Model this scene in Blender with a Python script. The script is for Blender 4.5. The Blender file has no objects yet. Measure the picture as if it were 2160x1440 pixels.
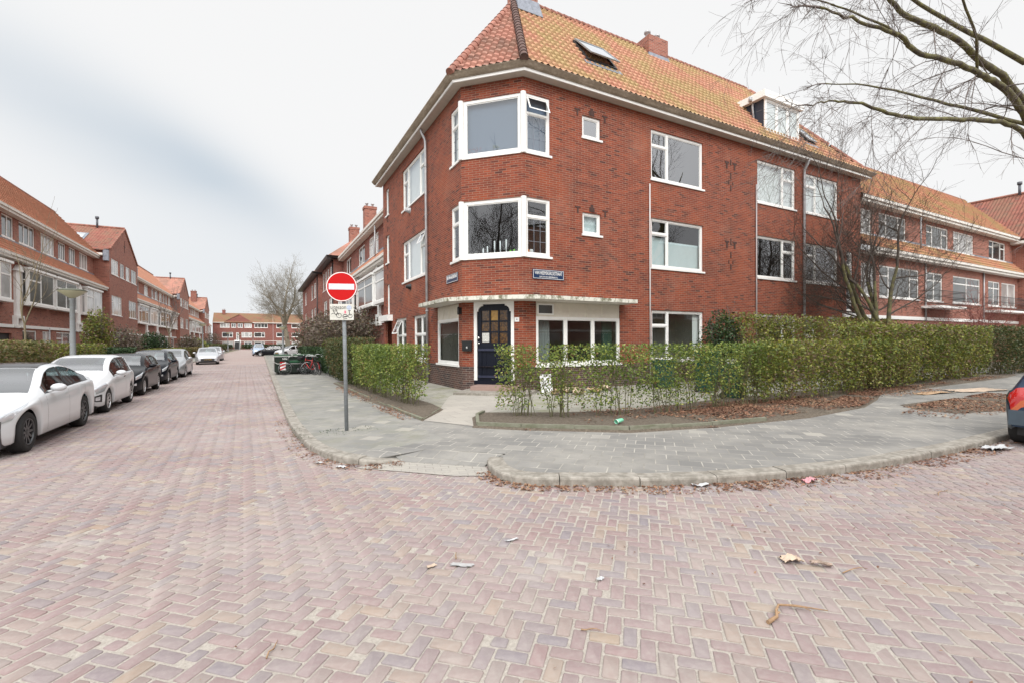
import bpy, math, random
import numpy as np
from mathutils import Vector, Matrix
random.seed(7); RNG = np.random.default_rng(11)
R = math.radians
scene = bpy.context.scene
COL = scene.collection

# ------------------------------------------------------------------ camera
TH, PITCH, ROLL, CAMH = R(28.4), R(-0.45), R(0.3), 1.8
cam_d = bpy.data.cameras.new('camera')
cam = bpy.data.objects.new('camera', cam_d); COL.objects.link(cam)
fw = Vector((math.sin(TH)*math.cos(PITCH), math.cos(TH)*math.cos(PITCH), math.sin(PITCH)))
rt = Vector((math.cos(TH), -math.sin(TH), 0.0)); up = rt.cross(fw)
r2 = rt*math.cos(ROLL) - up*math.sin(ROLL); u2 = up*math.cos(ROLL) + rt*math.sin(ROLL)
cam.matrix_world = Matrix(((r2.x, u2.x, -fw.x, 0), (r2.y, u2.y, -fw.y, 0), (r2.z, u2.z, -fw.z, CAMH), (0, 0, 0, 1)))
cam_d.sensor_width = 36.0; cam_d.lens = 985.0/2160*36; cam_d.shift_y = 9.04/2160
cam_d.clip_start = 0.05; cam_d.clip_end = 2000
scene.camera = cam

# ------------------------------------------------------------------ light and sky
SUN_EL, SUN_AZ = R(42), R(203)          # azimuth clockwise from +Y
scene.view_settings.view_transform = 'Standard'; scene.view_settings.look = 'None'
scene.view_settings.exposure = 0.0; scene.view_settings.gamma = 1.0
world = bpy.data.worlds.new('World'); scene.world = world; world.use_nodes = True
wn, wl = world.node_tree.nodes, world.node_tree.links
wn.clear()
def W(t, **k):
    n = wn.new(t)
    for a, b in k.items(): setattr(n, a, b)
    return n
def wmath(op, a, b=None, c=None, clamp=False):
    n = W('ShaderNodeMath', operation=op, use_clamp=clamp)
    for i, v in enumerate((a, b, c)):
        if v is None: continue
        if isinstance(v, (int, float)): n.inputs[i].default_value = v
        else: wl.new(v, n.inputs[i])
    return n.outputs[0]
tc = W('ShaderNodeTexCoord'); DIR = tc.outputs['Generated']
sep = W('ShaderNodeSeparateXYZ'); wl.new(DIR, sep.inputs[0])
sky = W('ShaderNodeTexSky', sky_type='NISHITA', sun_disc=False, sun_elevation=SUN_EL, sun_rotation=SUN_AZ)
bg_sky = W('ShaderNodeBackground'); wl.new(sky.outputs[0], bg_sky.inputs[0]); bg_sky.inputs[1].default_value = 0.10
# overcast layer: noise streets of cloud, brighter towards the zenith
mp = W('ShaderNodeMapping'); mp.inputs['Scale'].default_value = (1.0, 1.0, 3.2); wl.new(DIR, mp.inputs[0])
nz = W('ShaderNodeTexNoise'); nz.inputs['Scale'].default_value = 1.6; nz.inputs['Detail'].default_value = 4; nz.inputs['Roughness'].default_value = 0.45
wl.new(mp.outputs[0], nz.inputs[0])
def dirv(az, el): return (math.sin(R(az))*math.cos(R(el)), math.cos(R(az))*math.cos(R(el)), math.sin(R(el)))
def blob(az, el, sx, sz, rot):
    """soft elliptical bank of darker cloud centred on a compass direction"""
    d = Vector(dirv(az, el)); rr = Vector((math.cos(R(az)), -math.sin(R(az)), 0)); uu = rr.cross(d)
    a = rr*math.cos(R(rot)) + uu*math.sin(R(rot)); b = uu*math.cos(R(rot)) - rr*math.sin(R(rot))
    outs = []
    for v, s in ((a, sx), (b, sz)):
        n = W('ShaderNodeVectorMath', operation='DOT_PRODUCT'); wl.new(DIR, n.inputs[0]); n.inputs[1].default_value = v
        q = wmath('DIVIDE', n.outputs['Value'], s); outs.append(wmath('MULTIPLY', q, q))
    f = W('ShaderNodeVectorMath', operation='DOT_PRODUCT'); wl.new(DIR, f.inputs[0]); f.inputs[1].default_value = d
    front = wmath('GREATER_THAN', f.outputs['Value'], 0.0)
    e = wmath('POWER', 2.718, wmath('MULTIPLY', wmath('ADD', outs[0], outs[1]), -1.0))
    return wmath('MULTIPLY', e, front)
b1 = blob(-14, 19.5, .27, .075, -22); b2 = blob(-3, 17, .17, .05, -30); b3 = blob(-10, 5, .7, .13, 0)
bl = wmath('ADD', wmath('ADD', wmath('MULTIPLY', b1, .60), wmath('MULTIPLY', b2, .50)), wmath('MULTIPLY', b3, .30))
nzc = wmath('MULTIPLY_ADD', nz.outputs['Fac'], 1.3, 0.25)
mask = wmath('MULTIPLY', bl, nzc, clamp=True)
mixc = W('ShaderNodeMix', data_type='RGBA'); wl.new(mask, mixc.inputs[0])
mixc.inputs[6].default_value = (.95, .95, .95, 1); mixc.inputs[7].default_value = (.62, .69, .76, 1)
zr = W('ShaderNodeMapRange'); zr.interpolation_type = 'SMOOTHSTEP'; wl.new(sep.outputs[2], zr.inputs[0])
zr.inputs[1].default_value = .60; zr.inputs[2].default_value = .95; zr.inputs[3].default_value = 1.0; zr.inputs[4].default_value = 1.35
bg_c = W('ShaderNodeBackground'); wl.new(mixc.outputs[2], bg_c.inputs[0]); svn = W('ShaderNodeVectorMath', operation='DOT_PRODUCT'); wl.new(DIR, svn.inputs[0]); svn.inputs[1].default_value = (math.sin(SUN_AZ)*math.cos(SUN_EL), math.cos(SUN_AZ)*math.cos(SUN_EL), math.sin(SUN_EL))
gr = W('ShaderNodeMapRange'); gr.interpolation_type = 'SMOOTHSTEP'; wl.new(svn.outputs['Value'], gr.inputs[0])
gr.inputs[1].default_value = .15; gr.inputs[2].default_value = 1.0; gr.inputs[3].default_value = 1.0; gr.inputs[4].default_value = 2.7
wl.new(wmath('MULTIPLY', zr.outputs[0], gr.outputs[0]), bg_c.inputs[1])
mx = W('ShaderNodeMixShader'); mx.inputs[0].default_value = 0.97
wl.new(bg_sky.outputs[0], mx.inputs[1]); wl.new(bg_c.outputs[0], mx.inputs[2])
wo = W('ShaderNodeOutputWorld'); wl.new(mx.outputs[0], wo.inputs[0])
sd = bpy.data.lights.new('sun', 'SUN'); sd.energy = 1.7; sd.angle = R(25); sd.color = (1.0, .96, .90)
sun = bpy.data.objects.new('sun', sd); COL.objects.link(sun)
sv = Vector((math.sin(SUN_AZ)*math.cos(SUN_EL), math.cos(SUN_AZ)*math.cos(SUN_EL), math.sin(SUN_EL)))
sun.rotation_euler = sv.to_track_quat('Z', 'Y').to_euler(); sun.location = sv*60

# ------------------------------------------------------------------ materials
MATS = {}
class NT:
    def __init__(s, name):
        s.m = bpy.data.materials.new(name); s.m.use_nodes = True
        s.n, s.l = s.m.node_tree.nodes, s.m.node_tree.links; s.n.clear()
        s.out = s.n.new('ShaderNodeOutputMaterial'); s.p = s.n.new('ShaderNodeBsdfPrincipled'); s.l.new(s.p.outputs[0], s.out.inputs[0])
        MATS[name] = s.m
    def add(s, t, **k):
        x = s.n.new(t)
        for a, b in k.items(): setattr(x, a, b)
        return x
    def set(s, sock, v):
        if isinstance(v, bpy.types.NodeSocket): s.l.new(v, sock)
        elif isinstance(v, (tuple, list)) and len(v) == 3 and sock.type == 'RGBA': sock.default_value = (*v, 1)
        else: sock.default_value = v
    def math(s, op, a, b=None, c=None, clamp=False):
        x = s.add('ShaderNodeMath', operation=op, use_clamp=clamp)
        for i, v in enumerate((a, b, c)):
            if v is not None: s.set(x.inputs[i], v)
        return x.outputs[0]
    def mix(s, f, a, b, blend='MIX'):
        x = s.add('ShaderNodeMix', data_type='RGBA', blend_type=blend)
        s.set(x.inputs[0], f); s.set(x.inputs[6], a); s.set(x.inputs[7], b); return x.outputs[2]
    def noise(s, scale, detail=3, rough=.55, vec=None, dist=0):
        x = s.add('ShaderNodeTexNoise'); x.inputs['Scale'].default_value = scale; x.inputs['Detail'].default_value = detail
        x.inputs['Roughness'].default_value = rough; x.inputs['Distortion'].default_value = dist
        s.l.new(vec if vec is not None else s.obj(), x.inputs['Vector']); return x.outputs['Fac']
    def obj(s):
        if not hasattr(s, '_tc'): s._tc = s.add('ShaderNodeTexCoord')
        return s._tc.outputs['Object']
    def uv(s):
        if not hasattr(s, '_tc'): s._tc = s.add('ShaderNodeTexCoord')
        return s._tc.outputs['UV']
    def mapping(s, vec, scale=(1, 1, 1), rot=(0, 0, 0), loc=(0, 0, 0)):
        x = s.add('ShaderNodeMapping'); x.inputs['Scale'].default_value = scale; x.inputs['Rotation'].default_value = rot; x.inputs['Location'].default_value = loc
        s.l.new(vec, x.inputs[0]); return x.outputs[0]
    def ramp(s, f, stops, interp='LINEAR'):
        x = s.add('ShaderNodeValToRGB'); e = x.color_ramp.elements; x.color_ramp.interpolation = interp
        while len(e) < len(stops): e.new(.5)
        for i, (p, c) in enumerate(stops): e[i].position = p; e[i].color = (*c, 1) if len(c) == 3 else c
        s.l.new(f, x.inputs[0]); return x.outputs[0]
    def rng(s, v, a, b, c, d):
        x = s.add('ShaderNodeMapRange'); s.l.new(v, x.inputs[0])
        for i, q in enumerate((a, b, c, d)): x.inputs[i+1].default_value = q
        return x.outputs[0]
    def bump(s, h, strength=.5, dist=.01):
        x = s.add('ShaderNodeBump'); x.inputs['Strength'].default_value = strength; x.inputs['Distance'].default_value = dist
        s.l.new(h, x.inputs['Height']); s.l.new(x.outputs[0], s.p.inputs['Normal'])
    def base(s, c): s.set(s.p.inputs['Base Color'], c); return s
    def rough(s, r): s.set(s.p.inputs['Roughness'], r); return s

def simple(name, c, rough=.6, metal=0.0, var=0.0, vs=6.0, coat=0.0, spec=None):
    t = NT(name); t.rough(rough); t.p.inputs['Metallic'].default_value = metal
    if coat: t.p.inputs['Coat Weight'].default_value = coat; t.p.inputs['Coat Roughness'].default_value = .03
    if spec is not None: t.p.inputs['Specular IOR Level'].default_value = spec
    if var:
        n = t.noise(vs, 4, .6)
        t.base(t.mix(t.rng(n, .3, .7, 0, 1), tuple(x*(1-var) for x in c), tuple(min(1, x*(1+var)) for x in c)))
    else: t.base(c)
    return t.m

def brick_mat(name, c1, c2, mortar, dark, bw=.28, bh=.078, patch=(.30, .045, .012), patch_amt=.5):
    t = NT(name); uv = t.uv()
    b = t.add('ShaderNodeTexBrick'); t.l.new(uv, b.inputs['Vector'])
    b.inputs['Scale'].default_value = 1.0; b.inputs['Brick Width'].default_value = bw; b.inputs['Row Height'].default_value = bh
    b.inputs['Mortar Size'].default_value = .0082; b.inputs['Mortar Smooth'].default_value = .35; b.inputs['Bias'].default_value = 0.0
    b.offset = .5; b.inputs['Color1'].default_value = (0, 0, 0, 1); b.inputs['Color2'].default_value = (1, 1, 1, 1); b.inputs['Mortar'].default_value = (0.5, .5, .5, 1)
    per = b.outputs['Color']
    col = t.ramp(per, [(0, dark), (.16, c1), (.55, c2), (.82, c1), (1.0, tuple(x*1.18 for x in c2))])
    big = t.noise(.42, 4, .55, uv); col = t.mix(t.rng(big, .52, .66, 0, patch_amt), col, patch)
    big2 = t.noise(.8, 5, .6, t.mapping(uv, loc=(9, 3, 0))); col = t.mix(t.rng(big2, .50, .72, 0, .5), col, dark); st = t.noise(1.1, 5, .65, t.mapping(uv, scale=(2.2, .35, 1), loc=(1, 7, 0))); col = t.mix(t.rng(st, .55, .78, 0, .5), col, tuple(x*.7 for x in dark)); pale = t.noise(.6, 4, .6, t.mapping(uv, loc=(20, 1, 0))); col = t.mix(t.rng(pale, .55, .75, 0, .28), col, (.42, .20, .14))
    fine = t.noise(38, 3, .6, uv); col = t.mix(t.rng(fine, .35, .7, 0, .28), col, tuple(x*.55 for x in c1))
    wh = t.noise(16, 2, .5, t.mapping(uv, loc=(3, 8, 0))); col = t.mix(t.rng(wh, .75, .80, 0, .55), col, (.6, .55, .5))
    mn = t.noise(3, 3, .5, uv); mc = t.mix(t.rng(mn, .35, .65, 0, 1), mortar, tuple(x*.72 for x in mortar))
    t.base(t.mix(b.outputs['Fac'], col, mc)); t.rough(.86)
    h = t.math('SUBTRACT', t.math('MULTIPLY', fine, .35), b.outputs['Fac']); t.bump(h, .55, .008)
    return t.m
BR = brick_mat('red_brick', (.190, .036, .018), (.280, .060, .026), (.31, .205, .145), (.070, .021, .017), patch=(.35, .070, .020), patch_amt=.55)
BR2 = brick_mat('haze_lightened_red_brick', (.275, .088, .058), (.35, .125, .085), (.38, .29, .24), (.14, .042, .032), patch=(.34, .09, .045), patch_amt=.3)  # brick colour lightened to stand in for distance haze over the left row
BRS = brick_mat('dark_red_brick', (.21, .056, .040), (.27, .082, .056), (.30, .23, .19), (.10, .028, .021), patch=(.27, .06, .03), patch_amt=.3)
BRF = brick_mat('far_purple_brick', (.22, .062, .05), (.27, .082, .062), (.30, .21, .18), (.12, .045, .04), patch=(.24, .07, .05), patch_amt=.2)
PL = brick_mat('plinth_clinker', (.060, .034, .030), (.105, .050, .038), (.27, .23, .20), (.028, .024, .026), patch=(.16, .06, .03), patch_amt=.3)

def tile_mat(name, reds, moss, moss_amt, tw=.245, th=.335, wave=False):
    t = NT(name); uv = t.uv()
    s = t.add('ShaderNodeSeparateXYZ'); t.l.new(uv, s.inputs[0])
    fu = t.math('FLOOR', t.math('DIVIDE', s.outputs[0], tw)); fv = t.math('FLOOR', t.math('DIVIDE', s.outputs[1], th))
    c = t.add('ShaderNodeCombineXYZ'); t.l.new(fu, c.inputs[0]); t.l.new(fv, c.inputs[1])
    wn_ = t.add('ShaderNodeTexWhiteNoise', noise_dimensions='2D'); t.l.new(c.outputs[0], wn_.inputs[0])
    col = t.ramp(wn_.outputs['Value'], [(0, reds[0]), (.4, reds[1]), (.8, reds[2]), (1, reds[3])])
    big = t.noise(.55, 3, .5, uv); fine = t.noise(9, 4, .65, uv); wv = t.math('ADD', t.math('MULTIPLY', wn_.outputs['Value'], .13), t.math('ADD', t.math('MULTIPLY', big, .80), t.math('MULTIPLY', fine, .27)))
    col = t.mix(t.rng(wv, .50, .70, 0, moss_amt), col, moss)
    dk = t.noise(14, 3, .6, uv); col = t.mix(t.rng(dk, .55, .75, 0, .45), col, tuple(x*.35 for x in reds[1]))
    t.base(col); t.rough(.8)
    if wave:
        hv = t.math('FRACT', t.math('DIVIDE', s.outputs[1], th)); hu = t.math('SINE', t.math('MULTIPLY', s.outputs[0], 6.2832/tw))
        t.bump(t.math('SUBTRACT', t.math('MULTIPLY', hu, .5), hv), 1.0, .05)
    else: t.bump(fine, .3, .01)
    return t.m
TILE = tile_mat('mossy_pantile', ((.44, .200, .130), (.475, .225, .145), (.51, .255, .170), (.37, .165, .11)), (.385, .28, .125), .90)
TILEC = tile_mat('red_pantile', ((.35, .15, .11), (.40, .18, .13), (.45, .215, .16), (.26, .11, .085)), (.17, .105, .075), .7)
TILEW = tile_mat('orange_pantile', ((.48, .19, .11), (.52, .215, .125), (.57, .245, .15), (.44, .17, .10)), (.36, .19, .11), .4, wave=True)
TILEO = tile_mat('weathered_pantile', ((.45, .185, .11), (.49, .21, .125), (.53, .24, .15), (.41, .16, .095)), (.37, .26, .11), .85, wave=True)
TILED = tile_mat('brown_pantile', ((.20, .065, .045), (.26, .085, .06), (.30, .10, .07), (.15, .06, .05)), (.16, .12, .07), .5, wave=True)
RIDGE = simple('ridge_tile_clay', (.29, .125, .090), .8, var=.45, vs=5)
RIDGED = simple('ridge_tile_sooty', (.10, .055, .045), .8, var=.5, vs=7)

WHITE = simple('white_paint', (.80, .80, .78), .45, var=.03)
CREAM = simple('cream_paint', (.70, .66, .58), .6, var=.05)
def stained(name, c, stain, amt, lo=.45, hi=.7, sc=(1.2, 1.2, 5)):
    t = NT(name); n = t.noise(2.0, 6, .65, t.mapping(t.obj(), scale=sc)); n2 = t.noise(12, 3, .6)
    f = t.rng(t.math('MULTIPLY_ADD', n2, .35, t.math('MULTIPLY', n, .75)), lo, hi, 0, amt)
    t.base(t.mix(f, c, stain)); t.rough(.75); return t.m
GUT = stained('weathered_gutter_wood', (.44, .37, .29), (.20, .16, .115), .8, .38, .62, (.5, .5, 4))
FASC = stained('cream_fascia', (.74, .72, .68), (.42, .37, .30), .45)
CANO = stained('mossy_canopy_edge', (.66, .65, .58), (.13, .125, .065), .9, .50, .64, (2.2, 2.2, 1.0))
SOFF = simple('soffit_paint', (.54, .49, .43), .8, var=.06)
ZINC = simple('zinc_pipe', (.40, .40, .41), .5, .35, var=.18, vs=5)
LEAD = simple('lead_flashing', (.22, .24, .28), .6, .2, var=.25)
NAVY = simple('navy_door_paint', (.0045, .0065, .015), .45, spec=.25)
NAVY2 = simple('navy_sill', (.018, .022, .05), .45)
BLACK = simple('black_metal', (.010, .010, .011), .35)
DARK = simple('dark_plastic', (.025, .025, .027), .55)
IRON = simple('dark_header_brick', (.070, .034, .028), .8, var=.3)
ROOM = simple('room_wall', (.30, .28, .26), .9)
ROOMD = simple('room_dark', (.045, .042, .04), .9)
CURT = simple('white_curtain', (.78, .78, .78), .9, var=.04, vs=3)
BLIND = simple('blue_grey_blind', (.11, .145, .21), .8, var=.04)
FROST = simple('frosted_film', (.62, .71, .74), .5, var=.03)
WOODB = simple('light_wood_panel', (.50, .30, .14), .6, var=.2, vs=4)
CHROME = simple('chrome', (.7, .7, .7), .18, 1.0)
GREENP = simple('green_paint', (.02, .10, .045), .4)
AMBERG = NT('amber_glass'); AMBERG.base((.30, .13, .012)).rough(.15)
t = AMBERG; t.base(t.mix(t.rng(t.noise(14, 3, .5), .4, .7, 0, 1), (.035, .014, .003), (.14, .065, .010)))
AMBERL = simple('amber_bright_glass', (.42, .24, .05), .3, var=.2, vs=9)

def glass(name, tint=(.82, .87, .86), ior=1.9, extra=0.0):
    t = NT(name); t.n.remove(t.p)
    tr = t.add('ShaderNodeBsdfTransparent'); tr.inputs[0].default_value = (*tint, 1)
    gl = t.add('ShaderNodeBsdfGlossy'); gl.inputs['Roughness'].default_value = .012; gl.inputs[0].default_value = (.96, .97, 1, 1)
    fr = t.add('ShaderNodeFresnel'); ge = t.add('ShaderNodeNewGeometry')
    t.l.new(t.math('MULTIPLY_ADD', ge.outputs['Backfacing'], 1/ior-ior, ior), fr.inputs[0])
    f = t.math('ADD', fr.outputs[0], extra, clamp=True)
    bn = t.add('ShaderNodeBump'); bn.inputs['Strength'].default_value = .04; bn.inputs['Distance'].default_value = .02
    t.l.new(t.noise(1.3, 1, .4), bn.inputs['Height']); t.l.new(bn.outputs[0], gl.inputs['Normal'])
    mxs = t.add('ShaderNodeMixShader'); t.l.new(f, mxs.inputs[0]); t.l.new(tr.outputs[0], mxs.inputs[1]); t.l.new(gl.outputs[0], mxs.inputs[2])
    t.l.new(mxs.outputs[0], t.out.inputs[0]); return t.m
GLASS = glass('window_glass', ior=1.9)
GLASSR = glass('reflective_glass', ior=2.2, extra=.12)
CARGL = glass('car_glass', (.42, .50, .50), 1.52, .0); WSGL = glass('windscreen_glass', (.50, .60, .58), 1.6, .22)
def pane(name, c, rough=.06, ior=2.0):
    t = NT(name); t.rough(rough); t.p.inputs['IOR'].default_value = ior; n = t.noise(.8, 2, .5)
    t.base(t.mix(t.rng(n, .35, .65, 0, 1), tuple(x*.6 for x in c), c)); return t.m
PD = pane('dark_pane', (.055, .06, .06)); PLT = pane('curtained_pane', (.50, .50, .49), .12, 1.6)

def paint(name, c, metal=0.0, rough=.3, coat=.65, sp=.25): 
    t = NT(name); t.base(c).rough(rough); t.p.inputs['Metallic'].default_value = metal; t.p.inputs['Coat IOR'].default_value = 1.42
    t.p.inputs['Coat Weight'].default_value = coat; t.p.inputs['Specular IOR Level'].default_value = sp
    d = t.noise(1.5, 4, .6); t.set(t.p.inputs['Coat Roughness'], t.rng(d, .4, .7, .02, .10)); return t.m
TYRE = simple('tyre_rubber', (.018, .018, .018), .8, var=.2, vs=9)
RIMD = simple('dark_alloy', (.10, .105, .11), .35, .8)
RIMS = simple('silver_alloy', (.55, .56, .57), .3, .85)
LAMPG = simple('headlamp_glass', (.62, .66, .70), .12, .55, coat=1.0)
TAILR = simple('red_tail_lens', (.42, .006, .006), .12, coat=1.0)
TAILO = simple('orange_lens', (.50, .09, .01), .15, coat=1.0)
PLATEY = simple('yellow_plate', (.85, .50, .02), .4)

# ground materials
t = NT('clay_paver'); gi = t.add('ShaderNodeNewGeometry'); rnd = gi.outputs['Random Per Island']
PAVC = [(0, (0.246, 0.172, 0.168)), (.12, (0.270, 0.177, 0.173)), (.24, (0.219, 0.181, 0.193)), (.36, (0.284, 0.219, 0.193)), (.48, (0.246, 0.172, 0.176)), (.60, (0.270, 0.223, 0.203)), (.70, (0.256, 0.169, 0.163)), (.80, (0.200, 0.177, 0.198)), (.90, (0.298, 0.228, 0.188)), (.985, (0.326, 0.256, 0.178)), (1, (0.288, 0.158, 0.144))]
c = t.ramp(rnd, PAVC, 'CONSTANT'); c = t.mix(.35, c, t.ramp(rnd, PAVC))
n1 = t.noise(.35, 4, .6); c = t.mix(t.rng(n1, .35, .68, 0, .6), c, (.375, .33, .32))
n2 = t.noise(22, 5, .7); c = t.mix(t.rng(n2, .42, .75, 0, .40), c, (.38, .35, .32))
n3 = t.noise(5, 4, .7, t.mapping(t.obj(), loc=(4, 4, 0))); c = t.mix(t.rng(n3, .58, .78, 0, .35), c, (.22, .175, .17)); sp = t.noise(1.1, 5, .7, t.mapping(t.obj(), loc=(14, 4, 0))); c = t.mix(t.rng(sp, .55, .72, 0, .55), c, (.43, .395, .36)); ty = t.noise(.9, 4, .6, t.mapping(t.obj(), scale=(1.6, .12, 1), loc=(2, 2, 0))); c = t.mix(t.rng(ty, .5, .75, 0, .3), c, (.25, .205, .20))
t.base(c); t.rough(.85); t.bump(t.math('ADD', n2, t.math('MULTIPLY', t.noise(90, 3, .6), .5)), .35, .006); PAVER = t.m
t = NT('joint_sand'); n = t.noise(60, 4, .7); n2 = t.noise(3, 3, .6)
t.base(t.mix(t.rng(n, .3, .7, 0, 1), (.30, .27, .235), t.mix(n2, (.50, .465, .42), (.43, .395, .35)))); t.rough(.95); t.bump(n, .6, .01); SAND = t.m
t = NT('far_paving'); bt = t.add('ShaderNodeTexBrick'); t.l.new(t.mapping(t.obj(), rot=(0, 0, R(45))), bt.inputs['Vector'])
bt.inputs['Scale'].default_value = 1; bt.inputs['Brick Width'].default_value = .21; bt.inputs['Row Height'].default_value = .105; bt.inputs['Mortar Size'].default_value = .006
bt.inputs['Color1'].default_value = (.30, .215, .20, 1); bt.inputs['Color2'].default_value = (.35, .27, .25, 1); bt.inputs['Mortar'].default_value = (.40, .35, .31, 1)
n1 = t.noise(.3, 4, .6); t.base(t.mix(t.rng(n1, .35, .65, 0, .6), bt.outputs['Color'], (.35, .30, .28))); t.rough(.85); FARPAVE = t.m
def slab_mat(name, rot, c1, c2, mort, w=.31, h=.31, green=.0, off=(0, 0, 0), ms=.0048):
    t = NT(name); v = t.mapping(t.obj(), rot=(0, 0, R(rot)), loc=off); b = t.add('ShaderNodeTexBrick'); t.l.new(v, b.inputs['Vector'])
    b.inputs['Scale'].default_value = 1; b.inputs['Brick Width'].default_value = w; b.inputs['Row Height'].default_value = h; b.inputs['Mortar Size'].default_value = ms
    b.inputs['Mortar Smooth'].default_value = .2; b.inputs['Color1'].default_value = (0, 0, 0, 1); b.inputs['Color2'].default_value = (1, 1, 1, 1)
    c = t.ramp(b.outputs['Color'], [(0, c1), (.5, tuple((x+y)/2 for x, y in zip(c1, c2))), (.97, c2), (1, (.37, .35, .31))])
    n = t.noise(.8, 5, .65); c = t.mix(t.rng(n, .42, .7, 0, .6), c, (.385, .365, .325))
    if green: g = t.noise(1.3, 4, .6, t.mapping(t.obj(), loc=(5, 1, 0))); c = t.mix(t.rng(g, .50, .68, 0, green), c, (.20, .205, .10))
    f = t.noise(40, 4, .7); c = t.mix(t.rng(f, .4, .7, 0, .25), c, (.17, .17, .165))
    mm = t.mix(t.rng(t.noise(2.2, 3, .6), .4, .6, 0, 1), mort, tuple(x*.55 for x in mort))
    t.base(t.mix(b.outputs['Fac'], c, mm)); t.rough(.88)
    t.bump(t.math('SUBTRACT', t.math('MULTIPLY', f, .4), b.outputs['Fac']), .5, .006); return t.m
SLAB = slab_mat('sidewalk_slabs', 45, (.170, .167, .160), (.218, .213, .202), (.42, .40, .355), off=(.1, .05, 0), ms=.0085)
SLABL = slab_mat('street_side_slabs', 45, (.19, .19, .18), (.25, .248, .23), (.36, .34, .29), green=.25, ms=.0075)
SLABG = slab_mat('garden_slabs', 0, (.27, .265, .225), (.33, .32, .27), (.20, .19, .15), w=.34, h=.34, green=.75)
SLABP = slab_mat('entrance_path_slabs', 0, (.36, .335, .30), (.42, .39, .345), (.27, .25, .22), w=.6, h=.45)
KERB = stained('kerb_concrete', (.36, .335, .295), (.17, .155, .13), .8, .40, .66, (3, 3, 3))
STEPP = stained('pink_step_stone', (.34, .235, .20), (.24, .17, .15), .6)
BEDK = stained('bed_edging_concrete', (.22, .22, .17), (.10, .11, .06), .8)
t = NT('bed_soil'); n = t.noise(18, 5, .75); t.base(t.mix(t.rng(n, .3, .7, 0, 1), (.07, .055, .042), (.20, .165, .125))); t.rough(.95); t.bump(n, 1, .04); SOIL = t.m
t = NT('far_ground'); n = t.noise(.3, 4, .6); t.base(t.mix(n, (.10, .10, .05), (.20, .17, .12))); t.rough(.95); GROUND = t.m

def leafmat(name, stops, rough=.5, trans=.25):
    t = NT(name); g = t.add('ShaderNodeNewGeometry'); lo = t.noise(.9, 3, .6); c = t.ramp(t.math('ADD', t.math('MULTIPLY', g.outputs['Random Per Island'], .80), t.rng(lo, .35, .65, -.06, .26), clamp=True), stops)
    t.base(c); t.rough(rough); d = t.add('ShaderNodeBsdfTranslucent'); t.l.new(c, d.inputs[0])
    m_ = t.add('ShaderNodeMixShader'); m_.inputs[0].default_value = trans; t.l.new(t.p.outputs[0], m_.inputs[1]); t.l.new(d.outputs[0], m_.inputs[2]); t.l.new(m_.outputs[0], t.out.inputs[0]); return t.m
LEAF = leafmat('privet_leaf', [(0, (.06, .10, .022)), (.3, (.11, .17, .032)), (.55, (.17, .235, .045)), (.76, (.27, .32, .06)), (.86, (.38, .38, .10)), (.93, (.16, .085, .045)), (1, (.24, .16, .07))])
LEAFD = leafmat('dark_hedge_leaf', [(0, (.028, .045, .014)), (.45, (.06, .085, .022)), (.65, (.10, .115, .030)), (.82, (.15, .10, .045)), (1, (.21, .13, .06))])
LEAFY = leafmat('yellowish_hedge_leaf', [(0, (.07, .11, .022)), (.3, (.14, .18, .032)), (.55, (.24, .255, .045)), (.66, (.33, .32, .06)), (.72, (.13, .085, .045)), (.86, (.19, .13, .075)), (1, (.22, .15, .09))])
LEAFB = leafmat('brown_shrub_leaf', [(0, (.07, .055, .04)), (.4, (.14, .10, .075)), (.7, (.19, .15, .115)), (.85, (.10, .12, .05)), (1, (.23, .12, .06))])
LEAFE = leafmat('evergreen_leaf', [(0, (.015, .035, .012)), (.5, (.03, .065, .02)), (1, (.06, .11, .035))])
LEAFX = leafmat('lime_leaf', [(0, (.16, .22, .04)), (.6, (.28, .34, .06)), (1, (.36, .40, .10))])
LITT = leafmat('fallen_leaf', [(0, (.10, .045, .028)), (.4, (.19, .09, .055)), (.7, (.28, .15, .09)), (.9, (.36, .24, .15)), (1, (.14, .10, .06))], .8, .05)
t = NT('mossy_bark'); n = t.noise(4, 5, .7); t.base(t.mix(t.rng(n, .40, .62, 0, 1), (.075, .062, .045), (.17, .165, .065))); t.rough(.95); t.bump(t.noise(30, 4, .7), .8, .02); BARK = t.m
TWIG = simple('twig_bark', (.15, .125, .115), .9, var=.3)
TWIGH = simple('hedge_stem_bark', (.13, .125, .065), .9, var=.35, vs=10)
BARKP = simple('pale_bark', (.17, .14, .09), .9, var=.3, vs=8)
BARKF = simple('far_bark', (.20, .175, .13), .9, var=.25, vs=2)

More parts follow.
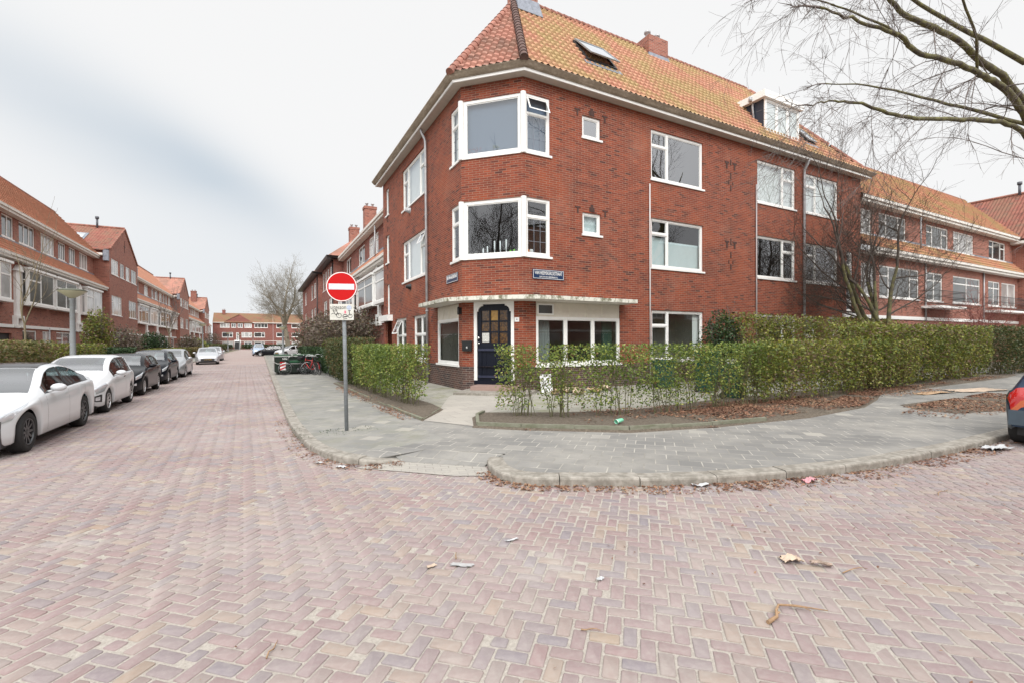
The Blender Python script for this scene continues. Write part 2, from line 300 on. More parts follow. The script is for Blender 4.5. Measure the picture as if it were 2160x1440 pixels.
# ------------------------------------------------------------------ mesh helpers
def V3(*a): return Vector(a)
class MB:
    """collects geometry in world (or part-local) coordinates and links it as one mesh object"""
    def __init__(s): s.v, s.f, s.uv, s.m, s.sm = [], [], {}, {}, set()
    def vert(s, p): s.v.append((p[0], p[1], p[2])); return len(s.v)-1
    def face(s, pts, uv=None, mi=0, smooth=False):
        i0 = len(s.v)
        for p in pts: s.v.append((p[0], p[1], p[2]))
        s.f.append(tuple(range(i0, i0+len(pts)))); k = len(s.f)-1
        if uv: s.uv[k] = uv
        if mi: s.m[k] = mi
        if smooth: s.sm.add(k)
    def idx(s, t, mi=0, smooth=False):
        s.f.append(tuple(t)); k = len(s.f)-1
        if mi: s.m[k] = mi
        if smooth: s.sm.add(k)
    def box(s, a, b, mi=0, M=None):
        x0, y0, z0 = a; x1, y1, z1 = b
        c = [(x0,y0,z0),(x1,y0,z0),(x1,y1,z0),(x0,y1,z0),(x0,y0,z1),(x1,y0,z1),(x1,y1,z1),(x0,y1,z1)]
        if M is not None: c = [tuple(M @ Vector(p)) for p in c]
        i = len(s.v); s.v += c
        for q in ((0,3,2,1),(4,5,6,7),(0,1,5,4),(1,2,6,5),(2,3,7,6),(3,0,4,7)): s.idx([i+k for k in q], mi)
        return s
    def obox(s, P, U, N, u0, u1, d0, d1, z0, z1, mi=0):
        """box in wall coordinates: P origin, U along, N outward"""
        g = lambda u, d, z: (P[0]+U[0]*u+N[0]*d, P[1]+U[1]*u+N[1]*d, z)
        c = [g(u0,d0,z0),g(u1,d0,z0),g(u1,d1,z0),g(u0,d1,z0),g(u0,d0,z1),g(u1,d0,z1),g(u1,d1,z1),g(u0,d1,z1)]
        i = len(s.v); s.v += c
        for q in ((0,3,2,1),(4,5,6,7),(0,1,5,4),(1,2,6,5),(2,3,7,6),(3,0,4,7)): s.idx([i+k for k in q], mi)
        return s
    def prism(s, poly, z0, z1, mi=0):
        n = len(poly); i = len(s.v)
        s.v += [(p[0], p[1], z0) for p in poly] + [(p[0], p[1], z1) for p in poly]
        s.idx([i+n+k for k in range(n)], mi); s.idx([i+k for k in reversed(range(n))], mi)
        for k in range(n): q = (k+1) % n; s.idx([i+k, i+q, i+n+q, i+n+k], mi)
        return s
    def sweep(s, path, prof, closed=False, mi=0, smooth=False, caps=True):
        """profile (d outward-left, z) swept along a 2D path with mitred corners; d is to the RIGHT of travel"""
        n = len(path); P = [Vector((p[0], p[1])) for p in path]; rows = []
        for i in range(n):
            a = (P[i]-P[i-1]).normalized() if i > 0 or closed else None
            b = (P[(i+1) % n]-P[i]).normalized() if i < n-1 or closed else None
            if a is None: a = b
            if b is None: b = a
            na, nb = Vector((a.y, -a.x)), Vector((b.y, -b.x)); m = (na+nb).normalized(); m = m/max(.3, m.dot(na))
            z = path[i][2] if len(path[i]) > 2 else 0
            rows.append([s.vert((P[i].x+m.x*d, P[i].y+m.y*d, zz+z)) for d, zz in prof])
        k = len(prof)
        for i in range(n if closed else n-1):
            r0, r1 = rows[i], rows[(i+1) % n]
            for j in range(k): q = (j+1) % k; s.idx([r0[j], r0[q], r1[q], r1[j]], mi, smooth)
        if caps and not closed: s.idx(rows[0][::-1], mi); s.idx(rows[-1], mi)
        return s
    def tube(s, pts, rad, n=6, mi=0, caps=True):
        pts = [Vector(p) for p in pts]; m = len(pts)
        if not hasattr(rad, '__len__'): rad = [rad]*m
        rows = []; ref = None
        for i, p in enumerate(pts):
            d = (pts[min(i+1, m-1)]-pts[max(i-1, 0)])
            d = d.normalized() if d.length > 1e-9 else Vector((0, 0, 1))
            if ref is None: ref = d.orthogonal().normalized()
            ref = (ref-d*ref.dot(d)); ref = ref.normalized() if ref.length > 1e-6 else d.orthogonal().normalized()
            b = d.cross(ref)
            rows.append([s.vert(p+(ref*math.cos(2*math.pi*k/n)+b*math.sin(2*math.pi*k/n))*rad[i]) for k in range(n)])
        for i in range(m-1):
            for k in range(n): q = (k+1) % n; s.idx([rows[i][k], rows[i][q], rows[i+1][q], rows[i+1][k]], mi, True)
        if caps and n > 3: s.idx(rows[0][::-1], mi); s.idx(rows[-1], mi)
        return s
    def lathe(s, prof, n=20, M=None, mi=0, smooth=True):
        rows = []
        for r, z in prof:
            row = []
            for k in range(n):
                p = Vector((r*math.cos(2*math.pi*k/n), r*math.sin(2*math.pi*k/n), z)); row.append(s.vert(M @ p if M is not None else p))
            rows.append(row)
        for i in range(len(prof)-1):
            for k in range(n): q = (k+1) % n; s.idx([rows[i][k], rows[i][q], rows[i+1][q], rows[i+1][k]], mi, smooth)
        return s
    def build(s, name, mats, parent=None, label=None, cat=None, group=None, kind=None, local=False):
        me = bpy.data.meshes.new(name)
        off = Vector((0, 0, 0))
        if parent is not None and not local:
            q = parent
            while q is not None: off += q.location; q = q.parent
        vs = np.array(s.v, dtype=np.float64) - np.array(off) if len(s.v) else np.zeros((0, 3))
        me.from_pydata(vs.tolist(), [], s.f)
        if not isinstance(mats, (list, tuple)): mats = [mats]
        for m in mats: me.materials.append(m)
        if s.m:
            for k, i in s.m.items(): me.polygons[k].material_index = i
        if s.sm:
            a = np.zeros(len(s.f), dtype=bool); a[list(s.sm)] = True; me.polygons.foreach_set('use_smooth', a)
        if s.uv:
            ul = me.uv_layers.new(name='UVMap')
            for k, uvs in s.uv.items():
                ls = me.polygons[k].loop_start
                for j, w in enumerate(uvs): ul.data[ls+j].uv = w
        o = bpy.data.objects.new(name, me); COL.objects.link(o)
        if parent is not None: o.parent = parent
        tag(o, label, cat, group, kind); return o
def tag(o, label=None, cat=None, group=None, kind=None):
    if label: o['label'] = label
    if cat: o['category'] = cat
    if group: o['group'] = group
    if kind: o['kind'] = kind
    return o
def empty(name, loc, label, cat, group=None, rz=0.0):
    o = bpy.data.objects.new(name, None); COL.objects.link(o); o.location = loc; o.rotation_euler = (0, 0, rz); o.empty_display_size = .3
    return tag(o, label, cat, group)
def np_mesh(name, verts, faces, mat, parent=None, smooth=False, **k):
    """fast mesh from numpy: verts (n,3), faces (m,4) or (m,3)"""
    me = bpy.data.meshes.new(name); n, m, c = len(verts), len(faces), faces.shape[1]
    if parent is not None: verts = verts - np.array(parent.location)
    me.vertices.add(n); me.vertices.foreach_set('co', verts.astype(np.float32).ravel())
    me.loops.add(m*c); me.loops.foreach_set('vertex_index', faces.astype(np.int32).ravel())
    me.polygons.add(m); me.polygons.foreach_set('loop_start', np.arange(0, m*c, c, dtype=np.int32))
    if smooth: me.polygons.foreach_set('use_smooth', np.ones(m, dtype=bool))
    me.update(calc_edges=True); me.materials.append(mat)
    o = bpy.data.objects.new(name, me); COL.objects.link(o)
    if parent is not None: o.parent = parent
    return tag(o, **k)
def copy_tree(o, parent=None):
    c = o.copy(); COL.objects.link(c); c.parent = parent
    for ch in o.children: copy_tree(ch, c)
    return c
def text_mesh(s, size, origin, ux, uy, width=None, ext=.002):
    """letters as mesh faces: returns an MB in world coordinates centred on origin"""
    cu = bpy.data.curves.new('lettering', 'FONT'); cu.body = s; cu.size = size; cu.align_x = 'CENTER'; cu.align_y = 'CENTER'; cu.extrude = ext; cu.resolution_u = 3
    ob = bpy.data.objects.new('lettering', cu); COL.objects.link(ob)
    dg = bpy.context.evaluated_depsgraph_get(); me = ob.evaluated_get(dg).to_mesh()
    ux, uy = Vector(ux).normalized(), Vector(uy).normalized(); nn = ux.cross(uy); xs = [v.co.x for v in me.vertices]
    k = 1.0 if width is None else width/max(1e-6, max(xs)-min(xs)); mb = MB(); O = Vector(origin)
    for v in me.vertices: mb.vert(O+ux*v.co.x*k+uy*v.co.y+nn*v.co.z)
    for p in me.polygons: mb.idx(list(p.vertices))
    ob.evaluated_get(dg).to_mesh_clear(); bpy.data.objects.remove(ob); bpy.data.curves.remove(cu); return mb
# ------------------------------------------------------------------ ground, road, pavements
SZ = .10                                   # pavement height above the road
mb = MB(); mb.face([(-500, -400, -.06), (500, -400, -.06), (500, 700, -.06), (-500, 700, -.06)]); mb.build('ground', GROUND, kind='structure')
mb = MB(); mb.face([(-5.7, -30, -.0065), (60, -30, -.0065), (60, 4.2, -.0065), (8, 4.2, -.0065), (3.2, 8, -.0065), (.9, 8.5, -.0065), (.9, 47, -.0065), (-5.7, 47, -.0065)]); mb.build('road_bed', SAND, kind='structure')
mb = MB()
mb.face([(-5.7, 46.6, -.002), (.75, 46.6, -.002), (.75, 96, -.002), (-2.0, 150, -.002), (-5.0, 160, -.002), (-5.7, 120, -.002)])
mb.face([(-120, -30, -.004), (-5.6, -30, -.004), (-5.6, -3.0, -.004), (-120, -3, -.004)]); mb.face([(-5.6, -30, -.004), (60, -30, -.004), (60, -3.0, -.004), (-5.6, -3, -.004)]); mb.face([(17, -2.99, -.004), (60, -2.99, -.004), (60, 3.3, -.004), (17, 3.3, -.004)])
mb.face([(-14, 160, -.01), (60, 150, -.01), (60, 171, -.01), (-14, 171, -.01)])
mb.build('far_road', FARPAVE, kind='structure')

K1 = [(.52, 96), (.52, 60), (.52, 34), (.52, 21), (.53, 15), (.54, 12.3), (.56, 10.8), (.64, 9.3), (.73, 8.5), (.88, 7.8), (1.08, 7.32), (1.35, 7.06), (1.62, 7.01), (1.88, 7.06)]
K2 = [(3.16, 6.52), (2.92, 6.22), (2.79, 5.85), (2.75, 5.5), (2.83, 5.22), (3.06, 4.98), (3.42, 4.77), (3.9, 4.48), (4.42, 4.21), (5.0, 3.97), (5.61, 3.76), (6.4, 3.53), (7.54, 3.31), (9.14, 3.19), (10.5, 3.14), (14, 3.14), (22, 3.14), (60, 3.14)]
def resample(path, step):
    P = [Vector(p) for p in path]; out = [P[0]]; acc = 0
    for a, b in zip(P, P[1:]):
        L = (b-a).length; k = max(1, int(round(L/step)))
        for i in range(1, k+1): out.append(a.lerp(b, i/k))
    return out
def smooth_path(path, it=2):
    P = [Vector(p) for p in path]
    for _ in range(it):
        Q = [P[0]]
        for a, b in zip(P, P[1:]):
            if (b-a).length < 4: Q += [a.lerp(b, .25), a.lerp(b, .75)]
            else: Q += [a.lerp(b, .02), a.lerp(b, .98)]
        P = Q+[P[-1]]
    return P
def kerb(path, name, drop_end=False, drop_start=False, wid=.21, far=False):
    P = smooth_path(path); lens = [0]
    for a, b in zip(P, P[1:]): lens.append(lens[-1]+(b-a).length)
    tot = lens[-1]
    def at(s):
        s = min(max(s, 0), tot)
        for i in range(len(P)-1):
            if s <= lens[i+1]+1e-9:
                t = (s-lens[i])/max(1e-9, lens[i+1]-lens[i]); return P[i].lerp(P[i+1], t)
        return P[-1]
    mb = MB(); s = 0; rr = random.Random(3)
    while s < tot-.05:
        e = min(s+1.0, tot); dz = rr.uniform(-.006, .006); dd = rr.uniform(-.006, .006); n = 5; pts = []
        for i in range(n+1):
            q = s+.006+(e-s-.012)*i/n; p = at(q); z = dz
            if drop_end: z -= .085*max(0, 1-(tot-q)/.75)
            if drop_start: z -= .05*max(0, 1-q/.45)
            pts.append((p.x, p.y, z))
        h = SZ+.006
        mb.sweep(pts, [(dd, -.05), (dd, h-.03), (dd-.008, h-.010), (dd-.03, h), (dd-wid+.01, h), (dd-wid, h-.01), (dd-wid, -.05)])
        s = e
    return mb.build(name, KERB, kind='structure')
kerb(K1, 'kerb', drop_end=True); kerb(K2, 'kerb', drop_start=True, wid=.25)
kerb([(-5.6, -30), (-5.6, 0), (-5.6, 30), (-5.6, 60), (-5.6, 110)][::1], 'kerb', wid=.2)
# pavement sheets (mitre inside the kerbs)
def inset(path, d):
    P = [Vector(p) for p in path]; out = []
    for i in range(len(P)):
        a = (P[i]-P[max(i-1, 0)]); b = (P[min(i+1, len(P)-1)]-P[i]); a = a if a.length > 1e-6 else b; b = b if b.length > 1e-6 else a
        t = (a.normalized()+b.normalized()).normalized(); out.append((P[i].x-t.y*d, P[i].y+t.x*d))
    return out
k1i = [(x, y) for x, y in inset(smooth_path(K1), .19)]; k2i = [(x, y) for x, y in inset(smooth_path(K2), .23)]
RA, G1, G2, RB = (1.38, 7.66), (1.80, 7.60), (3.12, 6.98), (3.42, 6.72)
k1s = [p for p in k1i if p[1] > 7.55]; k2s = [p for p in k2i if p[1] < 6.35]
mb = MB(); mb.face([(x, y, SZ) for x, y in k1s] + [(*RA, SZ), (*G1, SZ), (2.85, 7.8, SZ), (2.85, 22, SZ), (2.85, 96, SZ)]); mb.build('sidewalk', SLABL, kind='structure')
mb = MB(); mb.face([(2.85, 96, SZ), (2.85, 22, SZ), (2.85, 7.8, SZ), (*G1, SZ), (*G2, SZ), (*RB, SZ)] + [(x, y, SZ) for x, y in k2s] + [(60, 13.88, SZ), (60, 30, SZ), (10, 96, SZ)]); mb.build('sidewalk', SLAB, kind='structure')
mb = MB(); rim = [(x, y, SZ if x < 1.25 else max(.045, SZ-.1*(x-1.25)/.75)) for x, y in k1i if y <= 7.55]
low = [(1.88, 7.0, .010), (2.84, 6.12, .010)]; rim2 = [(x, y, .075 if y > 6.4 else .11) for x, y in k2i if y >= 6.35][::-1]
top_ = [(*RA, SZ), (*G1, SZ), (*G2, SZ), (*RB, SZ)]
loop = [(*k1s[-1], SZ)] + rim + low + [(2.95, 6.22, .03)] + rim2[::-1][:0] + rim2[::-1] + [(*k2s[0], SZ)] + top_[::-1]
c_ = (2.35, 7.22, .096)
for i in range(len(loop)): mb.face([loop[i], loop[(i+1) % len(loop)], c_])

for i in range(len(loop)): a, b = loop[i], loop[(i+1) % len(loop)]; mb.face([a, b, (b[0], b[1], -.03), (a[0], a[1], -.03)])
mb.face([(3.22, 6.95, SZ-.012), (3.9, 6.95, SZ-.012), (3.9, 6.1, SZ-.012), (3.2, 6.1, SZ-.012), (3.16, 6.5, SZ-.03)])
mb.build('ramp', SLAB, kind='structure')
mb = MB(); mb.face([(1.2, 6.98, .006), (1.84, 7.03, .006), (2.86, 6.12, .006), (2.74, 5.66, .006), (2.3, 5.9, .006), (1.7, 6.5, .006)]); mb.build('ramp_apron', slab_mat('apron_clinkers', 15, (.35, .33, .30), (.41, .385, .34), (.30, .28, .25), w=.22, h=.11), kind='structure')
mb = MB(); mb.face([(-7.2, -30, SZ), (-5.78, -30, SZ), (-5.78, 110, SZ), (-7.2, 110, SZ)]); mb.build('sidewalk', SLABL, kind='structure')
mb = MB(); mb.face([(-13.6, -30, SZ-.02), (-7.2, -30, SZ-.02), (-7.2, 172, SZ-.02), (-13.6, 172, SZ-.02)]); mb.build('front_garden_ground', SOIL, kind='structure')
# garden paving, entrance path
mb = MB(); mb.face([(3.15, 11.55, SZ+.004), (4.05, 11.4, SZ+.004), (4.7, 10.15, SZ+.004), (8.0, 8.55, SZ+.004), (28, 8.9, SZ+.004), (28, 13.9, SZ+.004), (8.0, 13.9, SZ+.004), (6.38, 15.5, SZ+.004), (6.38, 27, SZ+.004), (3.3, 27, SZ+.004)]); mb.build('garden_paving', SLABG, kind='structure')
mb = MB(); mb.face([(3.12, 9.90, SZ+.008), (3.86, 8.62, SZ+.008), (4.34, 9.55, SZ+.008), (4.72, 10.1, SZ+.008), (7.4, 12.6, SZ+.008), (7.9, 13.4, SZ+.008), (6.1, 15.1, SZ+.008), (5.2, 13.8, SZ+.008), (4.02, 11.32, SZ+.008)]); mb.build('path', SLABP, kind='structure')
# planting beds with concrete edging
def bed(name, poly, edge, zt=SZ+.085):
    mb = MB(); mb.face([(x, y, SZ+.05) for x, y in poly]); cx = sum(p[0] for p in poly)/len(poly); n = len(poly)
    area = sum(poly[i][0]*poly[(i+1) % n][1]-poly[(i+1) % n][0]*poly[i][1] for i in range(n)); sg = 1 if area > 0 else -1
    out = [(x, y) for x, y in inset([poly[-1]]+list(poly)+[poly[0]], -.16*sg)][1:-1]
    for i in range(n): j = (i+1) % n; mb.face([(*poly[i], SZ+.05), (*poly[j], SZ+.05), (*out[j], SZ-.01), (*out[i], SZ-.01)])
    mb.build(name, SOIL, kind='structure')
    mb = MB(); rr = random.Random(5)
    for a, b in zip(edge, edge[1:]):
        a, b = Vector(a), Vector(b); L = (b-a).length; n = max(1, round(L/1.0)); d = (b-a)/L; nn = Vector((d.y, -d.x))
        for i in range(n):
            p, q = a+d*(L*i/n+.004), a+d*(L*(i+1)/n-.004); dz = rr.uniform(-.012, .008); w = .035
            mb.prism([tuple(p-nn*w), tuple(q-nn*w), tuple(q+nn*w), tuple(p+nn*w)], SZ-.05, zt+dz)
    return mb.build('bed_edging_kerb', BEDK, kind='structure')
BEDL = [(2.83, 21), (2.86, 17.9), (2.97, 13.5), (3.13, 9.95), (4.0, 11.30), (4.1, 12.5), (3.75, 21)]
bed('bed_soil', BEDL, [(2.83, 21), (2.86, 17.9), (2.97, 13.5), (3.13, 9.95), (4.0, 11.30)], SZ+.05)
BEDR = [(4.66, 10.04), (4.31, 9.65), (3.86, 8.6), (4.51, 7.97), (6.14, 6.72), (7.93, 6.31), (10.66, 6.06), (13.5, 6.3), (15.5, 6.9), (17.2, 7.55), (29.5, 8.0), (32, 8.3), (32, 9.4), (20, 9.2), (11, 8.9), (8, 8.6), (6.3, 9.1)]
bed('bed_soil', BEDR, [(4.66, 10.04), (4.31, 9.65), (3.86, 8.6), (4.51, 7.97), (6.14, 6.72), (7.93, 6.31), (9.4, 6.13)], SZ+.10)
mb = MB(); PITP = [(14.1, 5.3), (14.8, 5.95), (17.2, 5.9), (20.5, 5.4), (21, 4.6), (15.6, 4.25), (14.2, 4.6)]
mb.face([(x, y, SZ+.006) for x, y in PITP]); mb.build('tree_pit_soil', SOIL, kind='structure')

# clay pavers in herringbone bond
def inpoly(x, y, poly):
    c = np.zeros(x.shape, bool); n = len(poly); j = n-1
    for i in range(n):
        xi, yi, xj, yj = poly[i][0], poly[i][1], poly[j][0], poly[j][1]
        if yi != yj: c ^= ((yi > y) != (yj > y)) & (x < (xj-xi)*(y-yi)/(yj-yi)+xi)
        j = i
    return c
def pavers():
    c = .101; rot = R(45+1.5); cr, sr = math.cos(rot), math.sin(rot)
    n = 660; gx, gy = np.meshgrid(np.arange(-n, n), np.arange(-n, n)); gx, gy = gx.ravel(), gy.ravel(); k = (gx-gy) % 4
    hz = np.stack([gx+1.0, gy+.5, np.zeros(len(gx))], 1)[k == 0]; vt = np.stack([gx+.5, gy+1.0, np.ones(len(gx))], 1)[k == 3]
    a = np.concatenate([hz, vt]); cx, cy = a[:, 0]*c, a[:, 1]*c
    X, Y = cx*cr-cy*sr, cx*sr+cy*cr
    D = np.hypot(X, Y+3)
    road = [(-5.62, -3.02), (17.0, -3.02), (17.0, 3.25), (8.2, 3.4), (5.2, 4.1), (3.1, 5.1), (3.0, 6.1), (1.9, 7.25), (1.2, 7.4), (.8, 8.5), (.65, 10.5), (.62, 46.7), (-5.62, 46.7)]
    az = np.degrees(np.arctan2(X, Y+1.8)); keep = inpoly(X, Y, road) & (az > -42) & (az < 100) & (D > 1)
    X, Y, v, D = X[keep], Y[keep], a[keep, 2], D[keep]; N = len(X)
    print('pavers', N)
    hl, hw = c-.0068, c/2-.0068
    lx = np.array([-1, 1, 1, -1])*hl; ly = np.array([-1, -1, 1, 1])*hw
    ang = rot+v*math.pi/2+RNG.normal(0, .012, N); jl = RNG.uniform(.955, 1.0, N); jw = RNG.uniform(.94, 1.01, N)
    half = RNG.random(N) < .02; jl[half] *= .52; tilt = RNG.normal(0, .006, (N, 2)); zo = RNG.normal(0, .0012, N)
    VV, FF, base = [], [], 0
    for sel, oct_ in ((D < 11, True), (D >= 11, False)):
        n = int(sel.sum()); L_, W_ = hl*jl[sel][:, None], hw*jw[sel][:, None]
        if oct_:
            c_ = RNG.uniform(.004, .013, (n, 8)); sx = np.array([-1, 1, 1, 1, 1, -1, -1, -1]); sy = np.array([-1, -1, -1, 1, 1, 1, 1, -1]); cx_ = np.array([1, 1, 0, 0, 1, 1, 0, 0]); cy_ = 1-cx_
            ox, oy = sx*(L_-c_*cx_), sy*(W_-c_*cy_); k = 8
        else: ox, oy = np.array([-1, 1, 1, -1])*L_, np.array([-1, -1, 1, 1])*W_; k = 4
        ox = ox+RNG.normal(0, .0016, ox.shape); oy = oy+RNG.normal(0, .0016, oy.shape); V = np.zeros((n, 3*k, 3)); ca_, sa_ = np.cos(ang[sel])[:, None], np.sin(ang[sel])[:, None]
        for lev, (ins, z) in enumerate(((0, -.03), (0, -.0032), (.006, 0))):
            f = 1-ins/np.maximum(.02, np.hypot(ox, oy)); px, py = ox-np.sign(ox)*ins, oy-np.sign(oy)*ins
            V[:, lev*k:(lev+1)*k, 0] = X[sel][:, None]+px*ca_-py*sa_; V[:, lev*k:(lev+1)*k, 1] = Y[sel][:, None]+px*sa_+py*ca_
            V[:, lev*k:(lev+1)*k, 2] = z+zo[sel][:, None]+px*tilt[sel][:, :1]+py*tilt[sel][:, 1:]+.002*np.sin(X[sel]*.9+Y[sel]*.35)[:, None]
        fq = [[l*k+i, l*k+(i+1) % k, (l+1)*k+(i+1) % k, (l+1)*k+i] for l in (0, 1) for i in range(k)]; t0 = 2*k
        fq += [[t0, t0+1, t0+2, t0+3], [t0, t0+3, t0+4, t0+7], [t0+4, t0+5, t0+6, t0+7]] if oct_ else [[t0, t0+1, t0+2, t0+3]]
        FF.append((np.arange(n)[:, None, None]*3*k+np.array(fq)[None]).reshape(-1, 4)+base); VV.append(V.reshape(-1, 3)); base += n*3*k
    np_mesh('road', np.concatenate(VV), np.concatenate(FF), PAVER, kind='structure')
pavers()
# ------------------------------------------------------------------ building helpers
def wall(mb, P, U, N, L, z0, z1, holes=(), reveal=.13, uoff=0.0, mi=0):
    us = sorted(set([0, L]+[h[0] for h in holes]+[h[1] for h in holes])); zs = sorted(set([z0, z1]+[h[2] for h in holes]+[h[3] for h in holes]))
    g = lambda u, z, d=0: (P[0]+U[0]*u+N[0]*d, P[1]+U[1]*u+N[1]*d, z)
    for a, b in zip(us, us[1:]):
        for c, d in zip(zs, zs[1:]):
            if a < 0 or b > L+1e-6 or c < z0-1e-6 or d > z1+1e-6: continue
            m = ((a+b)/2, (c+d)/2)
            if any(h[0] < m[0] < h[1] and h[2] < m[1] < h[3] for h in holes): continue
            mb.face([g(a, c), g(b, c), g(b, d), g(a, d)], [(a+uoff, c), (b+uoff, c), (b+uoff, d), (a+uoff, d)], mi)
    for h in holes:
        a, b, c, d = h[:4]; r = -reveal
        for p, q, uvx in (((a, c), (a, d), 1), ((b, c), (b, d), 1), ((a, c), (b, c), 0), ((a, d), (b, d), 0)):
            pts = [g(*p), g(*q), g(*q, r), g(*p, r)]
            if uvx: uvs = [(p[0]+uoff, p[1]), (q[0]+uoff, q[1]), (q[0]+uoff+reveal, q[1]), (p[0]+uoff+reveal, p[1])]
            else: uvs = [(p[0]+uoff, p[1]), (q[0]+uoff, q[1]), (q[0]+uoff, q[1]+reveal), (p[0]+uoff, p[1]+reveal)]
            mb.face(pts, uvs, mi)
LAY = {'A': [(.30, [.28, .72]), (.70, [1])], 'B': [(.70, [1]), (.30, [.28, .72])], 'AB': [(.22, [.30, .70]), (.56, [1]), (.22, [.30, .70])],
       '1': [(1, [1])], '2': [(.5, [1]), (.5, [1])], '3': [(1/3, [1])]*3, '4': [(.25, [1])]*4, '22': [(.5, [.42, .58]), (.5, [.42, .58])], '2t': [(.5, [.25, .75]), (.5, [.25, .75])],
       '121': [(.27, [.3, .7]), (.46, [1]), (.27, [.3, .7])], '1r': [(1, [.3, .7])], 'A2': [(.45, [.28, .72]), (.55, [1])], 'v5': [(1, [.2]*5)]}
def window(parent, P, U, N, u0, u1, z0, z1, lay='1', rec=.06, fr=.085, mul=.075, frame=WHITE, glassm=GLASS, room=None, fill=None, sill=True, lead=None, opened=None, name='window', far=False, box=0.0, label=None, fd=.07):
    """frame (with sill as sub-part), one pane object per light; rec = how far the frame sits behind the wall face"""
    g = lambda u, z, d: (P[0]+U[0]*u+N[0]*d, P[1]+U[1]*u+N[1]*d, z)
    f = MB(); A = lambda a, b, c, d, d0, d1: f.obox(P, U, N, a, b, d0, d1, c, d)
    d1, d0 = -rec, -rec-fd
    A(u0, u1, z1-fr, z1, d0, d1); A(u0, u1, z0, z0+fr, d0, d1); A(u0, u0+fr, z0+fr, z1-fr, d0, d1); A(u1-fr, u1, z0+fr, z1-fr, d0, d1)
    iu0, iu1, iz0, iz1 = u0+fr, u1-fr, z0+fr, z1-fr; cols = LAY[lay]; Wd = iu1-iu0-mul*(len(cols)-1); tw = sum(c[0] for c in cols); u = iu0; panes = []
    for ci, (cw, rows) in enumerate(cols):
        w = Wd*cw/tw; z = iz1; Hh = iz1-iz0-mul*(len(rows)-1)
        for ri, rh in enumerate(rows):
            h = Hh*rh; panes.append((u, u+w, z-h, z, ci, ri)); z -= h
            if ri < len(rows)-1: A(u, u+w, z-mul, z, d0, d1); z -= mul
        u += w
        if ci < len(cols)-1: A(u, u+mul, iz0, iz1, d0, d1); u += mul
    sb = .0 if far else .035
    if sb:
        for k, (a, b, c, d, ci, ri) in enumerate(panes):
            if opened == k: continue
            e0, e1 = d0-.01, d1-.022
            A(a, b, d-sb, d, e0, e1); A(a, b, c, c+sb, e0, e1); A(a, a+sb, c+sb, d-sb, e0, e1); A(b-sb, b, c+sb, d-sb, e0, e1)
    fo = f.build(name, frame, parent, label=label)
    m = MB()
    for k, (a, b, c, d, ci, ri) in enumerate(panes):
        if opened == k: continue
        q = d1-.045 if not far else d1-.03
        m.face([g(a+sb*.5, c+sb*.5, q), g(b-sb*.5, c+sb*.5, q), g(b-sb*.5, d-sb*.5, q), g(a+sb*.5, d-sb*.5, q)])
    m.build('pane', glassm, fo)
    if lead:
        lm = MB()
        for k in lead:
            a, b, c, d = panes[k][:4]; a += sb; b -= sb; c += sb; d -= sb; nu = 3 if (b-a) > .5 else 2; nv = 3
            for i in range(1, nu): x = a+(b-a)*i/nu; lm.obox(P, U, N, x-.007, x+.007, d1-.045, d1-.034, c, d)
            for i in range(1, nv): x = c+(d-c)*i/nv; lm.obox(P, U, N, a, b, d1-.0445, d1-.0345, x-.007, x+.007)
        lm.build('lead_bars', LEAD, fo)
    if opened is not None:
        a, b, c, d, ci, ri = panes[opened]; o = MB(); h = d-c; ang = R(24); rows = []
        def gg(u, t, n): return g(u, d-t*math.cos(ang)-n*math.sin(ang), d1-.03+t*math.sin(ang)-n*math.cos(ang)*-1)
        def slab(u_0, u_1, t0, t1):
            i = len(o.v); o.v += [gg(u_0, t0, 0), gg(u_1, t0, 0), gg(u_1, t1, 0), gg(u_0, t1, 0), gg(u_0, t0, .04), gg(u_1, t0, .04), gg(u_1, t1, .04), gg(u_0, t1, .04)]
            for q in ((0,3,2,1),(4,5,6,7),(0,1,5,4),(1,2,6,5),(2,3,7,6),(3,0,4,7)): o.idx([i+z for z in q])
        slab(a, b, 0, .05); slab(a, b, h-.05, h); slab(a, a+.05, .05, h-.05); slab(b-.05, b, .05, h-.05)
        so = o.build('open_sash', frame, fo)
        o = MB(); o.face([gg(a+.04, .04, .02), gg(b-.04, .04, .02), gg(b-.04, h-.04, .02), gg(a+.04, h-.04, .02)]); o.build('sash_pane', glassm, fo)
    if sill:
        s = MB(); s.obox(P, U, N, u0-.04, u1+.07, d0, .05, z0-.075, z0-.001); s.build('sill', frame, fo)
    if fill:
        fm = MB(); q = d0-.10
        for a, b, c, d, mat in fill if isinstance(fill, list) else [(0, 1, 0, 1, fill)]:
            c_ = MB(); uu0, uu1, zz0, zz1 = u0+(u1-u0)*a, u0+(u1-u0)*b, z0+(z1-z0)*c, z0+(z1-z0)*d; nn = max(2, int((uu1-uu0)/.05)) if mat is CURT else 1
            for i in range(nn):
                x0, x1 = uu0+(uu1-uu0)*i/nn, uu0+(uu1-uu0)*(i+1)/nn; a0, a1 = (.018*math.sin(i*2.1), .018*math.sin((i+1)*2.1)) if nn > 1 else (0, 0)
                c_.face([g(x0, zz0, q+a0), g(x1, zz0, q+a1), g(x1, zz1, q+a1), g(x0, zz1, q+a0)])
            c_.build('curtain' if mat is CURT else 'blind', mat, fo)
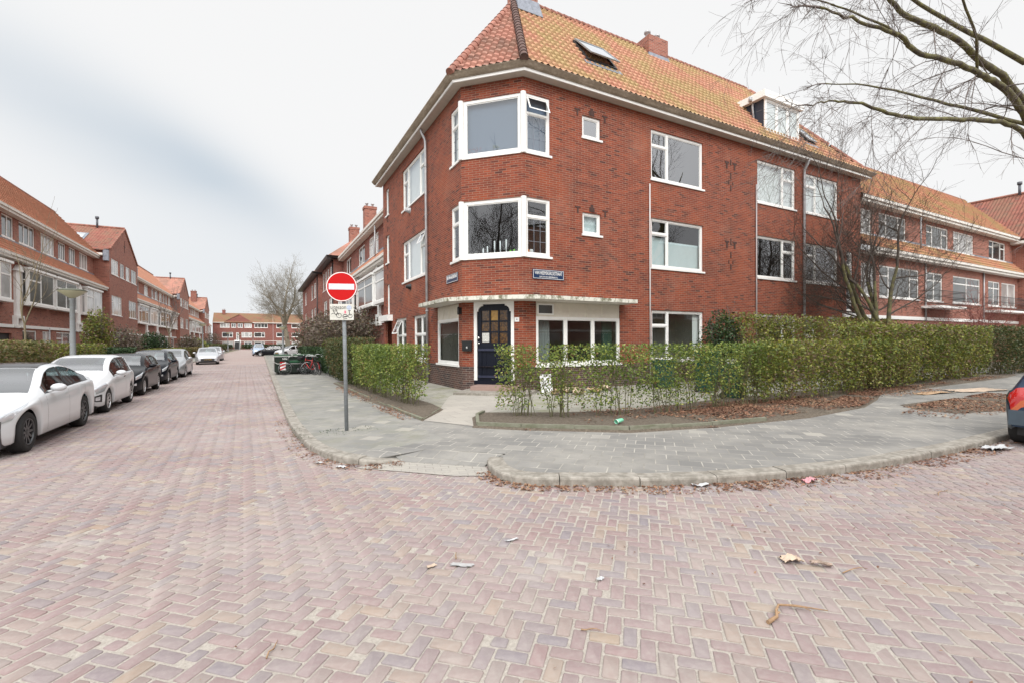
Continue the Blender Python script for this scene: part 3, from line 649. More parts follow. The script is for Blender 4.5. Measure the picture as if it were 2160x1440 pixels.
    if room:
        dep, mat = room; r = MB(); e = d0-.03
        a, b, c, d = u0-.05, u1+.05, z0-.02, z1+.02
        r.face([g(a, c, -dep), g(b, c, -dep), g(b, d, -dep), g(a, d, -dep)]); r.face([g(a, c, e), g(a, d, e), g(a, d, -dep), g(a, c, -dep)]); r.face([g(b, c, e), g(b, d, e), g(b, d, -dep), g(b, c, -dep)])
        r.face([g(a, c, e), g(b, c, e), g(b, c, -dep), g(a, c, -dep)]); r.face([g(a, d, e), g(b, d, e), g(b, d, -dep), g(a, d, -dep)])
        r.build('room', mat, fo)
    return fo
def pipe(parent, pts, r=.045, name='downpipe', mat=ZINC, clamps=True, n=10):
    m = MB(); m.tube(pts, r, n)
    if clamps:
        a, b = Vector(pts[-2]), Vector(pts[-1]); L = (b-a).length; k = max(1, int(L/1.9))
        for i in range(k): p = a.lerp(b, (i+.5)/k); m.tube([p, p+(b-a).normalized()*.05], r*1.22, n)
    return m.build(name, mat, parent)
def tiles(P, Uv, Sv, Nv, poly, tw=.245, th=.335, h=.042, su=6):
    """pantile sheet: P origin on the eave, Uv along eave, Sv up the slope, Nv normal; poly in (u,s) coordinates"""
    us = [p[0] for p in poly]; ss = [p[1] for p in poly]; u0, u1, s0, s1 = min(us), max(us), min(ss), max(ss)
    iu0, iu1 = math.floor(u0/tw), math.ceil(u1/tw); is0, is1 = math.floor(s0/th), math.ceil(s1/th)
    ug = (np.arange((iu1-iu0)*su+1)/su+iu0)*tw; prof = h*(np.sin(2*np.pi*ug/tw)*.8+.35*np.sin(4*np.pi*ug/tw+.6))
    rows, sv = [], []
    for i in range(is0, is1):
        for f, z in ((0.0, .085), (.5, .040), (.985, .0)): rows.append(((i+f)*th, z, i))
    S = np.array([r[0] for r in rows]); Z = np.array([r[1] for r in rows]); idx = np.array([r[2] for r in rows])
    UU, SS = np.meshgrid(ug, S); jit = RNG.normal(0, .004, (len(set(idx.tolist())), len(ug)//su+2))
    jj = jit[(idx-is0)[:, None], (np.arange(len(ug))//su)[None, :]]
    ZZ = Z[:, None]+prof[None, :]+jj; P, Uv, Sv, Nv = map(np.array, (P, Uv, Sv, Nv))
    V = P+UU[..., None]*Uv+SS[..., None]*Sv+ZZ[..., None]*Nv; nr, nc = UU.shape
    ci = (np.arange(nr-1)[:, None]*nc+np.arange(nc-1)[None, :]); F = np.stack([ci, ci+1, ci+nc+1, ci+nc], -1).reshape(-1, 4)
    cu = (UU[:-1, :-1]+UU[1:, 1:]).ravel()/2; cs = (SS[:-1, :-1]+SS[1:, 1:]).ravel()/2
    k = inpoly(cu, cs, poly); F = F[k]; Vf = V.reshape(-1, 3); return Vf, F, np.stack([UU.ravel(), SS.ravel()+.001], 1)
def tile_obj(name, mat, parent, *a, **k):
    Vf, F, uv = tiles(*a, **k); off = np.array(parent.location)
    used, inv = np.unique(F, return_inverse=True); F2 = inv.reshape(F.shape); V2 = Vf[used]-off; uv2 = uv[used]
    me = bpy.data.meshes.new(name); me.vertices.add(len(V2)); me.vertices.foreach_set('co', V2.astype(np.float32).ravel()); m = len(F2)
    me.loops.add(m*4); me.loops.foreach_set('vertex_index', F2.astype(np.int32).ravel()); me.polygons.add(m); me.polygons.foreach_set('loop_start', np.arange(0, m*4, 4, dtype=np.int32))
    me.polygons.foreach_set('use_smooth', np.ones(m, dtype=bool)); me.update(calc_edges=True)
    # per-tile uv is read at the centre of the face so that a colour never straddles two tiles
    ul = me.uv_layers.new(name='UVMap'); ul.data.foreach_set('uv', uv2[F2.ravel()].astype(np.float32).ravel())
    me.materials.append(mat); o = bpy.data.objects.new(name, me); COL.objects.link(o); o.parent = parent; return o
def ridge_tiles(parent, a, b, r=.13, step=.33, mat=RIDGE, name='ridge_tiles'):
    a, b = Vector(a), Vector(b); d = (b-a); L = d.length; d.normalize(); n = int(L/step); m = MB(); side = d.cross(Vector((0, 0, 1))).normalized(); upv = side.cross(d)
    for i in range(n):
        p = a+d*(i*step); q = a+d*((i+1)*step+.05); rows = []
        for pt, rr in ((p, r*1.12), (q, r*.92)):
            rows.append([m.vert(pt+side*math.cos(t)*rr+upv*(math.sin(t)*rr-.02)) for t in [math.pi*k/8 for k in range(-1, 10)]])
        for k in range(10): m.idx([rows[0][k], rows[0][k+1], rows[1][k+1], rows[1][k]], 0, True)
        m.idx(rows[0])
    return m.build(name, mat, parent)
def chimney(parent, x0, x1, y0, y1, z0, z1, mat=BR, pots=2, name='chimney', flash=True, cap=True):
    m = MB(); U, N = (1, 0), (0, -1)
    for P, U, N, L in (((x0, y0), (1, 0), (0, -1), x1-x0), ((x1, y0), (0, 1), (1, 0), y1-y0), ((x1, y1), (-1, 0), (0, 1), x1-x0), ((x0, y1), (0, -1), (-1, 0), y1-y0)): wall(m, P, U, N, L, z0, z1)
    m.face([(x0, y0, z1), (x1, y0, z1), (x1, y1, z1), (x0, y1, z1)])
    if cap:
        e = .05
        for P, U, N, L in (((x0-e, y0-e), (1, 0), (0, -1), x1-x0+2*e), ((x1+e, y0-e), (0, 1), (1, 0), y1-y0+2*e), ((x1+e, y1+e), (-1, 0), (0, 1), x1-x0+2*e), ((x0-e, y1+e), (0, -1), (-1, 0), y1-y0+2*e)): wall(m, P, U, N, L, z1-.22, z1+.04)
        m.face([(x0-e, y0-e, z1+.04), (x1+e, y0-e, z1+.04), (x1+e, y1+e, z1+.04), (x0-e, y1+e, z1+.04)])
    o = m.build(name, mat, parent)
    for i in range(pots):
        p = MB(); cx = x0+(x1-x0)*(i+.5)/pots; cy = (y0+y1)/2
        p.lathe([(.10, z1+.03), (.10, z1+.32), (.16, z1+.34), (.16, z1+.42), (.06, z1+.46), (.0, z1+.46)], 12, Matrix.Translation((cx, cy, 0))); p.build('chimney_pot', ZINC, o)
    return o
# ------------------------------------------------------------------ corner house
Ax, Ay, Bx, By = 6.37, 15.51, 7.99, 13.88
XL, YF = 6.37, 13.88
CL = math.hypot(Bx-Ax, By-Ay); CU = ((Bx-Ax)/CL, (By-Ay)/CL); CN = (CU[1], -CU[0])
PA, PB = (Ax, Ay), (Bx, By); FU, FN, LU, LN = (1, 0), (0, -1), (0, 1), (-1, 0)
HOUSE = empty('corner_house', (8.0, 14.0, SZ), 'three storey red brick corner house with mossy roof and canopy over its door', 'house')
FX = lambda x: x-Bx
LY = lambda y: y-Ay
TOPZ, MIDZ, GRZ = (8.33, 10.33), (4.78, 6.77), (1.02, 3.05)
Fh = [(0, FX(9.06), *TOPZ), (0, FX(9.06), *MIDZ), (FX(10.48), FX(11.33), 9.32, 10.12), (FX(10.48), FX(11.33), 5.76, 6.56)]
for zz in (TOPZ, MIDZ): Fh += [(FX(13.9), FX(16.95), *zz), (FX(20.68), FX(23.72), *zz), (FX(24.62), FX(27.62), *zz)]
Fh += [(FX(13.9), FX(16.95), *GRZ), (FX(20.68), FX(23.74), *GRZ), (FX(24.62), FX(25.47), 2.0, 3.05), (FX(26.67), FX(27.8), 2.0, 3.05), (FX(28.47), FX(29.12), 3.36, 6.68), (FX(8.46), FX(12.24), .97, 3.20)]
wm = MB(); wall(wm, PB, FU, FN, 29.95-Bx, .95, 10.9, Fh, uoff=2.3)
Lh = [(0, LY(16.50), *TOPZ), (0, LY(16.50), *MIDZ), (LY(19.66), LY(23.26), *TOPZ), (LY(19.66), LY(23.26), *MIDZ), (LY(26.02), LY(26.75), 8.92, 10.4), (LY(26.02), LY(26.75), 6.25, 7.8), (LY(26.02), LY(26.62), 3.36, 5.05),
      (LY(15.84), LY(18.16), .97, 3.20), (LY(19.4), LY(21.55), GRZ[0], 3.03), (LY(22.72), LY(24.8), GRZ[0], 3.03), (LY(25.55), LY(27.0), .1, 3.0)]
wall(wm, PA, LU, LN, 27.4-Ay, .95, 10.9, Lh, uoff=-12)
Ch = [(0, CL, *TOPZ), (0, CL, *MIDZ), (.45, 1.93, .43, 3.22)]
wall(wm, PA, CU, CN, CL, .95, 10.9, Ch)
wall(wm, (29.95, YF), (0, 1), (1, 0), 6.5, 0, 10.9); wall(wm, (XL, 27.4), (1, 0), (0, 1), 6.5, 0, 10.9)
wm.face([(29.95, 20.4, 0), (12.9, 20.4, 0), (12.9, 20.4, 10.9), (29.95, 20.4, 10.9)], [(0, 0), (17, 0), (17, 10.9), (0, 10.9)])
wm.build('brick_wall', BR, HOUSE)
pm = MB(); wall(pm, PB, FU, FN, 29.95-Bx, -.1, .95, [], uoff=2.3); wall(pm, PA, LU, LN, 27.4-Ay, -.1, .95, [(LY(25.55), LY(27.0), .1, .95)], uoff=-12); wall(pm, PA, CU, CN, CL, -.1, .95, [(.45, 1.93, .43, .95)]); pm.build('plinth', PL, HOUSE)
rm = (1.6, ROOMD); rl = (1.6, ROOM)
# corner bay windows, three planes each (frames meet at posts)
def corner_window(zz, fillL, fillC, fillF, oF=None, name='corner_window'):
    z0, z1 = zz
    a = window(HOUSE, PA, LU, LN, .07, LY(16.50), z0, z1, '1r', rec=.03, fill=fillL, room=None, lead=[1], name=name)
    b = window(HOUSE, PA, CU, CN, .07, CL-.07, z0, z1, '1', rec=.03, fill=fillC, name=name, fr=.11)
    c = window(HOUSE, PB, FU, FN, .07, FX(9.06), z0, z1, '1r', rec=.03, fill=fillF, lead=[1], opened=oF, name=name)
    for (x, y) in (PA, PB):
        m = MB(); m.prism([(x+.10*math.cos(t), y+.10*math.sin(t)) for t in [R(22.5+45*k) for k in range(8)]], z0-.07, z1)
        m.build('corner_post', WHITE, HOUSE)
    rr = MB(); q = [(Ax+.16, 16.55), (Ax+.16, Ay+.1), (Bx+.06, By+.2), (9.12, By+.2), (9.12, 17.0), (7.3, 18), (Ax+.16, 17.6)]
    rr.face([(x, y, z0-.03) for x, y in q]); rr.face([(x, y, z1+.03) for x, y in q])
    for k in range(3, len(q)): x0, y0 = q[k]; x1, y1 = q[(k+1) % len(q)]; rr.face([(x0, y0, z0-.03), (x1, y1, z0-.03), (x1, y1, z1+.03), (x0, y0, z1+.03)])
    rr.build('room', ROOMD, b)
corner_window(TOPZ, [(0, 1, 0, 1, CURT)], [(0, 1, 0, 1, BLIND)], [(0, 1, 0, 1, BLIND)], oF=0)
corner_window(MIDZ, None, None, None)
W_ = lambda x0, x1, z, lay, **k: window(HOUSE, PB, FU, FN, FX(x0), FX(x1), z[0], z[1], lay, **k)
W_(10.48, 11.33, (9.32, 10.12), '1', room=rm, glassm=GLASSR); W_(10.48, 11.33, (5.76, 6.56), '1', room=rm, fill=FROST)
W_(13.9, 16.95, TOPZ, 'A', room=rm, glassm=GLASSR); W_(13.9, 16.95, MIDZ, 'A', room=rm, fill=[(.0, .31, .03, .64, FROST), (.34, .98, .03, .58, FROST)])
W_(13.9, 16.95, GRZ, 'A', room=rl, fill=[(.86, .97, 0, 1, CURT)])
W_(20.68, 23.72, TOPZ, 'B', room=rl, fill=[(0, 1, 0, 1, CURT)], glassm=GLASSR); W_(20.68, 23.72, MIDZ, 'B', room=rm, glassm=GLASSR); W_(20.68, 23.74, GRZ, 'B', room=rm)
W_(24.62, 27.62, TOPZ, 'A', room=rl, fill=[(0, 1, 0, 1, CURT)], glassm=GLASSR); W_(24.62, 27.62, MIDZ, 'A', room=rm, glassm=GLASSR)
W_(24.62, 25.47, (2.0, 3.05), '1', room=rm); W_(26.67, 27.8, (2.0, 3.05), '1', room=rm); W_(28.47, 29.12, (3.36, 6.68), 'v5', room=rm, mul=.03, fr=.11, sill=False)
m = MB(); m.obox(PB, FU, FN, FX(28.05), FX(29.95), 0, .09, 3.06, 3.30); m.build('string_course', WHITE, HOUSE)
# shop window with panelled head
HOLE = (FX(8.46), FX(12.24)); w = window(HOUSE, PB, FU, FN, *HOLE, .99, 2.68, '3', rec=.02, fr=.085, mul=.09, room=None, name='shop_window')
m = MB(); m.obox(PB, FU, FN, HOLE[0], HOLE[1], -.10, -.045, 2.68, 3.20)
for x in (8.46, 9.20, 9.92, 10.66, 11.40, 12.17): m.obox(PB, FU, FN, FX(x), FX(x)+.06, -.045, -.022, 2.70, 3.17)
m.obox(PB, FU, FN, HOLE[0], HOLE[1], -.045, -.018, 3.15, 3.20); m.build('panelled_head', CREAM, w)
window(HOUSE, PB, FU, FN, FX(8.52), FX(9.2), 2.74, 3.13, '1', rec=.0, fr=.05, sill=False, glassm=PD, far=True, name='vent_window', fd=.05)
r = MB(); zb, zt = .9, 3.2
r.box((8.3, 17.8, zb), (12.6, 17.85, zt)); r.box((8.2, 14.1, zb), (8.25, 17.8, zt)); r.box((12.6, 14.1, zb), (12.65, 17.8, zt)); r.box((8.2, 14.08, zb-.05), (12.65, 17.8, zb)); r.box((8.2, 14.08, zt), (12.65, 17.8, zt+.05)); r.build('shop_room', ROOM, w)
m = MB()
for i in range(14): x = 8.62+i*.045; m.face([(x, 14.25+.02*math.sin(i*2), 1.05), (x+.045, 14.25+.02*math.sin(i*2+2), 1.05), (x+.045, 14.25+.02*math.sin(i*2+2), 2.62), (x, 14.25+.02*math.sin(i*2), 2.62)])
m.build('curtain', simple('grey_curtain', (.23, .25, .25), .9), w)
m = MB(); m.box((11.75, 14.3, 1.0), (12.2, 14.4, 2.6)); m.build('green_panel', simple('green_panel_paint', (.05, .10, .075), .6), w)
# window of the left face below the canopy
w2 = window(HOUSE, PA, LU, LN, LY(15.84), LY(18.16), .99, 2.68, '1', rec=.02, fr=.085, name='shop_window')
m = MB(); m.obox(PA, LU, LN, LY(15.84), LY(18.16), -.10, -.045, 2.68, 3.20)
for y in (15.84, 16.3, 16.9, 17.5, 18.1): m.obox(PA, LU, LN, LY(y), LY(y)+.06, -.045, -.022, 2.70, 3.17)
m.build('panelled_head', CREAM, w2)
r = MB(); r.box((8.05, 15.8, .9), (8.1, 18.2, 3.2)); r.box((6.6, 15.75, .9), (8.1, 15.8, 3.2)); r.box((6.6, 18.2, .9), (8.1, 18.25, 3.2)); r.box((6.6, 15.75, .85), (8.1, 18.25, .9)); r.box((6.6, 15.75, 3.2), (8.1, 18.25, 3.25)); r.build('shop_room', ROOM, w2)
bx_ = MB(); rr = random.Random(4)
for i in range(9): z = .92+i*.13; o = rr.uniform(-.04, .04); bx_.box((6.95+o, 15.95+o, z), (7.35+o, 16.55+o, z+.10))
bx_.build('stacked_boxes', simple('pale_boxes', (.50, .50, .46), .7, var=.15), w2)
# left face windows
Wl = lambda y0, y1, z, lay, **k: window(HOUSE, PA, LU, LN, LY(y0), LY(y1), z[0], z[1], lay, **k)
Wl(19.66, 23.26, TOPZ, 'AB', room=rl, fill=CURT, glassm=GLASSR); Wl(19.66, 23.26, MIDZ, 'AB', room=rl, fill=[(.2, .8, 0, 1, CURT)], glassm=GLASSR, opened=0)
Wl(26.02, 26.75, (8.92, 10.4), '1', room=rm, fr=.06); Wl(26.02, 26.75, (6.25, 7.8), '1', room=rm, fr=.06); Wl(26.02, 26.62, (3.36, 5.05), '1', room=rm, fr=.06, sill=False)
Wl(19.4, 21.55, (GRZ[0], 3.03), '22', room=rl, rec=.08); Wl(22.72, 24.8, (GRZ[0], 3.03), '22', room=rl, opened=2, rec=.08)
m = MB(); m.obox(PA, LU, LN, LY(25.35), LY(27.25), 0, .30, 2.98, 3.30); m.build('porch_lintel', WHITE, HOUSE)
m = MB(); m.box((6.9, 25.56, .1), (6.98, 26.98, 3.0)); m.build('side_door', DARK, HOUSE)
# anchors and dark header ornaments
m = MB(); fb = lambda x0, x1, z0, z1: m.obox(PB, FU, FN, FX(x0), FX(x1), .004, .022, z0, z1)
for dz in (0, -3.555):
    for cx in (10.26, 11.53): fb(cx-.125, cx+.125, 10.24+dz, 10.29+dz); fb(cx-.032, cx+.032, 10.04+dz, 10.24+dz)
    for k, h in ((-1.5, .16), (-.5, .26), (.5, .26), (1.5, .16)): fb(10.905+k*.062-.025, 10.905+k*.062+.025, 10.16+dz, 10.16+h+dz)
    fb(18.73, 18.80, 9.70+dz, 9.96+dz)
    for cx in (18.5, 19.03): fb(cx-.14, cx+.14, 9.76+dz, 9.84+dz); fb(cx-.05, cx+.05, 9.52+dz, 9.76+dz)
    fb(18.73, 18.80, 9.08+dz, 9.36+dz); fb(18.60, 18.65, 8.82+dz, 8.96+dz); fb(18.88, 18.93, 8.82+dz, 8.96+dz); fb(18.73, 18.80, 8.55+dz, 8.80+dz)
for z in (8.55, 8.0, 5.9, 5.35): m.obox(PA, LU, LN, LY(26.35), LY(26.42), .004, .022, z, z+.25)
m.build('header_brick_ornament', IRON, HOUSE)
# cornice, gutter, soffit
PATH = [(6.37, 27.75), (6.37, 15.51), (7.99, 13.88), (29.95, 13.88), (29.95, 20.0)]
m = MB(); m.sweep(PATH, [(0, 10.86), (.34, 10.86), (.34, 10.88), (0, 10.88)]); m.build('soffit', SOFF, HOUSE)
m = MB(); m.sweep(PATH, [(.335, 10.845), (.375, 10.845), (.375, 10.945), (.335, 10.945)]); m.build('fascia', WHITE, HOUSE)
m = MB(); m.sweep(PATH, [(.30, 10.947), (.42, 10.947), (.46, 10.97), (.57, 11.09), (.57, 11.12), (.52, 11.12), (.44, 11.03), (.30, 11.03)]); m.build('gutter', GUT, HOUSE)
# roof
E0, EZ, RY, RZ = 13.36, 11.06, 17.10, 16.05
SL = math.atan2(RZ-EZ, RY-E0); sv_ = (0, math.cos(SL), math.sin(SL)); nv_ = (0, -math.sin(SL), math.cos(SL)); SLN = (RY-E0)/math.cos(SL)
S = lambda y: (y-E0)/math.cos(SL)
poly = [(7.775, 0), (29.5, 0), (27.55, S(14.35)), (26.2, S(15.5)), (24.6, SLN), (9.59, SLN), (9.135, S(16.645))]
tile_obj('front_roof', TILE, HOUSE, (0, E0, EZ), (1, 0, 0), sv_, nv_, poly)
ca = Vector((5.85, 15.285, EZ)); cb = Vector((7.775, 13.36, EZ)); cu_ = (cb-ca).normalized(); cn_ = Vector((cu_.y, -cu_.x, 0))
cs_ = (-cn_*math.cos(SL)+Vector((0, 0, 1))*math.sin(SL)); cnn = (cn_*math.sin(SL)+Vector((0, 0, 1))*math.cos(SL)); cl = (cb-ca).length
tile_obj('corner_roof', TILEC, HOUSE, tuple(ca), tuple(cu_), tuple(cs_), tuple(cnn), [(0, 0), (cl, 0), (cl/2, 3.285/math.cos(SL))])
m = MB()
def rf(pts):
    p0 = Vector(pts[0]); u = (Vector(pts[1])-p0).normalized(); nn = u.cross(Vector(pts[2])-p0).normalized(); v = nn.cross(u)
    m.face(pts, [((Vector(p)-p0).dot(u), (Vector(p)-p0).dot(v)) for p in pts])
rf([(5.85, 27.7, EZ), (5.85, 15.285, EZ), (9.135, 16.645, 15.43), (9.59, 17.1, RZ), (9.59, 24.6, RZ)])
rf([(24.6, 17.1, RZ), (9.59, 17.1, RZ), (13.3, 20.8, EZ), (29.5, 20.8, EZ)][::-1]); rf([(29.5, 20.8, EZ), (29.5, 13.36, EZ), (26.3, 15.5, 13.9), (24.6, 17.1, RZ)]); rf([(9.59, 24.6, RZ), (9.59, 17.1, RZ), (13.3, 20.8, EZ), (13.3, 27.7, EZ)]); rf([(13.3, 27.7, EZ), (5.85, 27.7, EZ), (9.59, 24.6, RZ)])
m.face([(5.9, 27.6, 11.0), (5.9, 15.3, 11.0), (7.8, 13.4, 11.0), (29.4, 13.4, 11.0), (29.4, 20.7, 11.0), (13, 20.7, 11), (13, 27.6, 11)], [(0, 0)]*7)
m.build('rear_roof', TILEW, HOUSE)
dz = .07
ridge_tiles(HOUSE, (7.70, 13.29, EZ+dz-.02), (9.135, 16.645, 15.43+dz+.06), mat=RIDGED, name='hip_tiles', r=.135, step=.27)
ridge_tiles(HOUSE, (5.83, 15.20, EZ+dz-.04), (9.135, 16.645, 15.43+dz), name='hip_tiles', r=.14, step=.29)
ridge_tiles(HOUSE, (9.9, 17.1, RZ+dz-.02), (24.7, 17.1, RZ+dz-.02), r=.12); ridge_tiles(HOUSE, (29.4, 13.4, EZ+.1), (27.55, 14.35, 12.42+.08), name='hip_tiles'); ridge_tiles(HOUSE, (27.55, 14.35, 12.42+.08), (26.2, 15.5, 13.95), name='hip_tiles'); ridge_tiles(HOUSE, (26.2, 15.5, 13.95), (24.6, 17.1, RZ+.05), name='hip_tiles')
c1 = chimney(HOUSE, 9.22, 10.12, 16.35, 17.3, 14.6, 17.8, mat=BR2, pots=2); m = MB(); m.sweep([(9.22, 17.3), (9.22, 16.35), (10.12, 16.35), (10.12, 17.3)], [(.0, 15.0), (.16, 15.0), (.03, 15.62), (0, 15.62)]); m.build('flashing', LEAD, c1)
c2 = chimney(HOUSE, 16.65, 17.9, 16.72, 17.6, 15.3, 16.62, mat=BR2, pots=2, cap=False); m = MB(); m.sweep([(16.65, 17.6), (16.65, 16.72), (17.9, 16.72), (17.9, 17.6)], [(.0, 15.4), (.10, 15.38), (.02, 15.75), (0, 15.75)]); m.build('flashing', LEAD, c2)
# dormer
def dwrap(mb, name, mat): return mb.build(name, mat, DB)
m = MB(); m.box((21.35, 14.02, 11.8), (24.1, 15.5, 13.38)); DB = m.build('dormer', simple('navy_cheek', (.025, .032, .05), .5), HOUSE)
m = MB(); m.box((21.12, 13.78, 13.382), (24.28, 15.6, 13.70)); dwrap(m, 'dormer_roof', WHITE)
window(HOUSE, (21.35, 14.0), (1, 0), (0, -1), 0, 2.75, 11.85, 13.38, '3', rec=-.08, fr=.10, mul=.10, glassm=GLASSR, fill=None, sill=False, name='dormer_window')
m = MB(); m.box((21.45, 14.008, 11.9), (24.0, 14.013, 13.35)); dwrap(m, 'dormer_curtain', CURT)
m = MB(); m.tube([(21.27, 14.5, 13.45), (21.27, 14.52, 13.2), (21.27, 14.45, 12.4)], .05, 8); m.tube([(21.08, 14.5, 13.40), (21.08, 14.5, 13.60)], .085, 8); dwrap(m, 'dormer_downpipe', ZINC)
def skylight(x0, x1, s0, s1, tilt):
    Pm = np.array((0, E0, EZ)); g = lambda x, s, n: tuple(Pm+np.array((x, 0, 0))+s*np.array(sv_)+n*np.array(nv_))
    def sbox(m, a, b, c, d, n0, n1, k=0):
        q = lambda x, s, n: g(x, s, n+k*(s1-s))
        i = len(m.v); m.v += [q(a,c,n0),q(b,c,n0),q(b,d,n0),q(a,d,n0),q(a,c,n1),q(b,c,n1),q(b,d,n1),q(a,d,n1)]
        for f in ((0,3,2,1),(4,5,6,7),(0,1,5,4),(1,2,6,5),(2,3,7,6),(3,0,4,7)): m.idx([i+z for z in f])
    m = MB(); e = .09
    for (a, b, c, d) in ((x0, x1, s0, s0+e), (x0, x1, s1-e, s1), (x0, x0+e, s0+e, s1-e), (x1-e, x1, s0+e, s1-e)): sbox(m, a, b, c, d, .03, .13)
    fo = m.build('skylight', DARK, HOUSE)
    m = MB()
    for (a, b, c, d) in ((x0+.02, x1-.02, s0+.02, s0+.08), (x0+.02, x1-.02, s1-.1, s1-.02), (x0+.02, x0+.08, s0+.08, s1-.1), (x1-.08, x1-.02, s0+.08, s1-.1)): sbox(m, a, b, c, d, .15, .20, tilt)
    m.build('skylight_sash', simple('sash_grey', (.30, .32, .33), .4, .4), fo)
    m = MB(); q = lambda x, s: g(x, s, .18+tilt*(s1-s)); m.face([q(x0+.07, s0+.07), q(x1-.07, s0+.07), q(x1-.07, s1-.09), q(x0+.07, s1-.09)]); m.build('skylight_pane', pane('sky_pane', (.40, .44, .48), .03, 2.4), fo)
    m = MB(); sbox(m, x0-.15, x1+.15, s0-.28, s0, .045, .075); m.build('skylight_apron', LEAD, fo)
skylight(11.12, 12.6, S(14.46), S(15.40), .12); skylight(24.85, 25.6, S(14.0), S(14.75), .03)
# canopy
cp = [(5.67, 18.4), (5.67, 15.9), (5.67, 15.21), (7.75, 13.13), (8.5, 13.13), (12.45, 13.13)]
def chaikin(P, it):
    for _ in range(it):
        Q = [P[0]]
        for a, b in zip(P, P[1:]): Q += [(a[0]*.75+b[0]*.25, a[1]*.75+b[1]*.25), (a[0]*.25+b[0]*.75, a[1]*.25+b[1]*.75)]
        P = Q+[P[-1]]
    return P
co = chaikin(cp, 3); m = MB(); m.prism(co+[(12.45, 13.92), (8.02, 13.92), (6.40, 15.54), (6.40, 18.4)], 3.215, 3.35); CAN = m.build('canopy', CANO, HOUSE)
ci_ = chaikin([(5.72, 18.35), (5.72, 15.9), (5.72, 15.24), (7.77, 13.18), (8.5, 13.18), (12.4, 13.18)], 3)
m = MB(); m.prism(ci_+[(12.40, 13.90), (8.02, 13.90), (6.39, 15.54), (6.39, 18.35)], 3.200, 3.2145); m.build('canopy_underside', FASC, CAN)
# door
dg = lambda u, d, z: (Ax+CU[0]*u+CN[0]*d, Ay+CU[1]*u+CN[1]*d, z)
u0, u1 = .45, 1.93; cu0, cu1 = .56, 1.82; zt = 3.12
arch = [(cu0, .47), (cu0, 2.86), (cu0+.05, 2.86), (cu0+.05, 2.93), (cu0+.09, 3.0), (cu0+.16, 3.05), (cu0+.22, 3.06), (cu0+.22, zt), (cu1-.22, zt), (cu1-.22, 3.06), (cu1-.16, 3.05), (cu1-.09, 3.0), (cu1-.05, 2.93), (cu1-.05, 2.86), (cu1, 2.86), (cu1, .47)]
m = MB(); outer = [(u0, .47)]+[(u0, 3.22), (u1, 3.22)]+[(u1, .47)]
def band(m, A, B, d0, d1):
    for (a, b) in ((A, B),):
        for i in range(len(a)-1):
            for d in (d0, d1): m.face([dg(a[i][0], d, a[i][1]), dg(a[i+1][0], d, a[i+1][1]), dg(b[i+1][0], d, b[i+1][1]), dg(b[i][0], d, b[i][1])])
            m.face([dg(b[i][0], d0, b[i][1]), dg(b[i+1][0], d0, b[i+1][1]), dg(b[i+1][0], d1, b[i+1][1]), dg(b[i][0], d1, b[i][1])])
            m.face([dg(a[i][0], d0, a[i][1]), dg(a[i+1][0], d0, a[i+1][1]), dg(a[i+1][0], d1, a[i+1][1]), dg(a[i][0], d1, a[i][1])])
n_ = len(arch); ou = []
for (a, z) in arch:
    if a <= cu0+.06 and z < 3.0: ou.append((u0, z))
    elif a >= cu1-.06 and z < 3.0: ou.append((u1, z))
    else: ou.append((a if z > 3.04 else (u0 if a < 1.2 else u1), 3.22 if z > 3.04 or True else z))
band(m, ou, arch, -.10, .012); DF = m.build('door_frame', WHITE, HOUSE)
m = MB()
for a, b, c, d, e0, e1 in ((cu0+.0, cu1-.0, .47, .62, -.13, -.055), (cu0, cu0+.15, .62, 2.9, -.13, -.06), (cu1-.15, cu1, .62, 2.9, -.13, -.06), (cu0+.15, cu1-.15, 1.52, 1.78, -.13, -.06), (cu0+.02, cu1-.02, 2.90, 3.14, -.13, -.06), (cu0+.15, cu1-.15, .62, 1.52, -.12, -.09)):
    m.obox(PA, CU, CN, a, b, e0, e1, c, d)
iu0, iu1 = cu0+.15, cu1-.15; cw = (iu1-iu0)/3
for k in (1, 2): m.obox(PA, CU, CN, iu0+cw*k-.028, iu0+cw*k+.028, -.125, -.065, 1.78, 2.9)
for k in (1, 2): m.obox(PA, CU, CN, iu0, iu1, -.124, -.066, 1.78+1.12/3*k-.025, 1.78+1.12/3*k+.025)
for x in (iu0+.12, (iu0+iu1)/2-.03, iu1-.18): m.obox(PA, CU, CN, x, x+.05, -.09, -.078, .70, 1.46)
DOOR = m.build('front_door', NAVY, HOUSE)
for a, b in ((1.50, 1.58), (.56, .64)): m = MB(); m.obox(PA, CU, CN, cu0+.02, cu1-.02, -.06, -.015, a, b); m.build('weather_bar', NAVY2, DOOR)
m = MB()
for i in range(3):
    for j in range(3):
        if (i, j) in ((1, 2),): continue
        a = iu0+cw*i; b = a+cw; c = 1.78+1.12/3*j; d = c+1.12/3; m.face([dg(a, -.10, c), dg(b, -.10, c), dg(b, -.10, d), dg(a, -.10, d)])
m.build('door_pane', AMBERG.m, DOOR)
m = MB(); a = iu0+cw; m.face([dg(a, -.099, 2.53), dg(a+cw, -.099, 2.53), dg(a+cw, -.099, 2.9), dg(a, -.099, 2.9)]); m.build('door_pane', AMBERL, DOOR, label='bright yellow top middle pane')
m = MB()
for q in range(14):
    a0, a1 = 2*math.pi*q/14, 2*math.pi*(q+1)/14
    m.face([dg(iu0+cw/2+.13*math.cos(a0), -.07, 1.955+.15*math.sin(a0)), dg(iu0+cw/2+.13*math.cos(a1), -.07, 1.955+.15*math.sin(a1)), dg(iu0+cw/2+.075*math.cos(a1), -.07, 1.955+.09*math.sin(a1)), dg(iu0+cw/2+.075*math.cos(a0), -.07, 1.955+.09*math.sin(a0))])
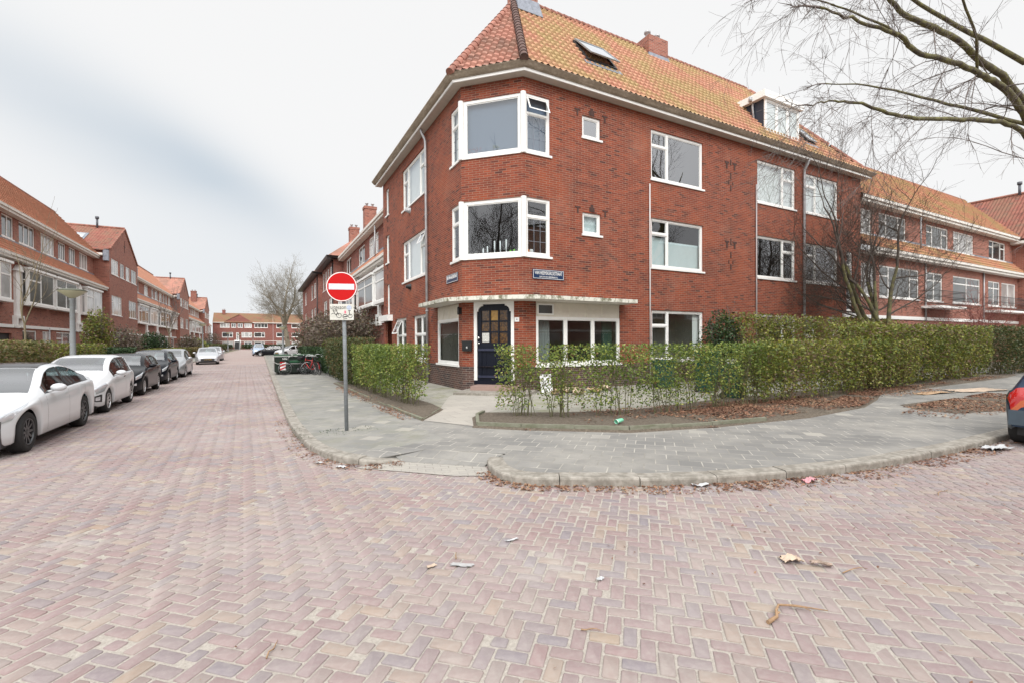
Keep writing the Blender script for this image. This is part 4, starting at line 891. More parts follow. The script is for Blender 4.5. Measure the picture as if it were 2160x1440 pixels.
m.obox(PA, CU, CN, iu0+.02, iu0+cw-.04, -.085, -.078, 1.80, 2.12); m.build('letter_grille', simple('wreath_paper', (.55, .55, .52), .6, var=.3, vs=30), DOOR)
m = MB(); m.lathe([(0, .07), (.035, .065), (.05, .035), (.035, .012), (.012, .006), (.012, -.06)], 14, Matrix(((CU[0], 0, CN[0], dg(cu0+.075, 0, 0)[0]), (CU[1], 0, CN[1], dg(cu0+.075, 0, 0)[1]), (0, 1, 0, 1.95), (0, 0, 0, 1)))); m.build('door_knob', CHROME, DOOR)
m = MB(); m.lathe([(0, .03), (.03, .03), (.035, 0), (.035, -.06)], 12, Matrix(((CU[0], 0, CN[0], dg(cu0+.075, 0, 0)[0]), (CU[1], 0, CN[1], dg(cu0+.075, 0, 0)[1]), (0, 1, 0, 1.76), (0, 0, 0, 1)))); m.build('door_lock', CHROME, DOOR)
m = MB(); m.obox(PA, CU, CN, u0, u1, -.12, .02, .33, .468); m.build('door_threshold', NAVY, HOUSE)
m = MB(); m.obox(PA, CU, CN, .59, 2.25, 0.0, .73, .185, .33); m.build('entrance_step', STEPP, HOUSE)
m = MB(); m.obox(PA, CU, CN, .30, 2.75, 0.0, 1.5, SZ-.02, .186); m.build('entrance_slab', KERB, HOUSE)
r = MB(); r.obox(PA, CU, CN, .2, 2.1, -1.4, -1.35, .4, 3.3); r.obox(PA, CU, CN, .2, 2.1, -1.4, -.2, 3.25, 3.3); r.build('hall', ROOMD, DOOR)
m = MB(); m.obox(PA, LU, LN, .03, .11, 0, .10, 2.80, 3.03); m.lathe([(.045, 2.78), (.05, 2.84), (.05, 3.02), (.03, 3.06)], 10, Matrix.Translation((Ax-.11, Ay+.07, 0))); m.build('wall_lamp', BLACK, HOUSE)
# pipes and vents on the walls
pipe(HOUSE, [(6.10, 19.35, 10.95), (6.12, 19.35, 10.75), (6.26, 19.3, 10.45), (6.27, 19.25, 10.3), (6.27, 19.15, .1)], .055)
pipe(HOUSE, [(24.33, 13.55, 10.9), (24.33, 13.6, 10.7), (24.33, 13.78, 10.4), (24.33, 13.79, 10.2), (24.33, 13.79, .1)], .06)
pipe(HOUSE, [(13.77, 13.82, 8.08), (13.77, 13.82, .1)], .028, 'cable_conduit', simple('pale_conduit', (.55, .53, .52), .5), False); pipe(HOUSE, [(20.53, 13.82, 9.10), (20.53, 13.82, .1)], .030, 'cable_conduit', simple('conduit_grey', (.36, .34, .34), .5), False)
for z, mt in ((8.08, ZINC), (4.45, BLACK)):
    m = MB(); m.lathe([(.0, .22), (.08, .22), (.09, .12), (.13, .10), (.13, .02), (.16, 0)], 12, Matrix(((0, 0, -1, XL), (1, 0, 0, 21.95), (0, 1, 0, z), (0, 0, 0, 1)))); m.build('flue_vent', mt, HOUSE)

# things fixed to or standing in the corner house
MBX = empty('mailbox', dg(.2, .07, 1.67), 'black metal letterbox with a white number 4 on the brick pier beside the navy door', 'mailbox')
m = MB(); m.obox(PA, CU, CN, .035, .385, .006, .12, 1.50, 1.80); m.obox(PA, CU, CN, .025, .395, .003, .135, 1.80, 1.86); m.obox(PA, CU, CN, .05, .37, .12, .123, 1.775, 1.79); m.build('body', BLACK, MBX)
text_mesh('4', .12, dg(.215, .123, 1.62), (*CU, 0), (0, 0, 1)).build('number', WHITE, MBX)
HN = empty('house_number_plate', dg(2.04, .02, 2.56), 'small white enamel plate with blue 4 on the brick beside the door frame', 'house number')
m = MB(); m.obox(PA, CU, CN, 1.95, 2.12, .004, .018, 2.49, 2.64); m.build('plate', WHITE, HN); text_mesh('4', .10, dg(2.035, .019, 2.565), (*CU, 0), (0, 0, 1)).build('number', simple('sign_blue', (.01, .03, .14), .4), HN)
ENB = simple('enamel_blue', (.008, .030, .085), .3, coat=.3)
def street_sign(name, P, U, N, a, b, z0, z1, t1, t2, label):
    q = lambda u, d, z: (P[0]+U[0]*u+N[0]*d, P[1]+U[1]*u+N[1]*d, z)
    e = empty(name, q((a+b)/2, .02, (z0+z1)/2), label, 'street sign')
    m = MB(); m.obox(P, U, N, a, b, .006, .03, z0, z1); m.build('plate', ENB, e)
    m = MB(); w = .012
    for c in ((a+.02, b-.02, z0+.02, z0+.02+w), (a+.02, b-.02, z1-.02-w, z1-.02), (a+.02, a+.02+w, z0+.02+w, z1-.02-w), (b-.02-w, b-.02, z0+.02+w, z1-.02-w)): m.obox(P, U, N, c[0], c[1], .03, .033, c[2], c[3])
    m.build('border', WHITE, e); ux = (*U, 0) if Vector((*U, 0)).cross(Vector((0, 0, 1))).dot(Vector((*N, 0))) > 0 else (-U[0], -U[1], 0)
    text_mesh(t1, .175, q((a+b)/2, .031, z0+(z1-z0)*.62), ux, (0, 0, 1), width=(b-a)*.88, ext=.003).build('lettering', WHITE, e)
    if t2: text_mesh(t2, .07, q((a+b)/2, .031, z0+(z1-z0)*.24), ux, (0, 0, 1), width=(b-a)*.58, ext=.003).build('lettering', WHITE, e)
street_sign('street_name_sign', PB, FU, FN, FX(8.32), FX(9.62), 3.98, 4.32, 'VAN HEEMSKERCKSTRAAT', '[ JACOB VAN HEEMSKERCK ]', 'blue enamel street name sign with two lines of white letters above the canopy')
street_sign('street_name_sign', PA, LU, LN, LY(15.85), LY(17.0), 4.02, 4.34, 'JAN VAN GALENSTRAAT', None, 'smaller blue street name sign with one line, beside the zinc downpipe')
# ------------------------------------------------------------------ terraced houses
def pilaster(parent, P, U, N, a, b, z0=3.62, z1=6.45):
    m = MB(); m.obox(P, U, N, a, b, 0, .14, z0, z1); w = (b-a); c = (a+b)/2
    g = lambda u, d, z: (P[0]+U[0]*u+N[0]*d, P[1]+U[1]*u+N[1]*d, z); i = len(m.v)
    m.v += [g(a-.15, 0, z1), g(b+.15, 0, z1), g(c, 0, z1+.42), g(a-.15, .25, z1), g(b+.15, .25, z1), g(c, .25, z1+.42)]
    for q in ((0,1,2),(3,4,5),(0,1,4,3),(1,2,5,4),(2,0,3,5)): m.idx([i+k for k in q])
    m.obox(P, U, N, a-.2, b+.2, 0, .22, 3.45, z0); m.obox(P, U, N, a-.2, a, 0, .22, 2.9, 3.45); m.obox(P, U, N, b, b+.2, 0, .22, 2.9, 3.45)
    return m.build('pilaster', WHITE, parent)
def bay(parent, P, U, N, a, b, z0, z1, lay='121', d=.42, pm=None):
    pm = pm or PD; PP = (P[0]+N[0]*d, P[1]+N[1]*d)
    fo = window(parent, PP, U, N, a, b, z0, z1, lay, rec=0, fr=.10, mul=.09, glassm=pm, sill=False, far=True, name='bay_window')
    m = MB(); m.obox(P, U, N, a-.08, b+.08, 0, d+.08, z0-.16, z0-.002); m.obox(P, U, N, a-.10, b+.10, 0, d+.10, z1+.002, z1+.15)
    for u in (a, b-.1): m.obox(P, U, N, u, u+.1, 0, .10, z0, z1); m.obox(P, U, N, u, u+.1, d-.18, d-.071, z0, z1)
    for u in (a+.02, b-.08): m.obox(P, U, N, u, u+.06, .1, d-.18, z0, z0+.09); m.obox(P, U, N, u, u+.06, .1, d-.18, z1-.09, z1); m.obox(P, U, N, u, u+.06, .1, d-.18, z0+(z1-z0)*.68, z0+(z1-z0)*.68+.06)
    m.build('bay_frame', WHITE, fo)
    g = lambda u, dd, z: (P[0]+U[0]*u+N[0]*dd, P[1]+U[1]*u+N[1]*dd, z)
    for u in (a+.05, b-.05): m = MB(); m.face([g(u, .1, z0+.05), g(u, d-.18, z0+.05), g(u, d-.18, z1-.05), g(u, .1, z1-.05)]); m.build('side_pane', pm, fo)
    return fo
def balcony(parent, P, U, N, a, b, z, d=.9):
    m = MB(); m.obox(P, U, N, a, b, 0, d, z-.14, z); m.build('balcony_slab', WHITE, parent); m = MB(); g = lambda u, dd, zz: (P[0]+U[0]*u+N[0]*dd, P[1]+U[1]*u+N[1]*dd, zz)
    for zz in (z+.12, z+.55, z+.95): m.tube([g(a+.03, 0, zz), g(a+.03, d-.05, zz), g(b-.03, d-.05, zz), g(b-.03, 0, zz)], .018, 5)
    n = int((b-a)/.16)
    for i in range(n+1): u = a+.03+(b-a-.06)*i/n; m.tube([g(u, d-.05, z), g(u, d-.05, z+.95)], .009, 4)
    return m.build('balcony_railing', BLACK, parent)
def slope(m, pts, mi=0):
    p0 = Vector(pts[0]); u = (Vector(pts[1])-p0).normalized(); nn = u.cross(Vector(pts[2])-p0).normalized(); v = nn.cross(u)
    m.face(pts, [((Vector(p)-p0).dot(u), abs((Vector(p)-p0).dot(v))) for p in pts], mi)
LV = dict(zb=2.95, gl=7.05, st=8.5, gu=10.15, rz=14.3, rd=-3.4, w1=(4.5, 6.68), w2=(8.66, 10.1), ud=-.6)
LT = dict(zb=3.14, gl=6.72, st=7.95, gu=9.68, rz=13.9, rd=-3.3, w1=(4.34, 6.2), w2=(8.03, 9.45), ud=-.32)
def terrace(label, P, U, N, L, lv, upper, bays, mids, ground, pils=(), doors=(), brick=BR2, tile=TILEW, skirt=TILEW, cat='house', name='terraced_house', downs=(), balc=(), baymat=None, group=None, geo=False, pn=None):
    E = empty(name, (P[0]+U[0]*L/2, P[1]+U[1]*L/2, SZ), label, cat, group); ud = lv['ud']; PU = (P[0]+N[0]*ud, P[1]+N[1]*ud); pn = pn or (lambda k: PD if k % 3 else PLT)
    h = [(a, b, *lv['w1']) for a, b, l in mids]+[(a, b, c, d) for a, b, c, d, l in ground]+[(a, b, 0, 2.5) for a, b in doors]+[(a+.1, b-.1, lv['w1'][0]+.1, lv['w1'][1]-.1) for a, b, l in bays]
    m = MB(); wall(m, P, U, N, L, -.1, lv['gl']+.2, h); wall(m, PU, U, N, L, lv['st']-.1, lv['gu']+.3, [(a, b, *lv['w2']) for a, b, l in upper]); m.build('brick_wall', brick, E)
    m = MB(); m.obox(P, U, N, 0, L, 0, .07, lv['zb']-.1, lv['zb']+.1); m.build('string_course', WHITE, E)
    m = MB(); g = lambda u, d, z: (P[0]+U[0]*u+N[0]*d, P[1]+U[1]*u+N[1]*d, z)
    for (d0, d1, z0) in ((0, .50, lv['gl']), (ud, ud+.50, lv['gu'])): m.obox(P, U, N, 0, L, d0, d1-.12, z0, z0+.03); m.obox(P, U, N, 0, L, d1-.12, d1-.05, z0-.005, z0+.15); m.obox(P, U, N, 0, L, d1-.05, d1+.04, z0+.16, z0+.33)
    m.build('gutter', FASC, E)
    a_, b_ = g(0, .48, lv['gl']+.30), g(0, ud, lv['st'])
    if geo:
        for nm, mt, (d0, z0), (d1, z1) in (('skirt_roof', skirt, (.50, lv['gl']+.28), (ud-.02, lv['st'])), ('roof', tile, (ud+.50, lv['gu']+.28), (lv['rd'], lv['rz']))):
            o = Vector(g(0, d0, z0)); s = Vector(g(0, d1, z1))-o; sl = s.length; s.normalize(); uu = Vector((U[0], U[1], 0)); nn = uu.cross(s); nn = nn if nn.z > 0 else -nn
            tile_obj(nm, mt, E, tuple(o), tuple(uu), tuple(s), tuple(nn), [(0, 0), (L, 0), (L, sl), (0, sl)], su=4)
        m = MB(); slope(m, [g(0, 2*lv['rd']-ud, lv['gu']), g(L, 2*lv['rd']-ud, lv['gu']), g(L, lv['rd'], lv['rz']), g(0, lv['rd'], lv['rz'])]); m.build('rear_roof', TILEW, E)
    else:
        m = MB(); slope(m, [g(0, .52, lv['gl']+.30), g(L, .52, lv['gl']+.30), g(L, ud, lv['st']), g(0, ud, lv['st'])]); m.build('skirt_roof', skirt, E)
        m = MB(); slope(m, [g(0, ud+.52, lv['gu']+.30), g(L, ud+.52, lv['gu']+.30), g(L, lv['rd'], lv['rz']), g(0, lv['rd'], lv['rz'])]); slope(m, [g(0, 2*lv['rd']-ud, lv['gu']), g(L, 2*lv['rd']-ud, lv['gu']), g(L, lv['rd'], lv['rz']), g(0, lv['rd'], lv['rz'])]); m.build('roof', tile, E)
    rm_ = MB(); rm_.tube([g(0, lv['rd'], lv['rz']), g(L, lv['rd'], lv['rz'])], .12, 6); rm_.build('ridge', RIDGE, E)
    m = MB(); m.obox(P, U, N, 0, L, ud-.012, ud+.03, lv['st']-.03, lv['st']+.12); m.build('flashing', LEAD, E)
    for u in (0, L): m = MB(); m.face([g(u, ud, 0), g(u, 2*lv['rd']-ud, 0), g(u, 2*lv['rd']-ud, lv['gu']), g(u, lv['rd'], lv['rz']-.05), g(u, ud, lv['gu'])], [(0, 0), (6, 0), (6, 10), (3, 14), (0, 10)]); m.build('end_wall', brick, E)
    for k, (a, b, l) in enumerate(upper): window(E, PU, U, N, a, b, *lv['w2'], l, rec=.04, glassm=pn(k), far=True)
    for k, (a, b, l) in enumerate(mids): window(E, P, U, N, a, b, *lv['w1'], l, rec=.04, glassm=pn(k+1), far=True)
    for k, (a, b, c, d, l) in enumerate(ground): window(E, P, U, N, a, b, c, d, l, rec=.04, glassm=pn(k+2), far=True)
    for k, (a, b, l) in enumerate(bays): bay(E, P, U, N, a, b, *lv['w1'], l, pm=pn(k))
    for a, b in doors: m = MB(); m.obox(P, U, N, a, b, -.18, -.13, 0, 2.5); m.build('front_door', DARK, E)
    for a, b in pils: pilaster(E, P, U, N, a, b)
    for u, z0, z1 in downs: pipe(E, [g(u, .06, z1), g(u, .06, z0)], .05, clamps=False, n=6)
    for a, b, z in balc: balcony(E, P, U, N, a, b, z)
    return E
def pavilion(label, P, U, N, L, ez, pz, rows, back=7.0, brick=BR2, tile=TILED, proj=1.2, name='gabled_house', ground=(), vent=True, sky=False, kneeler=True):
    """gable end towards the street; U along the street, gable width L"""
    E = empty(name, (P[0]+U[0]*L/2, P[1]+U[1]*L/2, SZ), label, 'house'); g = lambda u, d, z: (P[0]+U[0]*u+N[0]*d, P[1]+U[1]*u+N[1]*d, z)
    h = [(a, b, c, d) for a, b, c, d, l in rows]+[(a, b, c, d) for a, b, c, d, l in ground]
    m = MB(); wall(m, P, U, N, L, -.1, ez, h); m.face([g(0, 0, ez), g(L, 0, ez), g(L/2, 0, pz)], [(0, ez), (L, ez), (L/2, pz)])
    for u in (0, L): m.face([g(u, 0, -.1), g(u, -back, -.1), g(u, -back, ez), g(u, 0, ez)], [(0, 0), (back, 0), (back, ez), (0, ez)])
    m.build('brick_wall', brick, E)
    m = MB(); e = .0; sl = (pz-ez)/(L/2)
    for s in (0, 1):
        uo, ui = (-.42, L/2) if s == 0 else (L+.42, L/2); zo = ez-.42*sl+.12
        slope(m, [g(uo, -.45, zo), g(uo, -back, zo), g(ui, -back, pz+.12), g(ui, -.06, pz+.12)]); slope(m, [g(uo if s == 0 else uo, -.45, zo), g(0 if s == 0 else L, .06, ez+.12), g(ui, .06, pz+.12), g(ui, -.06, pz+.12)])
    m.build('roof', tile, E)
    m = MB()
    for s in (0, 1):
        uo = 0 if s == 0 else L
        for k in range(12): t0, t1 = k/12, (k+1)/12; ua, ub = uo+(L/2-uo)*t0, uo+(L/2-uo)*t1; za, zb_ = ez+(pz-ez)*t0, ez+(pz-ez)*t1; m.tube([g(ua, .05, za+.13), g(ub, .05, zb_+.11)], .09, 5)
    m.tube([g(L/2, .05, pz+.17), g(L/2, -back, pz+.17)], .12, 6); m.build('verge_tiles', RIDGE, E)
    m = MB()
    for u in (-.5, L+.28): m.obox(P, U, N, u, u+.22, -back, -.42, ez-.62, ez-.40); m.obox(P, U, N, min(u+.1, L) if u > 0 else u+.2, (u+.28) if u > 0 else .0, -back, -.42, ez-.66, ez-.622)
    m.build('gutter', FASC, E)
    if kneeler: m = MB(); m.obox(P, U, N, -.30, 0, -.42, 0, ez-1.1, ez-.05); m.obox(P, U, N, L, L+.3, -.42, 0, ez-1.1, ez-.05); m.build('kneeler', LEAD, E)
    m = MB(); c = L/2; m.obox(P, U, N, c-.04, c+.04, .003, .03, (ez+pz)/2-.9, (ez+pz)/2+.4); m.obox(P, U, N, c-.35, c+.35, .004, .028, (ez+pz)/2-.28, (ez+pz)/2-.20); m.build('wall_anchor', IRON, E)
    for k, (a, b, c, d, l) in enumerate(rows): window(E, P, U, N, a, b, c, d, l, rec=.04, glassm=PD if k % 2 else PLT, far=True)
    for k, (a, b, c, d, l) in enumerate(ground): window(E, P, U, N, a, b, c, d, l, rec=.04, glassm=PD, far=True)
    m = MB(); m.obox(P, U, N, 0, L, 0, .06, 2.86, 3.04); m.build('string_course', WHITE, E)
    if vent: m = MB(); p = g(L*.47, -2.2, pz); m.tube([(p[0], p[1], pz), (p[0], p[1], pz+.9)], .10, 8); m.tube([(p[0], p[1], pz+.9), (p[0], p[1], pz+1.15)], .17, 8); m.build('roof_vent', simple('vent_grey', (.08, .085, .10), .5), E)
    if sky:
        m = MB(); q = lambda u, d: g(u, d, ez+sl*u+.20); m.face([q(1.9, -2.6), q(1.9, -4.6), q(3.6, -4.6), q(3.6, -2.6)]); m.build('skylight', pane('skylight_pane_far', (.5, .53, .56), .05, 2.2), E)
        m = MB(); q = lambda u, d: g(u, d, ez+sl*u+.17); m.face([q(1.7, -2.4), q(1.7, -4.8), q(3.8, -4.8), q(3.8, -2.4)]); m.build('skylight_frame', LEAD, E)
    return E
# --- left row
YU = (0, 1); NL = (1, 0); XF = -13.6
BASEU = [(-23.6, -21.0, '3'), (-18.5, -16.9, '2'), (-16.1, -13.6, '3'), (-12.5, -9.9, '4'), (-9.1, -7.5, '3'), (-6.7, -5.1, '3'), (-4.1, -1.8, '3')]
BASEB = [(-25.1, -20.3, '121'), (-17.8, -13.6, 'A2'), (-13.1, -8.7, 'A2'), (-6.2, -1.8, 'A2')]
BASEG = [(-17.6, -15.4, 1.2, 2.74, '1'), (-14.4, -12.8, 1.2, 2.74, '2'), (-11.8, -8.8, 1.2, 2.74, 'A2'), (-5.6, -2.6, 1.2, 2.74, 'A2'), (-24.5, -23, 1.2, 2.74, '1')]
BASED = [(-22.1, -19.1), (-8.3, -7.6), (-1.8, -.8)]
def left_stretch(y0, y1, label, seed=0, more=False):
    L = y1-y0; f = lambda lst: [(t[0]+L, t[1]+L)+tuple(t[2:]) for t in lst if t[0]+L > .2]
    U_, B_, G_, D_ = BASEU, BASEB, BASEG, BASED
    if more:
        U_ = U_+[(-29.5, -27, '3'), (-32.6, -30.4, '3')]; B_ = B_+[(-32.5, -27, '121')]; G_ = G_+[(-31, -28, 1.2, 2.74, 'A2')]
    return terrace(label, (XF, y0), YU, NL, L, LV, f(U_), f(B_), [], f(G_), pils=f([(-18.8, -18.1), (-7.5, -6.8)]+([(-26.4, -25.7)] if more else [])), doors=f(D_), downs=[(L-8.5, 0, 7.0), (L-13.35, 0, 3)], geo=(y0 < 30))
left_stretch(27.0, 59.6, 'long brick terrace with orange roof and white bays, nearest behind the parked cars')
left_stretch(71.6, 106, 'brick terrace with white box bays between the two nearest gabled houses', more=True)
left_stretch(118.5, 151, 'far brick terrace with orange roof between the second and third gables', more=True)
left_stretch(163, 173.5, 'short brick terrace at the very end of the parked car side')
gw = lambda r: [(.7, 3.4, 8.85, 10.4, '3'), (4.1, 5.8, 8.85, 10.4, '2'), (6.5, 8.25, 8.85, 10.4, '2'), (8.9, 11.6, 8.85, 10.4, '3'), (.7, 4.6, 4.75, 6.7, 'AB'), (7.7, 11.5, 4.75, 6.7, '4')]
gg_ = [(.9, 4.4, 1.1, 2.7, 'AB'), (7.8, 11.2, 1.1, 2.7, '4')]
pavilion('brick gabled house with mottled brown roof and a skylight, first gable past the long terrace', (-13.0, 59.6), YU, NL, 12.0, 11.1, 14.3, gw(0), ground=gg_, sky=True)
pavilion('brick gabled house with plain brown roof, second gable along the parked car side', (-13.0, 106), YU, NL, 12.5, 11.1, 14.5, gw(0), ground=gg_, tile=TILEC)
pv = pavilion('brick gabled house with small chimney, third gable down the parked car side', (-13.0, 151), YU, NL, 12.0, 11.1, 14.5, gw(0), ground=gg_, tile=TILEC)
chimney(pv, -16.5, -15.2, 154.5, 155.8, 13.0, 16.2, BRS)
# --- right terrace beyond the corner house
TR = terrace('red brick terrace with balconies and mossy orange roof behind the bare garden tree', (29.95, 13.88), (1, 0), (0, -1), 24.4, LT,
        [(.05, 1.88, '2'), (2.75, 6.15, '121'), (8.95, 12.3, '121'), (13.15, 16.6, '121'), (19.5, 22.85, '121')], [],
        [(2.1, 7.1, 'AB'), (12.15, 16.8, '2t'), (.05, 1.66, '1'), (8.1, 10.5, '2t'), (18.3, 20.6, '2t'), (20.9, 23.9, '2')], [(2.6, 5.2, 1.6, 2.75, '2'), (7.2, 9.4, 1.6, 2.75, '2')], brick=BR2, tile=TILEO, skirt=TILEO, downs=[(7.2, 7.6, 9.6), (7.9, 3, 6.7), (17.3, 3, 6.7)], balc=[(7.4, 11.6, 3.95), (17.6, 24.2, 3.95)], geo=True)
PRV = pavilion('brown roofed brick house with climbing stems at the far end of the balcony terrace', (54.35, 12.9), (1, 0), (0, -1), 11, 10.1, 14.6, [(1.2, 4.2, 4.4, 6.3, '2'), (1.2, 4.2, 8, 9.5, '3')], tile=TILED)
# --- houses behind the corner house on its street side
RN = (-1, 0)
TRN = terrace('brick terrace with white bay windows directly beyond the corner house', (6.9, 27.42), YU, RN, 20.4, LT, [(5.1, 8.2, '121'), (9.8, 12.3, '2'), (15.9, 18.4, '2')], [(.1, 2.9, '1r'), (3.6, 8.8, '2t'), (11.2, 14.2, '2t'), (15.2, 18.6, '2t')], [], [(5.5, 7.0, 1.2, 2.85, '2'), (7.6, 10, 1.2, 2.85, '2'), (14, 17, 1.2, 2.85, '2')],
        pils=[(3.0, 3.5), (9.6, 10.1)], brick=BRS, tile=TILEC, doors=[(1.0, 2.2)], downs=[(10.5, .2, 6.7), (4.4, 7.3, 9.6)])
chimney(TRN, 9.0, 10.1, 46.2, 47.1, 12.5, 14.9, BR2)
def hiphouse(label, x, y0, y1, ez, windows, rz, gutm=BLACK, chim=None):
    L = y1-y0; E = empty('hipped_house', (x, (y0+y1)/2, SZ), label, 'house'); P = (x, y0); g = lambda u, d, z: (x-d, y0+u, z)
    m = MB(); wall(m, P, YU, RN, L, -.1, ez, [w[:4] for w in windows]); wall(m, (x, y0), (1, 0), (0, -1), 9, -.1, ez); wall(m, (x, y1), (1, 0), (0, 1), 9, -.1, ez); m.build('brick_wall', BRS, E)
    path = [(x+9, y1), (x, y1), (x, y0), (x+9, y0)]
    m = MB(); m.sweep([(x+9, y0), (x, y0), (x, y1), (x+9, y1)], [(-0.0, ez-.02), (-.62, ez-.02), (-.72, ez+.22), (-.55, ez+.22), (-.5, ez+.08), (0, ez+.08)]); m.build('gutter', gutm, E)
    m = MB(); o = .6; a, b, c, d = (x-o, y0-o, ez+.2), (x-o, y1+o, ez+.2), (x+9+o, y1+o, ez+.2), (x+9+o, y0-o, ez+.2); r0, r1 = (x+4.5, y0+3.6, rz), (x+4.5, y1-3.6, rz)
    slope(m, [a, b, r1, r0]); slope(m, [d, a, r0]); slope(m, [b, c, r1]); slope(m, [c, d, r0, r1]); m.build('roof', TILEC, E)
    for k, w in enumerate(windows): window(E, P, YU, RN, *w[:4], w[4], rec=.04, glassm=PD if k % 2 else PLT, far=True)
    pipe(E, [g(.25, .08, ez-.1), g(.25, .08, .2)], .06, mat=BLACK, clamps=False, n=6)
    if chim: chimney(E, *chim, BR2)
    return E
hiphouse('dark brick hipped house with black gutters beyond the white bay terrace', 6.35, 47.9, 57.0, 9.9, [(.7, 2.6, 7.5, 9.4, '2'), (3.3, 4.5, 7.5, 9.4, '1'), (5.2, 6.4, 7.5, 9.4, '1'), (7.2, 8.5, 7.5, 9.4, '1'), (.8, 3.4, 4.2, 6.3, '2'), (5.0, 7.8, 4.2, 6.3, '2'), (.8, 3.4, 1.2, 2.8, '2'), (5.0, 7.8, 1.2, 2.8, '2')], 14.2, chim=(9.0, 10.0, 54.5, 55.5, 12, 14.7))
hiphouse('plain dark brick hipped house with black gutters, last one before the big bare tree', 6.35, 61.5, 84, 10.2, [(2.5, 4.6, 7.6, 9.5, '1'), (6.0, 8.2, 7.6, 9.5, '1'), (16, 18, 7.6, 9.5, '1'), (2.5, 4.6, 4.2, 6.3, '1'), (6.0, 8.2, 4.2, 6.3, '1'), (16, 18, 4.2, 6.3, '1')], 14.5)
# --- block closing the street
TILEF = tile_mat('brown_far_tile', ((.19, .085, .05), (.21, .095, .055), (.23, .10, .06), (.17, .08, .045)), (.165, .12, .055), .8)
def far_block(label, x0, x1, gab, wins, brick=BRF):
    Y0 = 175; E = empty('apartment_block', ((x0+x1)/2, Y0, 0), label, 'apartment block'); P = (x0, Y0); U, N = (1, 0), (0, -1); L = x1-x0; F_ = lambda a: a-x0
    m = MB(); wall(m, P, U, N, L, -.2, 8.6, [(F_(a), F_(b), c, d) for a, b, c, d, l in wins])
    if gab: m.face([(gab[0], Y0, 8.6), (gab[1], Y0, 8.6), ((gab[0]+gab[1])/2+.4, Y0, 11.0)], [(0, 0), (8, 0), (4, 3)])
    m.build('brick_wall', brick, E)
    m = MB(); slope(m, [(x0, Y0-.4, 8.5), (x1, Y0-.4, 8.5), (x1, Y0+4.5, 11.75), (x0, Y0+4.5, 11.75)])
    m.build('roof', TILEF, E); m = MB(); m.box((x0, Y0-.55, 8.35), (gab[0] if gab else x1, Y0-.35, 8.55))
    if gab: m.box((gab[1], Y0-.55, 8.35), (x1, Y0-.35, 8.55)); g2 = MB(); slope(g2, [(gab[0], Y0-.05, 8.7), (gab[0]+4.2, Y0-.05, 11.1), (gab[0]+4.2, Y0+3.4, 11.1), (gab[0], Y0+.2, 8.7)]); g2.build('gable_roof', TILEF, E)
    m.box((x0, Y0-.1, 2.45), (x1, Y0, 2.62)); m.build('gutter', FASC, E)
    for k, (a, b, c, d, l) in enumerate(wins): window(E, P, U, N, F_(a), F_(b), c, d, l, rec=.03, glassm=PD if k % 3 else PLT, far=True, fr=.14, mul=.12)
    return E
fw = [(-11.0, -8.4, 6.87, 8.25, '3'), (-7.95, -6.58, 6.87, 8.25, '2'), (-6.15, -4.7, 6.87, 8.25, '2'), (-4.27, -2.2, 6.87, 8.25, '3'), (-1.46, 2.46, 6.87, 8.25, '4'), (-10.5, -7.5, 3.77, 5.37, 'B'), (-5.1, -2.15, 3.77, 5.37, '121'), (-1.54, 1.6, 3.77, 5.37, 'B'), (-6.6, -5.9, 2.7, 5.3, 'v5'), (-10.4, -7.4, .8, 2.4, 'B'), (-4.4, -2.2, .8, 2.4, '2'), (-1.5, 1.5, .8, 2.4, 'B')]
ch_ = far_block('long purple brick block with brown roof and shallow gable across the street end', -13, 4.0, (-9.9, -1.9), fw)
chimney(ch_, -10.6, -9.7, 178.6, 179.6, 11.3, 12.6, BRF); m = MB(); m.lathe([(.8, 2.9), (1.0, 2.75), (1.0, 0), (.75, 0), (.75, 2.6)], 16, Matrix.Translation((-6.25, 174.9, 0))); m.build('door_arch', WHITE, ch_)
m = MB(); m.box((-6.95, 173.85, -.1), (-5.55, 174.0, 2.45)); m.build('front_door', DARK, ch_)
fb_ = far_block('purple brick block with brown roof closing the street behind the big bare tree', 4.05, 34, None, [(5+i*4.6, 7.6+i*4.6, z, z+1.4, 'B') for i in range(6) for z in (.9, 3.85, 6.87)])
chimney(fb_, 5.0, 6.0, 178.6, 179.6, 11.3, 12.8, BRF)
# ------------------------------------------------------------------ cars
def interp(pts, x):
    """monotone smooth interpolation through (x, value) points"""
    if x <= pts[0][0]: return pts[0][1]
    if x >= pts[-1][0]: return pts[-1][1]
    n = len(pts)
    for i in range(n-1):
        if x <= pts[i+1][0]:
            x0, y0 = pts[i]; x1, y1 = pts[i+1]; h = x1-x0
            def sl(j):
                if j <= 0 or j >= n-1: a, b = (pts[0], pts[1]) if j <= 0 else (pts[-2], pts[-1]); return (b[1]-a[1])/(b[0]-a[0])
                d0 = (pts[j][1]-pts[j-1][1])/(pts[j][0]-pts[j-1][0]); d1 = (pts[j+1][1]-pts[j][1])/(pts[j+1][0]-pts[j][0])
                return 0 if d0*d1 <= 0 else 2*d0*d1/(d0+d1)
            m0, m1 = sl(i), sl(i+1); t = (x-x0)/h
            return (2*t**3-3*t*t+1)*y0+(t**3-2*t*t+t)*h*m0+(-2*t**3+3*t*t)*y1+(t**3-t*t)*h*m1
